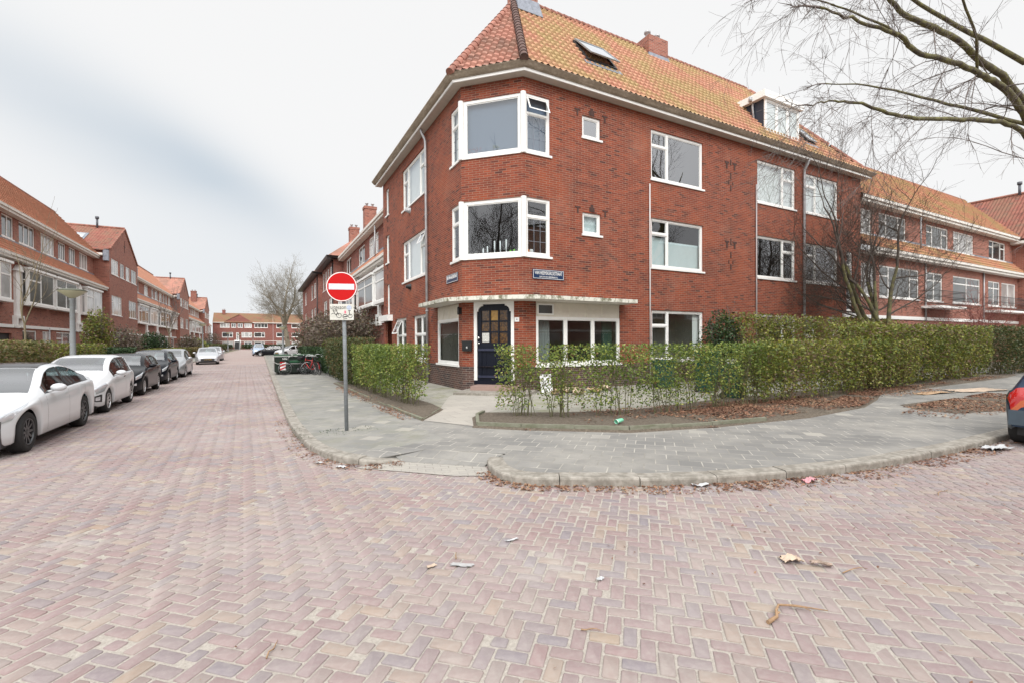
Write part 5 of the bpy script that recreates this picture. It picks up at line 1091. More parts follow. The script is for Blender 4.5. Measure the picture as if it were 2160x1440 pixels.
def make_car(name, label, sp, mat, loc, heading, group=None, rim=RIMS, far=False, spokes=10):
    """built nose at x=0 towards +x tail, y across; heading = world direction (deg, from +X) the NOSE points to"""
    L, Wd, WB, FO, wr = sp['L'], sp['W'], sp['WB'], sp['FO'], sp['wr']; top, belt = sp['top'], sp['belt']; hw = Wd/2; wx = (FO, FO+WB); ra = wr+.055
    xs = set(np.linspace(.0, L, 34 if far else 58).round(4).tolist())
    for w in wx:
        for a in np.linspace(0, 180, 9 if far else 17): xs.add(round(w+ra*math.cos(R(a)), 4))
        xs.add(round(w-ra-.004, 4)); xs.add(round(w+ra+.004, 4))
    for e in (.012, .035, .07, .12, .19): xs.add(e); xs.add(round(L-e, 4))
    for k in sp['marks']: xs.add(round(k, 4))
    xs = sorted(xs); q = [xs[0]]
    for x in xs[1:]:
        if x-q[-1] > .006 or x in sp['marks']: q.append(x)
    xs = q
    def plan(x):
        nf, nr = sp.get('nf', .75), sp.get('nr', .55); v = 1.0
        if x < nf: v = 1-sp.get('fr', .30)*((nf-x)/nf)**sp.get('fe', 2.6)
        if L-x < nr: v = min(v, 1-sp.get('rr', .20)*((nr-L+x)/nr)**2.6)
        return v
    sill = sp.get('sill', .21)
    def zb(x):
        z = sill
        if x < .25: z = sill+.02+.10*((.25-x)/.25)**2
        if L-x < .35: z = sill+.13*((.35-L+x)/.35)
        for w in wx:
            if abs(x-w) < ra: z = max(z, math.sqrt(max(0, ra*ra-(x-w)**2))+wr-.01)
        return z
    NR = 13
    def row(x, j):
        t, b = interp(top, x), interp(belt, x); b = min(b, t-.02); w = hw*plan(x); z0 = zb(x); up = t-b; tum = sp.get('tum', .36)
        body = b-z0
        if j == 0: return (w-.055, z0)
        if j == 1: return (w-.012, z0+min(.03, body*.1))
        if j == 2: return (w, z0+body*.30)
        if j == 3: return (w+.004, z0+body*.58)
        if j == 4: return (w-.006, z0+body*.84)
        if j == 5: return (w-.030, b-.012)
        if j == 6: return (w-.055, b+.004)
        rf = max(0, min(1, up/.30)); yr = (w-.055)-tum*max(0, up-.06)-.03
        if j == 7: return (yr+(.012 if rf > .5 else 0)*rf+(1-rf)*0, b+(up-.075*rf)*(.90 if rf < 1 else 1.0))
        if j == 8: return (yr-.035*rf-.05*(1-rf), t-.040*rf-.012*(1-rf))
        if j == 9: return (yr-.11, t-.017)
        if j == 10: return (yr*.72, t-.004)
        if j == 11: return (yr*.38, t+.004)
        return (0, t+.008)
    def P(x, j, s): y, z = row(x, j); return Vector((x, s*y, z))
    A0, A1, C0, C1, W0, W1, B0, B1 = sp['win']      # side glass from/to, b-pillar, windscreen, backlight
    mb_, side, wsc = MB(), {1: MB(), -1: MB()}, MB(); blt = MB()
    grid = {}
    def gv(mb, x, j, s): return P(x, j, s)
    for s in (1, -1):
        for i in range(len(xs)-1):
            x0, x1 = xs[i], xs[i+1]; xm = (x0+x1)/2
            for j in range(NR-1):
                quad = [P(x0, j, s), P(x1, j, s), P(x1, j+1, s), P(x0, j+1, s)]
                if s < 0: quad = quad[::-1]
                tgt = mb_; up0, up1 = interp(top, x0)-interp(belt, x0), interp(top, x1)-interp(belt, x1)
                if j == 6 and A0 < xm < A1 and not any(c-.045 < xm < c+.045 for c in C0): tgt = side[s]
                if j >= 9 and W0 < xm < W1: tgt = wsc
                if j >= 9 and B0 < xm < B1: tgt = blt
                tgt.face(quad, smooth=True)
    # close nose and tail
    for x, flip in ((xs[0], 1), (xs[-1], -1)):
        for j in range(NR-1): q4 = [P(x, j, -1), P(x, j, 1), P(x, j+1, 1), P(x, j+1, -1)]; mb_.face(q4[::flip], smooth=False)
    def merged(mb, name, mats, parent, **k):
        if not mb.f: return None
        o = mb.build(name, mats, parent, local=True, **k); import bmesh
        bm = bmesh.new(); bm.from_mesh(o.data); bmesh.ops.remove_doubles(bm, verts=bm.verts, dist=.0015); bm.to_mesh(o.data); bm.free(); return o
    E = empty(name, loc, label, 'car', group, rz=R(heading+180)); OFF = Vector((-L/2, 0, 0))
    # shift so the empty sits at mid-length on the road
    for mbx in (mb_, side[1], side[-1], wsc, blt): mbx.v = [(a-L/2, b, c) for a, b, c in mbx.v]
    merged(mb_, 'body', mat, E)
    for s in (1, -1): merged(side[s], 'side_window', CARGL, E)
    merged(wsc, 'windscreen', WSGL, E); merged(blt, 'rear_window', CARGL, E)
    if sp.get('glassroof'):
        pass
    def patch(nm, x0, x1, j0, j1, s, mt, off=.006, nx=8, lab=None, sub=5):
        """panel following the body skin between stations x0..x1 and section rows j0..j1 (fractions allowed)"""
        m = MB()
        def Q(x, jj):
            j = int(math.floor(jj)); j = min(j, NR-2); f = jj-j; p = P(x, j, s).lerp(P(x, j+1, s), f)
            e = .01; pu = P(x+e, j, s).lerp(P(x+e, j+1, s), f)-p; pv = P(x, j+1, s)-P(x, j, s); n = pu.cross(pv)*s; n = n.normalized() if n.length > 1e-9 else Vector((0, s, 0))
            if n.dot(p-Vector((L/2, 0, .6))) < 0: n = -n
            return p+n*off
        for i in range(nx):
            for k in range(sub):
                X0, X1 = (x0(k/sub)+(x1(k/sub)-x0(k/sub))*i/nx, x0(k/sub)+(x1(k/sub)-x0(k/sub))*(i+1)/nx) if callable(x0) else (x0+(x1-x0)*i/nx, x0+(x1-x0)*(i+1)/nx)
                X2, X3 = (x0((k+1)/sub)+(x1((k+1)/sub)-x0((k+1)/sub))*i/nx, x0((k+1)/sub)+(x1((k+1)/sub)-x0((k+1)/sub))*(i+1)/nx) if callable(x0) else (X0, X1)
                J0, J1 = j0+(j1-j0)*k/sub, j0+(j1-j0)*(k+1)/sub; m.face([Q(X0, J0), Q(X1, J0), Q(X3, J1), Q(X2, J1)], smooth=True)
        m.v = [(a-L/2, b, c) for a, b, c in m.v]; return merged(m, nm, mt, E, label=lab)
    for s in (1, -1):
        for args in sp['lights']: patch(args[0], args[1], args[2], args[3], args[4], s, args[5])
        patch('window_trim', A0-.02, A1+.02, 5.9, 6.06, s, DARK, nx=22, sub=1, off=.003)
        if not far:
            for c in C0: patch('pillar_trim', c-.05, c+.05, 6.05, 6.98, s, DARK, nx=1, off=.004)
            for c in sp['doors']: patch('door_gap', c-.004, c+.004, 1.2, 5.9, s, BLACK, nx=1, off=.0012, sub=8)
            patch('sill_trim', wx[0]+ra+.02, wx[1]-ra-.02, 0.0, .9, s, DARK if sp.get('dsill', 1) else mat, nx=12, sub=2, off=.004)
            for c in sp['handles']: patch('door_handle', c, c+.17, 4.15, 4.42, s, CHROME if not sp.get('bh') else mat, nx=2, off=.018, sub=1)
    # front face, plates
    def fbox(nm, x, y0, y1, z0, z1, mt, d=.012, sg=-1, lab=None):
        m = MB(); X = x-L/2; m.box((min(X, X+sg*d), y0, z0), (max(X, X+sg*d), y1, z1)); return m.build(nm, mt, E, local=True, label=lab)
    for a in sp.get('front', []): fbox(a[0], 0.0, *a[1:5], a[5])
    for a in sp.get('rear', []): fbox(a[0], L, *a[1:5], a[5], sg=1)
    for a in sp.get('fpatch', []):
        for s in (1, -1): patch(a[0], a[1], a[2], a[3], a[4], s, a[5])
    # underbody, interior, mirrors
    m = MB(); m.box((-L/2+.22, -hw+.17, .17), (L/2-.25, hw-.17, .60)); m.build('underbody', DARK, E, local=True)
    m = MB(); bx0, bx1 = wx[0]+.45-L/2, L/2-.55; zt = interp(belt, L*.5)-.02; m.box((bx0, -hw+.14, .45), (bx1, hw-.14, zt-.10))
    for y in (-.38, .38):
        for x in (wx[0]+1.05, wx[0]+1.95):
            if x < L-.9: X = x-L/2; i = len(m.v); m.box((X, y-.24, zt-.1), (X+.14, y+.24, zt+.17)); m.box((X+.02, y-.12, zt+.18), (X+.12, y+.12, zt+.34))
    m.box((W0+.25-L/2+.3, -hw+.2, zt-.1), (W0+.75-L/2+.3, hw-.2, zt+.0)); m.build('interior', DARK, E, local=True)
    for s in (1, -1):
        y, z = row(A0+.18, 6); X = A0+.12-L/2; m = MB(); M_ = Matrix.Translation((X+.02, s*(y+.14), z+.09)) @ Matrix.Diagonal((.085, .12, .072, 1))
        m.lathe([(math.sin(a), -math.cos(a)) for a in [math.pi*k/8 for k in range(9)]], 12, M_); m.tube([(X+.03, s*(y-.02), z+.01), (X+.03, s*(y+.08), z+.04)], .022, 6); m.build('mirror', mat if sp.get('mbody', 1) else DARK, E, local=True)
    # wheels
    for k, w in enumerate(wx):
        for s in (1, -1):
            yo = hw-.035; M_ = Matrix.Translation((w-L/2, s*(yo-.11), wr)) @ Matrix.Rotation(-s*math.pi/2, 4, 'X')
            t_ = MB(); n = 18 if far else 36; rr_ = wr*.66
            t_.lathe([(rr_, -.10), (wr*.93, -.105), (wr, -.075), (wr, .075), (wr*.94, .103), (wr*.80, .112), (rr_, .098)], n, M_); wo_ = t_.build('wheel', TYRE, E, local=True)
            c = MB(); c.lathe([(rr_*1.01, .10), (rr_*.96, .102), (rr_*.93, .08), (rr_*.90, .02), (rr_*.88, -.06), (0, -.06)], n, M_)
            c.build('rim_well', DARK, wo_, local=True)
            c = MB(); c.lathe([(rr_*1.012, .097), (rr_*.985, .108), (rr_*.93, .10), (rr_*.92, .085)], n, M_); c.lathe([(.0, .085), (.045, .085), (.06, .07), (.065, .03)], 14, M_)
            ns = spokes
            for a in range(ns):
                th_ = 2*math.pi*a/ns; ww = (.022 if ns > 7 else .035); d = Vector((math.cos(th_), math.sin(th_), 0)); e = Vector((-d.y, d.x, 0)); i = len(c.v)
                pts = [d*.04-e*ww*1.1, d*.04+e*ww*1.1, d*rr_*.95+e*ww*.75, d*rr_*.95-e*ww*.75]
                c.v += [tuple(M_ @ (p+Vector((0, 0, zz)))) for zz, rad in ((.055, 0),) for p in pts]+[tuple(M_ @ (p*.998+Vector((0, 0, .078 if kk < 2 else .092)))) for kk, p in enumerate(pts)]
                for f in ((0,3,2,1),(4,5,6,7),(0,1,5,4),(1,2,6,5),(2,3,7,6),(3,0,4,7)): c.idx([i+z for z in f])
            c.build('rim', rim, wo_, local=True)
    return E
HB = lambda L=4.05, W=1.73, H=1.48, WB=2.5, hood=.80: dict(L=L, W=W, WB=WB, FO=.80, wr=.31,
    top=[(0, .56), (.03, .66), (.14, hood-.07), (.5, hood+.06), (.95, hood+.16), (1.18, hood+.235), (1.45, hood+.40), (1.98, H-.055), (2.35, H-.005), (2.8, H), (3.35, H-.06), (L-.38, H-.16), (L-.20, H-.36), (L-.07, .93), (L-.03, .80), (L, .55)],
    belt=[(0, .50), (.1, .64), (.5, .78), (1.0, .885), (1.6, .925), (L-.7, .99), (L-.3, .99), (L-.1, .86), (L, .5)], marks=[1.22, 1.95, L-.42, L-.14, 2.42], win=(1.34, L-.50, (2.42, 3.18), None, 1.20, 1.93, L-.40, L-.12),
    doors=(1.30, 2.42, 3.22), handles=(2.16, 3.02), nf=.8, fr=.27, fe=2.4, nr=.5, rr=.16, tum=.36,
    lights=[('headlight', (lambda t: .10+.08*t), (lambda t: .36+.34*t), 3.9, 5.95, LAMPG), ('fog_lamp', .05, .14, 2.1, 2.8, LAMPG), ('tail_light', L-.22, L-.03, 4.2, 6.0, TAILR), ('indicator', .80, .86, 3.9, 4.2, TAILO)],
    front=[('grille', -.52, .52, .30, .44, BLACK), ('upper_grille', -.36, .36, .49, .545, BLACK), ('number_plate', -.26, .26, .455, .485, PLATEY)], rear=[('number_plate', -.26, .26, .42, .53, PLATEY)])
def place_car(name, label, sp, mat, X, yf, yr=None, face=-90, **k):
    """nose towards -Y (the camera); X = outer wheel side"""
    cx = X-sp['W']/2+.04; nose = yf-sp['FO']; return make_car(name, label, sp, mat, (cx, nose+sp['L']/2, 0), face, **k)
PW = paint('white_car_paint', (.64, .66, .68)); PW2 = paint('cool_white_car_paint', (.60, .62, .64)); PB = paint('black_car_paint', (.004, .005, .008), coat=.38, sp=.1); PB2 = paint('dark_blue_black_paint', (.005, .007, .013), coat=.38, sp=.1)
PS = paint('silver_car_paint', (.42, .44, .46), .6, .35); PS2 = paint('light_silver_paint', (.55, .57, .60), .55, .35); PN = paint('navy_car_paint', (.012, .030, .065), .2); PBL = paint('pale_blue_paint', (.42, .52, .66), .4)
sedan = dict(L=4.70, W=1.86, WB=2.83, FO=.84, wr=.337, sill=.20, glassroof=1,
    top=[(0, .55), (.02, .62), (.10, .68), (.4, .79), (.9, .885), (1.30, .965), (1.55, 1.08), (2.1, 1.36), (2.45, 1.43), (2.8, 1.44), (3.2, 1.40), (3.7, 1.26), (4.15, 1.10), (4.42, 1.03), (4.58, 1.01), (4.66, .93), (4.70, .70)],
    belt=[(0, .48), (.1, .60), (.5, .735), (1.0, .845), (1.5, .90), (2.4, .945), (3.4, .985), (4.1, 1.0), (4.5, .95), (4.7, .62)], marks=[1.34, 2.12, 3.05, 4.12], win=(1.60, 3.95, (2.66,), None, 1.32, 2.10, 3.25, 4.15),
    doors=(1.52, 2.62, 3.58), handles=(2.42, 3.40), bh=1, nf=1.0, fr=.34, fe=2.3, nr=.7, rr=.20, tum=.40, dsill=0,
    lights=[('headlight', (lambda t: .12+.10*t), (lambda t: .56+.32*t), 3.8, 5.85, LAMPG), ('bumper_vent', .05, .14, 1.6, 2.7, BLACK), ('fog_lamp', .14, .22, 1.7, 2.3, LAMPG), ('tail_light', 4.42, 4.62, 4.4, 5.7, TAILR)],
    front=[('lower_grille', -.42, .42, .27, .36, BLACK)], rear=[('number_plate', -.26, .26, .50, .61, PLATEY)])
E1 = place_car('parked_car', 'white fastback saloon with dark alloy wheels and black glass roof, nearest parked car', sedan, PW, -3.44, 10.83, rim=RIMD, group='cars parked along the kerb opposite the corner house')
# black glass roof of the saloon
def glass_roof(E, sp):
    m = MB(); L, hw = sp['L'], sp['W']/2
    xs = np.linspace(2.14, 3.20, 14)
    for i in range(13):
        for s in (1, -1):
            r = []
            for x in (xs[i], xs[i+1]):
                t, b = interp(sp['top'], x), interp(sp['belt'], x); yr = hw-.055-.40*(t-b-.06)-.03; r.append([(x-L/2, s*(yr-.10), t-.008), (x-L/2, s*yr*.72, t+.006), (x-L/2, s*yr*.38, t+.013), (x-L/2, 0, t+.016)])
            for j in range(3): m.face([r[0][j], r[1][j], r[1][j+1], r[0][j+1]], smooth=True)
    return m.build('glass_roof', paint('black_roof_glass', (.006, .006, .008)), E, local=True)
glass_roof(E1, sedan)
GC = 'cars parked along the kerb opposite the corner house'
up = HB(3.78, 1.68, 1.50, 2.45, .86); up['front'] = [('number_plate', -.26, .26, .44, .52, PLATEY), ('grille', -.45, .45, .27, .38, BLACK)]
up['lights'] = [('headlight', .12, (lambda t: .40+.22*t) if False else .56, 3.5, 5.9, LAMPG), ('fog_lamp_surround', .07, .30, 1.7, 3.1, BLACK), ('fog_lamp', .11, .24, 2.0, 2.75, LAMPG), ('tail_light', 3.5, 3.74, 4.2, 6.2, TAILR)]
place_car('parked_car', 'small white hatchback with black ringed fog lamps right behind the white saloon', up, PW, -3.55, 16.1, group=GC, spokes=8)
place_car('parked_car', 'glossy black hatchback with large bright headlamps, behind the small white hatchback', HB(4.06, 1.73, 1.45, 2.59), PB, -3.62, 20.9, group=GC)
place_car('parked_car', 'black hatchback ahead of the grey hatchback, fourth parked car along the kerb', HB(4.0, 1.75, 1.52, 2.55, .84), PB2, -3.68, 26.3, group=GC)
place_car('parked_car', 'silver grey hatchback between the black hatchback and the red parked scooter', HB(3.99, 1.70, 1.52, 2.53, .88), PS, -3.56, 30.9, group=GC)
pg = HB(4.30, 1.80, 1.47, 2.61, .82); pg['front'] = [('grille', -.50, .50, .34, .52, DARK), ('number_plate', -.27, .27, .40, .50, PLATEY)]
make_car('parked_car', 'silver hatchback with wide yellow number plate, parked at a slight angle', pg, PS2, (-4.15, 50.3, 0), -85, group=GC, far=True)
make_car('parked_car', 'small light car with dark lower bumper, last one parked before the bicycles', HB(4.0, 1.72, 1.5), PS2, (-4.35, 59.9, 0), -90, group=GC, far=True)
# vehicles further down the street
make_car('car', 'pale blue small van-like car standing in the far side of the street', HB(4.1, 1.75, 1.75, 2.6, .95), PBL, (-.1, 80.5, 0), -90, far=True)
make_car('car', 'black hatchback seen side-on, turning in front of the pale blue car', HB(3.9, 1.7, 1.5), PB, (1.35, 76.6, 0), 172, far=True)
make_car('car', 'white car mostly hidden behind the lamp post and waste container', HB(4.1, 1.75, 1.5), PW2, (3.9, 74.5, 0), -150, far=True)
old = HB(3.83, 1.66, 1.42, 2.45, .82); L_ = 3.83
old['top'] = old['top'][:9]+[(2.75, 1.42), (3.15, 1.38), (L_-.42, 1.28), (L_-.24, 1.05), (L_-.10, .90), (L_-.05, .84), (L_-.015, .56), (L_, .40)]
old['belt'] = [(0, .50), (.1, .62), (.5, .76), (1.0, .86), (1.6, .90), (L_-.7, .93), (L_-.3, .92), (L_-.08, .80), (L_, .38)]
old['win'] = (1.34, L_-.62, (2.42,), None, 1.20, 1.93, L_-.50, L_-.22); old['marks'] = [1.22, 1.95, L_-.5, L_-.22]; old['tum'] = .44; old['rr'] = .20; old['nr'] = .6
old['lights'] = [('headlight', .10, .45, 4.5, 5.9, LAMPG), ('tail_light', L_-.20, L_-.03, 4.1, 9.2, TAILR), ('rear_indicator', L_-.045, L_-.030, 4.1, 9.0, TAILO)]
old['rear'] = [('rear_bumper', -.70, .70, .37, .62, simple('slate_bumper_face', (.06, .085, .11), .45, var=.1)), ('number_plate', -.26, .26, .48, .59, PLATEY)]; old['fpatch'] = [('bumper', L_-.62, L_-.002, .3, 3.6, simple('slate_bumper', (.06, .085, .11), .45, var=.1))]
make_car('hatchback', 'dark blue old hatchback with red tail light and slate bumper, parked at the corner kerb', old, PN, (11.18+L_/2, 2.26, 0), 0)
# ------------------------------------------------------------------ street furniture and small things
GALV = stained('galvanised_steel', (.24, .26, .28), (.13, .15, .14), .6)
SRED = simple('sign_red', (.50, .002, .003), .5, spec=.2); SREF = simple('sign_reflective_white', (.62, .64, .70), .35); SREDD = simple('sign_red_edge', (.38, .02, .03), .5)
SG = empty('no_entry_sign', (1.47, 9.53, SZ), 'round red no entry sign with white bar above a small plate on a grey pole', 'traffic sign')
m = MB(); m.tube([(1.48, 9.53, SZ), (1.44, 9.53, 3.10)], .036, 14); m.build('pole', GALV, SG)
sd_ = Vector((-1.44, -9.50, 0)).normalized(); sn = Vector((sd_.x, sd_.y, 0)); sr = Vector((-sn.y, sn.x, 0)); zc = 2.875; c0 = Vector((1.40, 9.47, zc))
sn = (Matrix.Rotation(R(-9), 3, 'Z') @ sn); sr = Vector((-sn.y, sn.x, 0)); FR = Matrix(((sr.x, 0, sn.x, c0.x), (sr.y, 0, sn.y, c0.y), (0, 1, 0, c0.z), (0, 0, 0, 1))) @ Matrix.Diagonal((.85, .85, 1, 1))
m = MB(); m.lathe([(0, -.02), (.335, -.02), (.335, .012), (.325, .012)], 48, FR); m.build('sign_back', SREDD, SG)
m = MB(); m.lathe([(.330, .0125), (.330, .0135), (.312, .0135)], 48, FR, smooth=False); m.build('sign_rim', WHITE, SG)
m = MB(); m.lathe([(.314, .0128), (0, .0128)], 48, FR, smooth=False); m.build('sign_face', SRED, SG)
m = MB(); m.box((-.275, -.066, .0132), (.275, .066, .0150), M=FR); m.build('white_bar', SREF, SG)
pc = c0+Vector((0, 0, -.487)); PR = Matrix(((sr.x, 0, sn.x, pc.x), (sr.y, 0, sn.y, pc.y), (0, 1, 0, pc.z), (0, 0, 0, 1))) @ Matrix.Diagonal((.93, .90, 1, 1))
m = MB(); m.box((-.235, -.170, -.008), (.235, .170, .008), M=PR); PLT_ = m.build('sub_plate', stained('aged_white_plate', (.66, .66, .61), (.42, .42, .36), .5), SG)
tp = PR @ Vector((-.045, .10, .0085)); text_mesh('uitgezond', .11, tp, sr, (0, 0, 1), width=.33, ext=.001).build('lettering', BLACK, PLT_)
def ringp(m, cx, cy, r, w, n=20, a0=0, a1=360):
    for k in range(n):
        a, b = R(a0+(a1-a0)*k/n), R(a0+(a1-a0)*(k+1)/n); m.face([PR @ Vector((cx+rr*math.cos(t), cy+rr*math.sin(t), .0095)) for rr, t in ((r, a), (r, b), (r-w, b), (r-w, a))])
def linep(m, pts, w=.010):
    for p, q in zip(pts, pts[1:]):
        p, q = Vector(p), Vector(q); d = (q-p).normalized(); n = Vector((-d.y, d.x))*w/2; m.face([PR @ Vector((*v, .0097)) for v in (p+n, p-n, q-n, q+n)])
m = MB(); ringp(m, -.055, -.075, .052, .010); ringp(m, -.165, -.075, .052, .010, a0=40, a1=150); linep(m, [(-.055, -.075), (-.10, .02), (-.165, .02), (-.115, -.07), (-.085, -.01)]); linep(m, [(-.115, -.07), (-.165, .02), (-.175, .045)]); linep(m, [(-.185, .045), (-.150, .045)]); linep(m, [(-.10, .02), (-.092, .048)])
m.build('bicycle_symbol', BLACK, PLT_)
m = MB(); ringp(m, .165, -.085, .045, .011); linep(m, [(.165, -.085), (.148, .0), (.150, .03)], .012); linep(m, [(.125, .03), (.178, .03)], .012); ringp(m, .065, -.10, .055, .014, a0=20, a1=170); linep(m, [(.02, -.11), (.115, -.09)], .022); linep(m, [(.03, -.148), (.105, -.14)], .012)
m.build('moped_symbol', BLACK, PLT_)
m = MB(); m.box((.05, -.03, .0085), (.085, .03, .0098), M=PR); m.build('pink_sticker', simple('sticker_pink', (.65, .16, .22), .5), PLT_)
m = MB(); m.lathe([(.052, .0095), (0, .0100)], 18, PR @ Matrix.Translation((.145, .095, 0))); m.build('round_sticker', simple('sticker_blue', (.42, .48, .60), .5, var=.3, vs=60), PLT_)

# street lamps with shallow bowl heads
LGL = NT('lamp_bowl'); LGL.base((.62, .60, .42)).rough(.35); LGL = LGL.m
def lamp_post(label, x, y, h=3.72, r=.085, z0=SZ, sc=1.0, group='bowl headed street lamps', R_=None):
    E = empty('street_lamp', (x, y, z0), label, 'street lamp', group); m = MB()
    m.lathe([(r*1.1, z0), (r*1.1, z0+.9), (r*.9, z0+1.0), (r*.75, h-.28), (r*.95, h-.26), (r*.95, h-.20)], 14, Matrix.Translation((x, y, 0))); m.build('pole', stained('lamp_post_paint', (.27, .29, .31), (.22, .23, .20), .6), E)
    T = Matrix.Translation((x, y, 0)); m = MB(); m.lathe([(.05*sc, h-.20), (.10*sc, h-.17), (.26*sc, h-.06), (.40*sc, h+.05), (.42*sc, h+.08)], 24, T); m.build('bowl', LGL, E)
    m = MB(); m.lathe([(.43*sc, h+.075), (.44*sc, h+.10), (.30*sc, h+.15), (.0, h+.17)], 24, T); m.build('lid', simple('lamp_lid', (.10, .11, .08), .6), E)
    return E
lamp_post('tall grey street lamp with cream bowl head standing beside the white parked cars', -6.2, 23.4, 3.72, .105)
lamp_post('street lamp with small cream head near the far silver cars', -5.9, 66, 4.0, .09); lamp_post('street lamp at the far end before the brick block', -6.0, 118, 4.0, .09)
lamp_post('grey street lamp standing behind the dark waste container', 1.75, 44, 3.05, .10, sc=.75)
lamp_post('distant street lamp in front of the closing brick block', -1.6, 150, 4.2, .09); lamp_post('distant street lamp between the far parked bicycles and the brick block', -4.9, 150, 4.2, .09)
# dark waste container
C_ = empty('waste_container', (1.7, 29.2, SZ), 'low dark green waste container with 682 and red white stripes by the bicycles', 'container')
DG = simple('container_green', (.008, .018, .012), .35); m = MB(); z = SZ
m.prism([(.72, 28.5), (2.75, 28.5), (2.75, 30.1), (.72, 30.1)], z+.14, z+.97)
for k in range(1): m.prism([(.80, 28.6), (2.67, 28.6), (2.67, 30.0), (.80, 30.0)], z+.06, z+.138)
m.build('body', DG, C_); m = MB(); m.prism([(.66, 28.42), (2.81, 28.42), (2.81, 30.18), (.66, 30.18)], z+.972, z+1.02); m.build('rim', simple('rim_grey', (.33, .35, .33), .5), C_)
m = MB(); m.prism([(.70, 28.7), (2.72, 28.7), (2.72, 30.1), (.70, 30.1)], z+1.022, z+1.08); m.build('lid', simple('lid_green', (.035, .085, .045), .5), C_)
m = MB(); m.tube([(.64, 28.38, z+.95), (.66, 28.36, z+.70), (.85, 28.36, z+.60), (2.3, 28.36, z+.58)], .02, 6); m.build('hose', simple('hose_grey', (.45, .45, .43), .5), C_)
text_mesh('682', .17, (1.22, 28.49, z+.87), (1, 0, 0), (0, 0, 1), ext=.004).build('number', WHITE, C_)
m = MB(); m.box((.98, 28.47, z+.25), (1.26, 28.495, z+.70)); sb_ = m.build('stripe_board', WHITE, C_); m = MB()
for k in range(3): z0_ = z+.25+k*.18; m.face([(.98, 28.466, z0_), (1.26, 28.466, z0_+.10), (1.26, 28.466, min(z0_+.19, z+.70)), (.98, 28.466, z0_+.09)])
m.build('red_stripes', SRED, sb_); m = MB(); m.box((1.45, 28.48, z+.66), (2.35, 28.495, z+.80)); m.build('green_panel', GREENP, C_)
for x in (.9, 2.5):
    for y in (28.75, 29.85): m = MB(); m.tube([(x-.03, y, z+.06), (x+.03, y, z+.06)], .055, 10); m.build('caster', BLACK, C_)
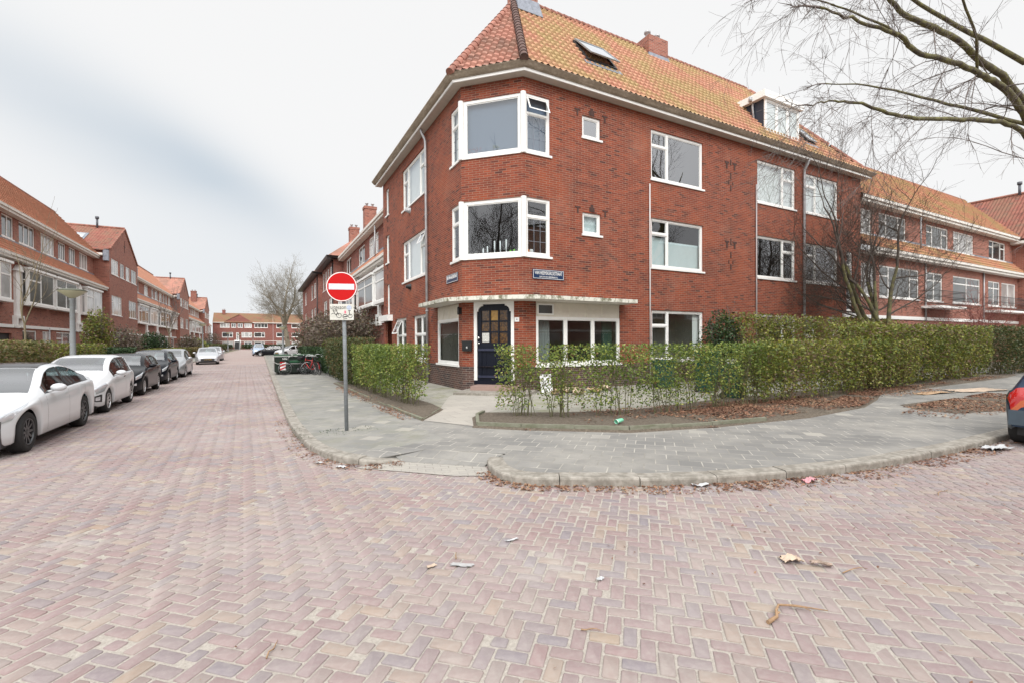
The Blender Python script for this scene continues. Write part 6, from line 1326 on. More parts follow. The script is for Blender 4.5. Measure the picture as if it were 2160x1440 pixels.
# bicycles
def bicycle(label, x, y, rz, lean=0.0, frame=BLACK, grp='bicycles leaning by the waste container', crate=None, sc=1.0, z0=SZ):
    E = empty('bicycle', (x, y, z0), label, 'bicycle', grp, rz=R(rz)); ML = Matrix.Rotation(R(lean), 4, 'X') @ Matrix.Scale(sc, 4)
    def bd(mb, nm, mt, par=None): mb.v = [tuple(ML @ Vector(v)) for v in mb.v]; return mb.build(nm, mt, par or E, local=True)
    for wx_ in (-.54, .56):
        m = MB(); n = 24; Mx = Matrix.Translation((wx_, 0, .35)) @ Matrix.Rotation(math.pi/2, 4, 'X')
        m.lathe([(.335, -.018), (.352, -.012), (.352, .012), (.335, .018), (.325, 0), (.335, -.018)], n, Mx); w = bd(m, 'wheel', TYRE)
        m = MB(); m.lathe([(.318, -.010), (.328, -.008), (.328, .008), (.318, .010), (.318, -.010)], n, Mx); m.lathe([(.0, -.04), (.022, -.04), (.022, .04), (0, .04)], 8, Mx)
        for k in range(14): a = 2*math.pi*k/14; m.tube([(wx_+.02*math.cos(a), .02*(-1)**k, .35+.02*math.sin(a)), (wx_+.32*math.cos(a), 0, .35+.32*math.sin(a))], .0022, 3, caps=False)
        bd(m, 'rim', RIMS, w)
    m = MB(); T = lambda p, r=.016: m.tube(p, r, 7)
    T([(-.54, 0, .35), (-.10, 0, .28)]); T([(-.10, 0, .28), (-.24, 0, .82)]); T([(-.22, 0, .76), (.38, 0, .80)]); T([(-.10, 0, .28), (.40, 0, .68)], .019); T([(-.54, 0, .35), (-.22, 0, .72)], .010); T([(.40, 0, .62), (.38, 0, .88)], .02); T([(.40, 0, .62), (.56, .0, .35)], .014); T([(-.24, 0, .82), (-.25, 0, .92)], .013)
    bd(m, 'frame', frame); m = MB(); m.tube([(.38, 0, .88), (.36, 0, 1.02), (.34, .02, 1.06), (.34, .16, 1.10), (.20, .28, 1.06), (.12, .29, 1.03)], .013, 7); m.tube([(.36, 0, 1.02), (.34, -.02, 1.06), (.34, -.16, 1.10), (.20, -.28, 1.06), (.12, -.29, 1.03)], .013, 7); m.tube([(.38, 0, .88), (.36, 0, 1.03)], .014, 7); bd(m, 'handlebar', CHROME)
    m = MB(); m.lathe([(0, .98), (.09, .97), (.11, .94), (.09, .92), (0, .92)], 12, Matrix.Translation((-.27, 0, 0)) @ Matrix.Diagonal((1.25, .9, 1, 1))); bd(m, 'saddle', BLACK)
    m = MB(); m.box((-.86, -.06, .72), (-.34, .06, .735)); m.tube([(-.80, .05, .725), (-.54, .05, .35)], .006, 4); m.tube([(-.80, -.05, .725), (-.54, -.05, .35)], .006, 4); bd(m, 'luggage_rack', BLACK)
    m = MB(); Mx = Matrix.Translation((-.54, 0, .35)) @ Matrix.Rotation(math.pi/2, 4, 'X')
    for k in range(9): a0, a1 = R(20+k*18), R(38+k*18); m.face([(-.54+.375*math.cos(a0), -.03, .35+.375*math.sin(a0)), (-.54+.375*math.cos(a1), -.03, .35+.375*math.sin(a1)), (-.54+.375*math.cos(a1), .03, .35+.375*math.sin(a1)), (-.54+.375*math.cos(a0), .03, .35+.375*math.sin(a0))])
    bd(m, 'mudguard', frame); m = MB(); m.lathe([(.0, -.02), (.09, -.02), (.09, -.01), (0, -.01)], 14, Matrix.Translation((-.10, 0, .28)) @ Matrix.Rotation(math.pi/2, 4, 'X')); m.tube([(-.10, .03, .28), (-.03, .07, .14), (-.03, .14, .14)], .009, 5); m.tube([(-.10, -.03, .28), (-.17, -.07, .42), (-.17, -.14, .42)], .009, 5); bd(m, 'crankset', DARK)
    if crate: m = MB(); m.box((.52, -.2, .82), (.86, .2, 1.04)); bd(m, 'front_crate', crate)
    return E
BRED = simple('red_bike_paint', (.45, .02, .02), .3, coat=.5)
bicycle('black bicycle leaning side-on against the front of the waste container', 1.75, 27.95, 172, 8)
bicycle('bicycle with red frame and dark crate standing at the container end', 2.35, 27.7, 118, 5, BRED, crate=DARK)
bicycle('dark bicycle with wide handlebar seen nearly end-on next to the hedge', 2.78, 27.6, 96, -3)
bicycle('bicycle almost hidden in the hedge with only its wheel showing', 3.25, 26.3, 84, -6)
bicycle('bicycle behind the waste container with only handlebar and saddle showing', 1.95, 30.6, 100, 4)
GB = 'far bicycles parked on the pavement beyond the cars'
for i in range(7): bicycle('one of the small bicycles in the far row beyond the silver cars', -6.0-.2*(i % 2), 68+i*1.0, 10+7*(i % 3), 3 if i % 2 else -4, BLACK, grp=GB)
# scooter
SC = empty('scooter', (-5.9, 37.6, SZ), 'dark scooter with red body parked on the pavement beside the silver hatchback', 'scooter'); ox, oy = -5.95, 37.6
m = MB()
for dy in (-.62, .60): m.lathe([(.12, -.05), (.22, -.05), (.235, 0), (.22, .05), (.12, .05)], 16, Matrix.Translation((ox, oy+dy, SZ+.235)) @ Matrix.Rotation(math.pi/2, 4, 'Y'))
m.build('wheels', TYRE, SC)
m = MB(); m.tube([(ox, oy-.60, SZ+.24), (ox, oy-.45, SZ+.60), (ox, oy-.35, SZ+.98)], [.06, .10, .07], 10); m.tube([(ox, oy-.40, SZ+.35), (ox, oy-.1, SZ+.22), (ox, oy+.1, SZ+.25)], [.14, .16, .14], 10); m.tube([(ox, oy+.0, SZ+.32), (ox, oy+.3, SZ+.55), (ox, oy+.80, SZ+.62)], [.14, .20, .09], 10); m.build('body', BRED, SC)
m = MB(); m.tube([(ox, oy-.02, SZ+.76), (ox, oy+.35, SZ+.78), (ox, oy+.68, SZ+.80)], [.09, .13, .10], 10); m.build('seat', BLACK, SC)
m = MB(); m.tube([(ox-.32, oy-.25, SZ+1.04), (ox, oy-.37, SZ+1.0), (ox+.32, oy-.25, SZ+1.04)], .018, 6); m.build('handlebar', BLACK, SC)
# wheelie bins and clutter behind the hedge
BING = simple('bin_green', (.006, .060, .045), .45)
def wheelie(label, x, y, rz=0, h=1.06, mt=BING):
    E = empty('wheelie_bin', (x, y, SZ), label, 'bin', 'green wheelie bins behind the corner hedge', rz=R(rz)); m = MB(); i = len(m.v); a, b = .23, .28
    m.v += [(-a, -a, .06), (a, -a, .06), (a, a, .06), (-a, a, .06), (-b, -b, h-.1), (b, -b, h-.1), (b, b, h-.1), (-b, b, h-.1)]
    for f in ((0,3,2,1),(4,5,6,7),(0,1,5,4),(1,2,6,5),(2,3,7,6),(3,0,4,7)): m.idx([i+k for k in f])
    m.box((-b-.02, -b-.02, h-.14), (b+.02, b+.02, h-.105)); m.build('body', mt, E, local=True); m = MB(); m.box((-b-.03, -b-.04, h-.10), (b+.03, b+.02, h-.05)); m.box((-b+.02, -b+.0, h-.05), (b-.02, b-.03, h-.02)); m.build('lid', mt, E, local=True)
    for s in (-1, 1): m = MB(); m.tube([(s*.26, .22, .10), (s*.21, .22, .10)], .10, 14); m.build('wheel', BLACK, E, local=True)
    m = MB(); m.tube([(-.22, b+.02, h-.12), (-.22, b+.09, h-.10), (.22, b+.09, h-.10), (.22, b+.02, h-.12)], .016, 6); m.build('handle', mt, E, local=True); return E
wheelie('green wheelie bin standing closest behind the hedge foot', 12.3, 9.0, 12); wheelie('tallest green wheelie bin, its lid showing above the sill of the ground floor window', 13.1, 10.6, -8, 1.40); wheelie('low green wheelie bin right below the ground floor window', 12.95, 12.3, 5)
CHX, CHY = 3.2, 1.0
CH = empty('garden_chair', (11.5+CHX, 9.6+CHY, SZ), 'white plastic garden chair visible through gaps in the hedge', 'chair'); PLW = simple('white_plastic', (.72, .73, .74), .4)
class MBC(MB):
    def build(s, *a, **k): s.v = [(x-11.5, y-9.6, z-SZ) for x, y, z in s.v]; return MB.build(s, *a, **k)
m = MBC(); m.box((11.25, 9.35, .53), (11.75, 9.85, .56)); m.build('seat', PLW, CH, local=True); m = MBC()
for k in range(6): x = 11.27+k*.085; m.box((x, 9.84, .57), (x+.05, 9.88, 1.12))
m.box((11.24, 9.835, 1.08), (11.76, 9.885, 1.16)); m.build('backrest', PLW, CH, local=True)
for x in (11.27, 11.70):
    for y in (9.38, 9.82): m = MBC(); m.box((x, y, SZ), (x+.04, y+.04, .53)); m.build('leg', PLW, CH, local=True)
    m = MBC(); m.box((x, 9.37, .74), (x+.045, 9.86, .77)); m.box((x, 9.37, .56), (x+.04, 9.41, .74)); m.build('armrest', PLW, CH, local=True)
m = MB(); m.box((0, 0, 0), (.42, .03, .62), M=Matrix.Translation((8.35, 13.35, SZ)) @ Matrix.Rotation(R(-12), 4, 'X') @ Matrix.Rotation(R(-8), 4, 'Z')); tag(m.build('white_board', PLW), 'white board leaning on the clinker plinth beneath the shop window', 'board')
CARD = simple('cardboard', (.46, .31, .19), .8, var=.2, vs=4); CARDP = simple('pale_cardboard', (.55, .43, .33), .85, var=.2, vs=9); PAPER = simple('waste_paper', (.50, .51, .52), .7, var=.1, vs=30)
def crumpled(name, label, cat, x, y, z, sx, sy, hgt, mat, seed, rz=0, n=9, group=None):
    rr = np.random.default_rng(seed); g = np.linspace(-1, 1, n); X, Y = np.meshgrid(g, g); e = 1-.28*rr.random(X.shape)*((np.abs(X) > .9) | (np.abs(Y) > .9))
    Z = hgt*(rr.random(X.shape)*.8+.3*np.sin(X*3+seed)); Z -= Z.min(); c, s = math.cos(R(rz)), math.sin(R(rz)); xx, yy = X*sx*e, Y*sy*e
    V = np.stack([x+xx*c-yy*s, y+xx*s+yy*c, z+.003+Z], -1).reshape(-1, 3); top_ = V+[0, 0, .002]; ci = (np.arange(n-1)[:, None]*n+np.arange(n-1)[None]).ravel(); F = np.stack([ci, ci+1, ci+n+1, ci+n], 1)
    return np_mesh(name, np.concatenate([V, top_]), np.concatenate([F, F[:, ::-1]+n*n]), mat, label=label, cat=cat, group=group)
gch = 'torn cardboard pieces in front of the shop window'
for k, (x, y, s, c) in enumerate(((8.6, 12.7, .30, CARD), (9.3, 12.9, .42, CARDP), (10.0, 12.6, .34, CARD), (10.7, 12.9, .30, CARDP), (9.0, 12.2, .25, CARDP))): crumpled('cardboard_piece', ['brown cardboard piece beside the white board', 'largest pale cardboard heap under the shop window', 'brown cardboard below the right pane of the shop window', 'pale cardboard farthest from the door', 'small pale cardboard piece nearest to the hedge'][k], 'cardboard', x, y, SZ, s, s*.7, .16, c, 20+k, 20*k, group=gch)
crumpled('flattened_box', 'large flattened cardboard box lying near the tree pit', 'cardboard', 21.2, 6.4, SZ, 1.25, .42, .03, CARDP, 31, -12); crumpled('flattened_box', 'thin flattened cardboard strip beside the larger flattened box', 'cardboard', 18.9, 6.7, SZ, .9, .22, .04, CARD, 32, -10)
crumpled('crushed_carton', 'torn crushed carton with pale and black halves lying on the clay pavers', 'litter', 3.80, 2.26, .004, .085, .055, .035, CARDP, 33, -30); crumpled('crushed_carton', 'flat torn strip of carton touching the crushed carton on the pavers', 'litter', 3.93, 2.10, .004, .085, .028, .03, simple('dirty_carton', (.33, .25, .20), .8, var=.4, vs=20), 34, -45)
crumpled('paper_scrap', 'flattened grey white paper scrap on the pavers with a twig on it', 'litter', 1.42, 3.50, .004, .11, .03, .004, simple('greyed_paper', (.40, .40, .40), .8, var=.15, vs=30), 35, -35); crumpled('paper_scrap', 'small yellowish paper scrap next to the larger grey one', 'litter', 1.20, 3.60, .004, .045, .025, .006, CARDP, 36, 10)
crumpled('plastic_wrap', 'crumpled clear white wrapper lying in leaf litter below the kerb', 'litter', 4.80, 3.98, .004, .11, .035, .03, PAPER, 37, -25); crumpled('plastic_bag', 'pink plastic scrap in the gutter below the kerb', 'litter', 6.14, 3.42, .004, .10, .05, .045, simple('pink_plastic', (.62, .30, .33), .5), 38, -20)
crumpled('paper_scrap', 'small white paper scrap by the curved kerb of the sign corner', 'litter', .78, 7.55, .004, .06, .03, .01, PAPER, 39, -30); crumpled('paper_scrap', 'white torn paper in the gutter close to the curved kerb', 'litter', 1.02, 7.12, .004, .08, .04, .02, PAPER, 40, -30)
crumpled('plastic_bag', 'crumpled white plastic lying under the rear of the dark blue hatchback', 'litter', 10.6, 2.95, .004, .30, .12, .06, PAPER, 41, -10); crumpled('paper_scrap', 'white paper flake on the pavers between carton and kerb', 'litter', 2.25, 2.78, .004, .035, .02, .01, PAPER, 42, 10); crumpled('paper_scrap', 'thin white paper flake on the pavers above the crooked twig', 'litter', 2.0, 3.72, .004, .07, .015, .008, PAPER, 43, 0)
CP = empty('paper_cup', (6.36, 7.22, SZ+.06), 'flattened mint green cup lying in the hedge bed', 'cup'); m = MB(); m.lathe([(.055, 0), (.045, .16), (.0, .16)], 14, Matrix.Translation((6.28, 7.24, SZ+.10)) @ Matrix.Rotation(R(80), 4, 'Y') @ Matrix.Diagonal((.8, 1.1, 1, 1))); m.build('cup', simple('mint_cup', (.22, .62, .42), .5), CP); m = MB(); m.lathe([(.058, -.002), (.058, .012), (.053, .012)], 14, Matrix.Translation((6.28, 7.24, SZ+.10)) @ Matrix.Rotation(R(80), 4, 'Y') @ Matrix.Diagonal((.8, 1.1, 1, 1))); m.build('rim', WHITE, CP)
TW = simple('dead_twig', (.33, .21, .12), .8, var=.3, vs=20)
m = MB(); m.tube([(2.83, 1.83, .012), (2.93, 1.835, .018), (2.98, 1.87, .03), (3.05, 1.90, .03), (3.16, 1.85, .02), (3.30, 1.72, .012)], [.013, .011, .009, .008, .006, .003], 7); m.tube([(3.12, 1.87, .02), (3.17, 1.80, .03), (3.20, 1.77, .012)], [.005, .004, .002], 5); m.tube([(2.95, 1.85, .02), (2.97, 1.84, .035)], .006, 5); tag(m.build('fallen_twig', TW), 'crooked brown twig lying on the pavers below the crushed carton', 'twig')
def twig(x, y, L, a, label):
    m = MB(); rr = random.Random(int(x*100)); p = [(x, y, .008)]
    for i in range(4): a += rr.uniform(-.4, .4); p.append((p[-1][0]+L/4*math.cos(a), p[-1][1]+L/4*math.sin(a), .008+rr.random()*.012))
    m.tube(p, [.005, .0045, .004, .003, .002], 5); tag(m.build('fallen_twig', TW), label, 'twig', 'small twigs scattered on the pavers')
for (x, y, L, a, l) in ((.02, 3.0, .16, .9, 'pale split twig nearest to the white saloon'), (.16, 2.45, .14, .2, 'short pale wood chip in front of the white saloon'), (.10, 2.18, .2, -.5, 'thin forked dark twig just below the short wood chip'), (1.42, 3.62, .12, 1.2, 'twig lying over the grey paper scrap'), (3.95, 1.95, .25, .1, 'thin twig behind the crushed carton'), (6.9, 2.4, .35, .5, 'bent twig on pavers before the curved kerb end'), (1.75, 2.35, .12, -.6, 'orange brown twig in the middle of the pavers'), (.85, 1.9, .16, 1.0, 'pale twig close to the bottom middle of the view')): twig(x, y, L, a, l)
# things on the window sill of the middle corner window
SLV = simple('candle_white', (.80, .82, .85), .4); GRN = simple('bright_green_glass', (.16, .62, .03), .2); ORG = simple('orange_thing', (.65, .22, .05), .6)
def sillp(u, d=.26): return (Ax+CU[0]*u-CN[0]*d, Ay+CU[1]*u-CN[1]*d)
zs = MIDZ[0]+.085
def cand(u, h, label):
    x, y = sillp(u); m = MB(); T = Matrix.Translation((x, y, 0)); m.lathe([(0, zs), (.05, zs), (.045, zs+.02), (.018, zs+.05), (.018, zs+h*.4), (.032, zs+h*.42), (.032, zs+h*.45)], 12, T); m.lathe([(.028, zs+h*.45), (.026, zs+h), (.01, zs+h+.02), (0, zs+h+.02)], 10, T); tag(m.build('candlestick', SLV), label, 'candlestick', 'ornaments on the middle corner window sill')
for u, h, l in ((1.15, .50, 'tall white candlestick behind the middle corner window, left of three'), (1.36, .48, 'tall white candlestick behind the middle corner window, middle of three'), (1.58, .52, 'tallest white candlestick behind the middle corner window, next to green glasses'), (.72, .26, 'short white candlestick near small white pots'), (.88, .32, 'medium white candlestick between the short one and three tall ones')): cand(u, h, l)
def pot(u, r, h, mt, label, nm='glass'):
    x, y = sillp(u); m = MB(); m.lathe([(0, zs), (r*.8, zs), (r, zs+h), (r*.85, zs+h), (r*.7, zs+.01)], 12, Matrix.Translation((x, y, 0))); tag(m.build(nm, mt), label, nm, 'ornaments on the middle corner window sill')
for u, r, h, mt, l, nm in ((1.74, .03, .15, GRN, 'bright green glass beside the tallest candlestick', 'glass'), (1.87, .03, .17, GRN, 'green glass in the middle of three on the sill', 'glass'), (2.04, .03, .16, GRN, 'green glass closest to the corner post', 'glass'), (.22, .07, .10, SLV, 'low white pot at the far left of the sill', 'pot'), (.42, .07, .10, SLV, 'low white pot second from the left of the sill', 'pot')): pot(u, r, h, mt, l, nm)
for x, mt, l, r, h in ((8.28, ORG, 'orange ornament behind the leaded pane of the middle corner window', .09, .16), (8.45, SLV, 'white mug behind the leaded pane of the middle corner window', .075, .18)):
    m = MB(); m.lathe([(0, zs), (r*.8, zs), (r, zs+h*.5), (r*.8, zs+h), (0, zs+h)], 12, Matrix.Translation((x, 14.16, 0))); tag(m.build('ornament', mt), l, 'ornament', 'ornaments on the middle corner window sill')
zs2 = TOPZ[0]+.09; FLR = simple('red_flower', (.55, .03, .05), .6)
def flower(u, label, mt, leafy):
    x, y = sillp(u, .20); E = empty('potted_plant', (x, y, zs2), label, 'plant'); m = MB(); rr = random.Random(int(u*100)); m.lathe([(0, zs2), (.045, zs2), (.06, zs2+.09), (.0, zs2+.09)], 10, Matrix.Translation((x, y, 0))); m.build('pot', SLV, E); m = MB()
    for k in range(26 if leafy else 12):
        a, b, h = rr.uniform(0, 6.28), rr.uniform(.02, .15), rr.uniform(.12, .30); c = Vector((x+CU[0]*b*math.cos(a), y+CU[1]*b*math.cos(a), zs2+h)); s = .035; t = Vector((rr.uniform(-1, 1), rr.uniform(-1, 1), rr.uniform(-1, 1))).normalized(); w = t.orthogonal(); m.face([c-t*s, c+w*s*.5, c+t*s, c-w*s*.5])
    m.build('foliage' if leafy else 'blossom', mt, E)
flower(.35, 'red flowering pot plant in the top corner window near its left post', FLR, False); flower(.58, 'second red flowering pot plant in the top corner window', FLR, False); flower(1.25, 'green leafy plant in the middle of the top corner window', LEAFX, True)
# ------------------------------------------------------------------ plants
def leaf_quads(P, size, rng, up=.35, asp=.62):
    """one folded leaf-sized quad per point"""
    n = len(P); a = rng.normal(0, 1, (n, 3)); a[:, 2] = a[:, 2]*.8; a /= np.linalg.norm(a, axis=1, keepdims=True)
    b = np.cross(a, rng.normal(0, 1, (n, 3))+np.array([0, 0, up])); b /= np.linalg.norm(b, axis=1, keepdims=True)+1e-9
    s = size*rng.uniform(.65, 1.3, (n, 1)); c = np.cross(a, b)*s*.10
    V = np.stack([P-a*s, P+b*s*asp+c, P+a*s, P-b*s*asp+c], 1).reshape(-1, 3); F = np.arange(n*4).reshape(-1, 4); return V, F
def along(path, t):
    P = np.array(path, float); seg = np.linalg.norm(np.diff(P[:, :2], axis=0), axis=1); cum = np.concatenate([[0], np.cumsum(seg)]); s = t*cum[-1]
    i = np.clip(np.searchsorted(cum, s, side='right')-1, 0, len(seg)-1); f = ((s-cum[i])/seg[i])[:, None]; Q = P[i]*(1-f)+P[i+1]*f; d = (P[i+1]-P[i])[:, :2]/seg[i][:, None]
    return Q, np.stack([-d[:, 1], d[:, 0]], 1), cum[-1]
class TB:
    """many thin tubes in one numpy mesh"""
    def __init__(s): s.V, s.F, s.n = [], [], 0
    def add(s, pts, rad, k=4):
        pts = np.asarray(pts, float); m = len(pts); rad = np.asarray(rad, float); d = np.gradient(pts, axis=0); d /= np.linalg.norm(d, axis=1, keepdims=True)+1e-9
        ref = np.array([.31, .77, .55]); a = np.cross(d, ref); a /= np.linalg.norm(a, axis=1, keepdims=True)+1e-9; b = np.cross(d, a); th = np.arange(k)*2*np.pi/k
        V = pts[:, None]+(a[:, None]*np.cos(th)[None, :, None]+b[:, None]*np.sin(th)[None, :, None])*rad[:, None, None]
        i = np.arange(m-1)[:, None]*k; j = np.arange(k)[None]; j2 = (j+1) % k; F = np.stack([i+j, i+j2, i+k+j2, i+k+j], -1).reshape(-1, 4)+s.n
        s.V.append(V.reshape(-1, 3)); s.F.append(F); s.n += m*k
    def build(s, name, mat, parent, **k): return np_mesh(name, np.concatenate(s.V), np.concatenate(s.F), mat, parent=parent, smooth=True, **k) if s.V else None
def hedge(label, path, hw, z0, h, per_m, mat, seed, stems=3, size=.034, gap=0.0, topj=.06, inner=True, group='clipped hedges around the corner garden', stem_mat=TWIGH, bare=.12, core=None, name='hedge'):
    """path [(x, y)], hw half width, h height; leaves crowd the clipped surface, stems show at the foot"""
    rng = np.random.default_rng(seed); Q0, _, L = along(path, np.array([.5])); E = empty(name, (float(Q0[0, 0]), float(Q0[0, 1]), z0), label, name.replace('_', ' '), group)
    n = int(per_m*L); t = rng.random(n); Q, N, _ = along(path, t); v = rng.uniform(-1, 1, n); v = np.sign(v)*np.abs(v)**.55
    z = bare*h+(1-bare)*h*rng.beta(1.5, 1.05, n); fr = np.clip(z/h, 0, 1)
    lump = .10*np.sin(t*L*5.1+seed)+.08*np.sin(t*L*11.7+v*2)+.06*np.sin(z*9+t*L*3); wz = hw*(.55+.45*np.minimum(1, fr*1.8))*(1+lump)
    cl = np.sin(t*L*6.3+seed*1.7)+np.sin(t*L*2.9+z*5+v)+np.sin(z*8+t*L*9)*.7; keep = (cl+rng.normal(0, .9, n)) > (gap*3.4-2.3)
    P = np.stack([Q[:, 0]+N[:, 0]*v*wz, Q[:, 1]+N[:, 1]*v*wz, z0+np.minimum(z, h*(1+.022*np.sin(t*L*1.7+seed)+.018*np.sin(t*L*4.3))+rng.normal(0, topj, n))], 1)+rng.normal(0, .02, (n, 3)); P = P[keep]
    V, F = leaf_quads(P, size, rng); np_mesh('foliage', V, F, mat, parent=E)
    T = TB(); ns = int(stems*L)
    for i in range(ns):
        tt = (i+.5)/ns if stems < 5 else rng.random(); tt = min(1, max(0, tt+rng.normal(0, .25)/L)); q, nn, _ = along(path, np.array([tt])); q, nn = q[0], nn[0]; dd = np.array([-nn[1], nn[0]])*-1
        for k in range(int(rng.integers(2, 5))):
            o = rng.normal(0, .05, 2); s1, s2 = rng.normal(0, .16), rng.uniform(-.8, .8)*hw; hh = h*rng.uniform(.7, 1.0); pts = []
            for f in np.linspace(0, 1, 6): pts.append([q[0]+o[0]+dd[0]*s1*f+nn[0]*s2*f+rng.normal(0, .018), q[1]+o[1]+dd[1]*s1*f+nn[1]*s2*f+rng.normal(0, .018), z0-.03+hh*f])
            r = rng.uniform(.006, .013); T.add(pts, np.linspace(r, r*.35, 6), 4)
            for _ in range(7):
                f = rng.uniform(.25, .98); i0 = int(f*5); p = np.array(pts[i0]); e = p+rng.normal(0, .13, 3)+[0, 0, .16]; e[2] = min(e[2], z0+h+.05); T.add([p, (p+e)/2+rng.normal(0, .015, 3), e], [r*.4, r*.3, r*.15], 3)
    T.build('stems', stem_mat, E)
    return E
def dense(label, path, hw, z0, h, seed, mat=LEAFD, per=2300, group='clipped hedges around the corner garden', size=.036, **k): return hedge(label, path, hw, z0, h, per, mat, seed, stems=6, size=size, gap=0, bare=.03, group=group, **k)
GH = 'clipped hedges around the corner garden'
hedge('see-through young privet hedge with bare stems at its foot, in front of the shop window', [(4.72, 9.50), (5.95, 8.50), (8.1, 7.85), (10.0, 7.85), (12.6, 7.85)], .27, SZ+.05, 1.60, 2700, LEAF, 3, stems=3.8, size=.030, gap=.42, topj=.10, bare=.10)
hedge('fuller green hedge above brown leaf litter, right of the see-through hedge', [(11.4, 7.8), (14, 7.75), (17.3, 7.9), (20.5, 8.0)], .42, SZ+.05, 1.68, 2400, LEAFY, 4, stems=3.6, size=.037, gap=.32, bare=.06)
dense('tall yellow-green hedge along the right hand pavement', [(16.8, 8.35), (19.5, 8.45), (24, 8.55), (29.2, 8.75)], .62, SZ, 2.30, 5, LEAFY, 2300, size=.047, topj=.11)
dense('tall dark green hedge block standing beyond the yellow-green hedge', [(30.4, 8.7), (34, 8.7), (42, 8.8)], .75, SZ, 2.35, 6, LEAFD, 1900, size=.05)
hedge('high loose brownish hedge deeper in the garden, before the ground floor windows', [(15.4, 11.4), (20, 11.6), (28.5, 11.8)], .5, SZ, 2.75, 1700, LEAFY, 7, stems=3.5, size=.046, gap=.35, topj=.22, name='garden_hedge', group=None)
hedge('young green privet hedge with thin stems, right behind the sign pole', [(3.66, 11.75), (3.36, 14.2), (3.22, 17.9)], .27, SZ+.04, 1.62, 3300, LEAF, 8, stems=4.4, size=.030, gap=.22, bare=.10)
dense('tall dense dark hedge block between the sign pole and the bicycles', [(3.42, 18.2), (3.38, 21.5), (3.45, 25.3)], .55, SZ, 1.92, 9, LEAFD, 3600, size=.038)
dense('lower dark hedge running behind the bicycles and waste container', [(3.5, 25.6), (3.5, 33), (3.5, 46)], .5, SZ, 1.45, 10, LEAFE, 1300, size=.055)
GL_ = 'front garden hedges on the parked car side'
hb = leafmat('mixed_brown_hedge_leaf', [(0, (.06, .07, .02)), (.35, (.12, .13, .035)), (.6, (.19, .17, .05)), (.8, (.20, .12, .065)), (1, (.27, .18, .10))])
dense('long brownish green hedge nearest to the white saloon', [(-7.95, 10), (-7.95, 18), (-7.9, 25.9)], .55, SZ, 1.86, 11, hb, 1700, GL_, size=.05)
dense('green hedge section directly behind the tall lamp post', [(-7.9, 26.3), (-7.9, 33.2)], .5, SZ, 1.74, 12, LEAFY, 1500, GL_, size=.055)
dense('low dark green hedge right after the lamp post hedge', [(-7.9, 33.6), (-7.9, 40.5)], .5, SZ, 1.50, 13, LEAFE, 1300, GL_, size=.06)
dense('low yellow-green hedge in front of the dome shaped shrub', [(-7.7, 46), (-7.7, 63)], .5, SZ, 1.30, 14, LEAFY, 900, GL_, size=.075)
dense('low brown hedge beside the red scooter and silver hatchback', [(-7.7, 64), (-7.7, 86)], .5, SZ, 1.25, 15, hb, 600, GL_, size=.09)
dense('distant green hedge before the third gabled house', [(-7.9, 92), (-7.9, 140)], .6, SZ, 1.6, 16, LEAFD, 260, GL_, size=.14)
dense('dark hedge along the foot of the brick block closing the street', [(-12, 171), (-7.4, 171)], .5, 0, 1.5, 17, LEAFE, 260, GL_, size=.15); dense('dark hedge below the right windows of the brick block closing the street', [(-5, 171), (12, 171)], .5, 0, 1.5, 18, LEAFE, 260, GL_, size=.15)
def shrub(label, x, y, z0, rx, ry, h, n, mat, seed, size=.05, base=.1, stems=14, name='shrub', group=None, smat=TWIG, hollow=.5):
    rng = np.random.default_rng(seed); E = empty(name, (x, y, z0), label, 'shrub', group); a = rng.uniform(0, 2*np.pi, n); u = rng.random(n)**hollow; el = np.arcsin(rng.uniform(-.55, 1, n))
    lob = 1+.16*np.sin(3*a+seed)+.12*np.sin(7*a+el*4+seed); cz = base+(h-base)*.42
    P = np.stack([x+rx*u*lob*np.cos(a)*np.cos(el), y+ry*u*lob*np.sin(a)*np.cos(el), z0+cz+np.where(el > 0, (h-cz), (cz-base)*1.2)*u*np.sin(el)*(1+.1*np.sin(5*a))], 1)
    V, F = leaf_quads(P, size, rng); np_mesh('foliage', V, F, mat, parent=E); T = TB()
    for i in range(stems):
        a0 = rng.uniform(0, 6.28); r_ = rng.uniform(.3, .9); p0 = np.array([x+rng.normal(0, .08), y+rng.normal(0, .08), z0-.05]); e = np.array([x+rx*r_*math.cos(a0), y+ry*r_*math.sin(a0), z0+h*rng.uniform(.6, .98)])
        pts = [p0+(e-p0)*f+np.array([0, 0, .25*h*math.sin(f*3.1)*.3])+rng.normal(0, .03, 3) for f in np.linspace(0, 1, 6)]; T.add(pts, np.linspace(.022, .005, 6)*(h/2.5), 4)
        for _ in range(10): q = pts[int(rng.integers(2, 6))]; T.add([q, q+rng.normal(0, .12, 3)+[0, 0, .1], q+rng.normal(0, .3, 3)+[0, 0, .25]], [.006, .005, .003], 3)
    T.build('stems', smat, E); return E
shrub('dark green rounded bush against the brick wall between the ground floor windows', 15.6, 11.9, SZ, 1.05, .8, 2.85, 5200, LEAFE, 21, .05)
shrub('large straggly brown shrub with curling leaves above the bicycles', 5.4, 33.5, SZ, 2.9, 4.2, 4.15, 7500, LEAFB, 22, .085, base=1.2, stems=40, hollow=.6)
shrub('second brown shrub rising before the dark brick hipped houses', 4.9, 43, SZ, 2.3, 5.0, 3.9, 4200, LEAFB, 23, .11, base=.9, stems=30)
shrub('lime green small shrub peeking over the low dark hedge', 4.1, 33.0, SZ, .55, .6, 1.95, 900, LEAFX, 24, .05, base=.8)
shrub('upright green shrub in the front garden between lamp post and first gabled house', -9.6, 41.0, SZ, .9, 1.3, 4.1, 2600, LEAFY, 25, .08, base=.8)
shrub('brown leafless shrub next to the upright green one', -9.2, 46.5, SZ, 1.1, 2.0, 3.1, 2400, LEAFB, 26, .08, base=.2, stems=26)
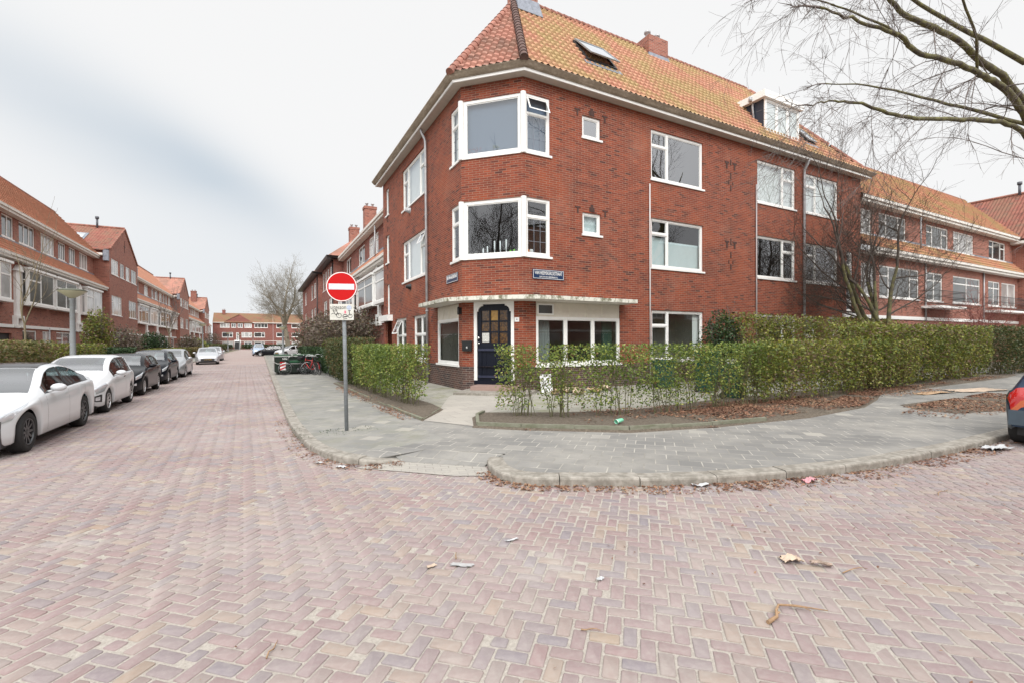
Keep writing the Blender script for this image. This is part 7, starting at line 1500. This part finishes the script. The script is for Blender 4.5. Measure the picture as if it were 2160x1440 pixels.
shrub('dome shaped clipped dark green shrub before the white bay windows', -9.0, 55.5, SZ, 1.3, 1.4, 2.75, 4200, LEAFE, 27, .075, base=.05, hollow=.25)
shrub('brownish bush ahead of the third gabled house', -9.2, 84, SZ, 1.6, 2.6, 3.1, 1500, LEAFB, 28, .13); shrub('yellowish bush beside the brownish bush far down the row', -9, 92, SZ, 1.6, 2.4, 2.6, 1300, LEAFY, 29, .13)
shrub('dark round bush close to the distant lamp post', -8.6, 104, SZ, 1.4, 1.8, 2.0, 900, LEAFE, 30, .15); shrub('bare reddish shrub near the far end of the row', -9.5, 128, SZ, 2, 3, 4.2, 900, LEAFB, 31, .16)
shrub('bright green shrub behind the low hedge on the container side', 4.6, 52, SZ, 1.2, 2.5, 2.7, 1300, LEAFD, 32, .12)
# ---- bare trees
def grow(T, p, d, L, r, depth, rng, maxd, spread=.5, up=.15, kids=4, taper=.55, wig=.10, minr=.003, rat=.62):
    n = 6; pts = [p]; dd = d/np.linalg.norm(d); dirs = [dd]
    for i in range(n):
        dd = dd+rng.normal(0, wig, 3)+np.array([0, 0, up*.22]); dd /= np.linalg.norm(dd); pts.append(pts[-1]+dd*L/n); dirs.append(dd)
    r1 = max(minr, r*taper); T[min(depth, len(T)-1)].add(pts, np.linspace(r, r1, n+1), 7 if depth < 2 else (4 if depth < 4 else 3))
    if depth >= maxd: return
    for k in range(kids):
        f = .30+.70*(k+rng.random()*.8)/kids; i = min(n, int(f*n)); q = pts[i]; o = rng.normal(0, 1, 3); o -= dirs[i]*o.dot(dirs[i]); o /= np.linalg.norm(o)+1e-9
        nd = dirs[i]*(1-spread*.5)+o*spread; grow(T, q, nd, L*rat*rng.uniform(.75, 1.15), max(minr, r1*rng.uniform(.55, .8)), depth+1, rng, maxd, spread, up, kids, taper, wig, minr, rat)
    grow(T, pts[-1], dirs[-1]+rng.normal(0, .12, 3), L*.72, r1, depth+1, rng, maxd, spread, up, kids, taper, wig, minr, rat)
def bare_tree(label, x, y, z0, trunk_h, r, L, seed, maxd=5, lean=(0, 0, 1), spread=.55, up=.3, kids=4, mat=BARK, tmat=TWIG, multi=1, name='bare_tree', minr=.004, wig=.10, rat=.62):
    E = empty(name, (x, y, z0), label, 'tree'); rng = np.random.default_rng(seed); TT, TC = TB(), TB()
    for m_ in range(multi):
        d = np.array(lean, float)+(rng.normal(0, .28, 3)*[1, 1, 0] if multi > 1 else 0); b = np.array([x, y, z0-.1])+(rng.normal(0, .08, 3)*[1, 1, 0] if multi > 1 else 0); pts = [b]
        for i in range(5): pts.append(pts[-1]+d/np.linalg.norm(d)*trunk_h/5+rng.normal(0, .03, 3)*trunk_h/3)
        TT.add(pts, np.linspace(r*1.25, r*.85, 6), 10)
        for k in range(3 if multi == 1 else 2):
            a = 2*np.pi*k/3+rng.random(); nd = np.array([math.cos(a)*spread, math.sin(a)*spread, 1.0])+d*.3; grow([TT, TC, TC], pts[-1], nd, L*rng.uniform(.8, 1.1), r*.72, 0, rng, maxd, spread, up, kids, minr=minr, wig=wig, rat=rat)
    TT.build('trunk', mat, E); TC.build('crown', tmat, E); return E
bare_tree('large bare tree with pale spreading limbs rising in front of the far brick block', 5.0, 100, 0, 5.4, .42, 4.6, 42, 6, lean=(-.14, 0, 1), spread=.80, up=.24, kids=3, mat=BARKF, tmat=BARKF, minr=.0065, wig=.09, rat=.70)
bare_tree('smaller bare tree close behind the large bare one', 9.5, 104, 0, 4.0, .3, 4.0, 43, 4, mat=BARKF, tmat=BARKF, spread=.7, minr=.012)
bare_tree('slim young street tree with few thin branches behind the white small hatchback', -8.9, 27.6, SZ, 2.6, .042, 2.1, 44, 3, spread=.42, up=.5, kids=2, mat=BARKP, tmat=BARKP, minr=.004)
bare_tree('thin young tree standing further along the parked car side', -8.6, 62, SZ, 2.8, .06, 2.0, 45, 3, spread=.4, up=.5, kids=3, mat=BARKP, minr=.01)
bare_tree('dark multi-stemmed bare garden tree before the balcony terrace', 25.4, 10.4, SZ, 1.9, .15, 3.7, 46, 5, spread=.78, up=.26, kids=3, mat=BARK, tmat=simple('dark_twig', (.07, .055, .045), .9), multi=3, minr=.005, wig=.11, rat=.66)
bare_tree('thin reddish bare shrub tree near the far balconies', 40, 11.6, SZ, .8, .06, 1.7, 47, 4, spread=.7, up=.1, kids=3, tmat=simple('red_twig', (.22, .07, .06), .8), multi=3, minr=.006, name='bare_shrub_tree')
bare_tree('bare street tree beside the parked cars, mirrored in the corner windows', -8.6, 6.6, SZ, 4.2, .26, 3.9, 48, 5, spread=.72, up=.22, kids=3, minr=.008, rat=.68)
bare_tree('bare tree across the side road, mirrored in the upper windows', 31, -6.5, SZ, 5.0, .26, 4.4, 49, 5, spread=.66, up=.3, kids=3, minr=.008, rat=.68)
terrace('brick terrace across the side road, mirrored in the shop window', (-4, -12.5), (1, 0), (0, 1), 60, LV, [(k*6.0+1, k*6.0+4, '3') for k in range(9)], [(k*8.0+2, k*8.0+6, '121') for k in range(7)], [], [(k*7+1, k*7+3.5, 1.0, 2.7, '2') for k in range(8)])
# overhanging tree: limbs drawn one by one, side shoots grown from them
OT = empty('overhanging_tree', (21.6, 4.9, SZ), 'large mossy bare tree whose limbs and drooping twigs reach over the pavement at top right', 'tree')
rng = np.random.default_rng(77); TT, TL, TC = TB(), TB(), TB()
TT.add([(21.6, 4.9, -.1), (21.6, 4.9, 1.5), (21.55, 4.9, 3.6), (21.8, 4.85, 5.6), (23.0, 4.9, 7.6), (24.4, 5.0, 10.0), (26, 5.0, 13.5)], [.44, .36, .33, .31, .24, .15, .02], 14)
LIMBS = [([(22.6, 5.5, 9.4), (20.2, 5.5, 9.95), (18.23, 5.5, 9.9), (16.95, 5.5, 10.05), (14.96, 5.5, 9.85), (13.83, 5.5, 9.7), (13.0, 5.5, 9.85), (12.2, 5.4, 10.4), (11.3, 5.3, 10.7)], .15, .04),
         ([(21.6, 5.0, 7.2), (20.04, 5.0, 8.57), (18.72, 5.0, 8.87), (17.6, 5.0, 8.85), (16.57, 5.0, 8.77), (15.13, 5.0, 8.67), (13.37, 5.0, 8.34), (12.47, 5.0, 8.5), (11.25, 5.0, 8.32), (10.16, 5.0, 8.16), (9.3, 5.0, 8.05)], .15, .025),
         ([(21.5, 4.8, 5.2), (19.5, 4.6, 6.9), (17.64, 4.4, 7.27), (16.02, 4.4, 7.12), (14.5, 4.4, 6.85), (13.09, 4.4, 6.54), (11.56, 4.4, 6.22), (10.42, 4.4, 6.06), (9.73, 4.4, 6.06), (8.94, 4.4, 5.95), (8.35, 4.4, 5.79), (7.9, 4.4, 5.62)], .105, .012),
         ([(22.5, 5.6, 11.0), (20.0, 6.2, 11.6), (17.6, 6.6, 11.9), (15.2, 6.8, 12.2), (13.2, 6.9, 12.9)], .12, .03), ([(16.6, 5.0, 8.75), (15.6, 4.7, 9.2), (14.2, 4.5, 9.6), (12.4, 4.4, 9.7), (10.6, 4.4, 9.5), (9.4, 4.4, 9.2)], .05, .012),
         ([(13.4, 5.0, 8.36), (12.6, 5.3, 8.9), (11.4, 5.6, 9.1), (10.2, 5.7, 9.0), (9.0, 5.7, 8.6)], .045, .01), ([(22.2, 5.2, 8.6), (20.4, 6.2, 9.2), (18.8, 7.0, 9.6), (16.8, 7.6, 9.8), (15.2, 8.0, 9.6)], .09, .02)]
def droop(T, p, d, L, r, rng, lev, g=.09):
    n = 7; pts = [p]; dd = d/np.linalg.norm(d)
    for i in range(n):
        dd = dd+rng.normal(0, .085, 3)+np.array([0, 0, -g*(.4+i/n)]); dd /= np.linalg.norm(dd); pts.append(pts[-1]+dd*L/n)
    T.add(pts, np.linspace(r, max(.0022, r*.35), n+1), 4 if lev == 0 else 3)
    if lev < 2:
        for k in range(8 if lev == 0 else 4):
            i = int(rng.integers(1, n)); o = rng.normal(0, 1, 3); tdir = np.array(pts[i])-np.array(pts[i-1]); tdir /= np.linalg.norm(tdir); nd = tdir*.8+o*.42; droop(T, pts[i], nd, L*rng.uniform(.25, .55), max(.0028, r*.45), rng, lev+1, g*.8)
for pts, r0, r1 in LIMBS:
    P = np.array(pts); m_ = len(P); rad = np.linspace(r0*.70, r1*.66, m_); S_ = [P[0]]
    dense_ = []; rd = []
    for i in range(m_-1):
        for f in np.linspace(0, 1, 5)[:-1]: dense_.append(P[i]*(1-f)+P[i+1]*f); rd.append(rad[i]*(1-f)+rad[i+1]*f)
    dense_.append(P[-1]); rd.append(r1); D_ = np.array(dense_); D_[1:-1] = (D_[:-2]+D_[1:-1]*2+D_[2:])/4; D_[1:-1] += rng.normal(0, .012, (len(D_)-2, 3)); TL.add(D_, rd, 9)
    for i in range(2, len(D_)):
        tdir = D_[i]-D_[i-1]; tdir /= np.linalg.norm(tdir); fr = i/len(D_)
        if rng.random() < (.30+.28*fr):
            o = rng.normal(0, 1, 3); o[1] *= .9; o[2] -= .35; nd = tdir*rng.uniform(.5, 1.0)+o*.5; droop(TC, D_[i], nd, rng.uniform(1.3, 3.1)*(1.05-.3*fr), max(.005, rd[i]*.22), rng, 0)
    droop(TC, D_[-1], D_[-1]-D_[-2], .8, r1, rng, 0, .05)
for k in range(4): grow([TL, TC, TC], np.array([24.0+.3*k, 5.0, 9.4+.9*k]), np.array([rng.uniform(-.8, .5), rng.uniform(-.7, .7), .9]), 3.0, .09, 0, rng, 4, .6, .3, 3, .55, .1, .004, .7)
TT.build('trunk', BARK, OT); TL.build('limb', BARK, OT); TC.build('crown', TWIG, OT)
# ---- leaf litter, moss and grass tufts
def litter(name, label, segs, n, size, seed, mat=LITT, zf=None, flat=.25, lumps=0):
    rng = np.random.default_rng(seed); PP = []
    for (a, b, w0, w1, z, k) in segs:
        m_ = int(n*k); t = rng.random(m_); a_, b_ = np.array(a), np.array(b); d = (b_-a_)/np.linalg.norm(b_-a_); nn = np.array([d[1], -d[0]]); w = w0+(w1-w0)*rng.random(m_)**1.7
        cl = np.sin(t*23+seed)+np.sin(t*9.1+seed*2)+rng.normal(0, .7, m_); k_ = cl > -.5; p = a_+(b_-a_)*t[:, None]+nn*w[:, None]; p = p[k_]; PP.append(np.stack([p[:, 0], p[:, 1], z+.004+rng.random(len(p))*.022], 1))
    P = np.concatenate(PP); n_ = len(P); a = rng.uniform(0, 2*np.pi, n_); ax = np.stack([np.cos(a), np.sin(a), rng.normal(0, flat, n_)], 1); bx = np.stack([-np.sin(a), np.cos(a), rng.normal(0, flat, n_)], 1); s = size*rng.uniform(.4, 1.5, (n_, 1)); asp = rng.uniform(.25, .8, (n_, 1))
    V = np.stack([P-ax*s, P+bx*s*asp, P+ax*s, P-bx*s*asp], 1).reshape(-1, 3); return np_mesh(name, V, np.arange(n_*4).reshape(-1, 4), mat, kind='stuff')
K2p = [tuple(p) for p in K2]; K1p = [tuple(p) for p in K1]
segs = [(K2p[i], K2p[i+1], .01, .34 if i > 6 else .22, -.004, .09 if i < 9 else (.22 if i < 13 else .3)) for i in range(2, len(K2p)-2)]
litter('fallen_leaves', None, segs, 2700, .019, 51); litter('fallen_leaves', None, [(K1p[i], K1p[i+1], .01, .28, -.004, .13) for i in range(5, len(K1p)-1)]+[(K1p[3], K1p[5], .01, .16, -.004, .10), ((.52, 30), (.53, 15), .01, .22, -.004, .35)], 1900, .017, 52)
litter('fallen_leaves', None, [((4.5, 7.95), (8, 6.3), -.02, .16, SZ, .25), ((8, 6.3), (13.6, 6.3), -1.5, .1, SZ+.05, 1.6), ((13, 6.3), (17.2, 7.6), -.5, .25, SZ+.05, .8), ((8, 7.6), (20, 7.6), -.6, .9, SZ+.05, 1.3), ((17, 7.7), (29, 8.1), -.2, .25, SZ+.05, .5), ((6, 8.4), (12, 7.6), -.7, .8, SZ+.05, .45), ((14.4, 4.8), (20.5, 5.0), -.9, .7, SZ, 1.3), ((13, 4.7), (15.5, 5.2), -.5, .5, SZ, .12)], 6200, .028, 53)
litter('fallen_leaves', None, [((3.0, 10.2), (2.83, 19), -.25, .14, SZ+.01, 1.0), ((3.2, 10.6), (3.0, 18), -.6, .0, SZ+.05, .5)], 1300, .026, 54)
litter('bark_crumbs', None, [((-4, .6), (16, .6), -2.6, .8, .0, 1.0)], 420, .010, 55); litter('bark_crumbs', None, [((4, 2.6), (16, 2.6), -.6, 1.6, .0, 1.0)], 520, .013, 57)
litter('moss_tufts', None, [((1.0, 9.35), (2.0, 9.5), -.35, .35, SZ, 1.0), ((.78, 9.0), (.85, 10.3), -.3, 0, SZ, .7)], 320, .010, 56, mat=LEAFE, flat=.5)
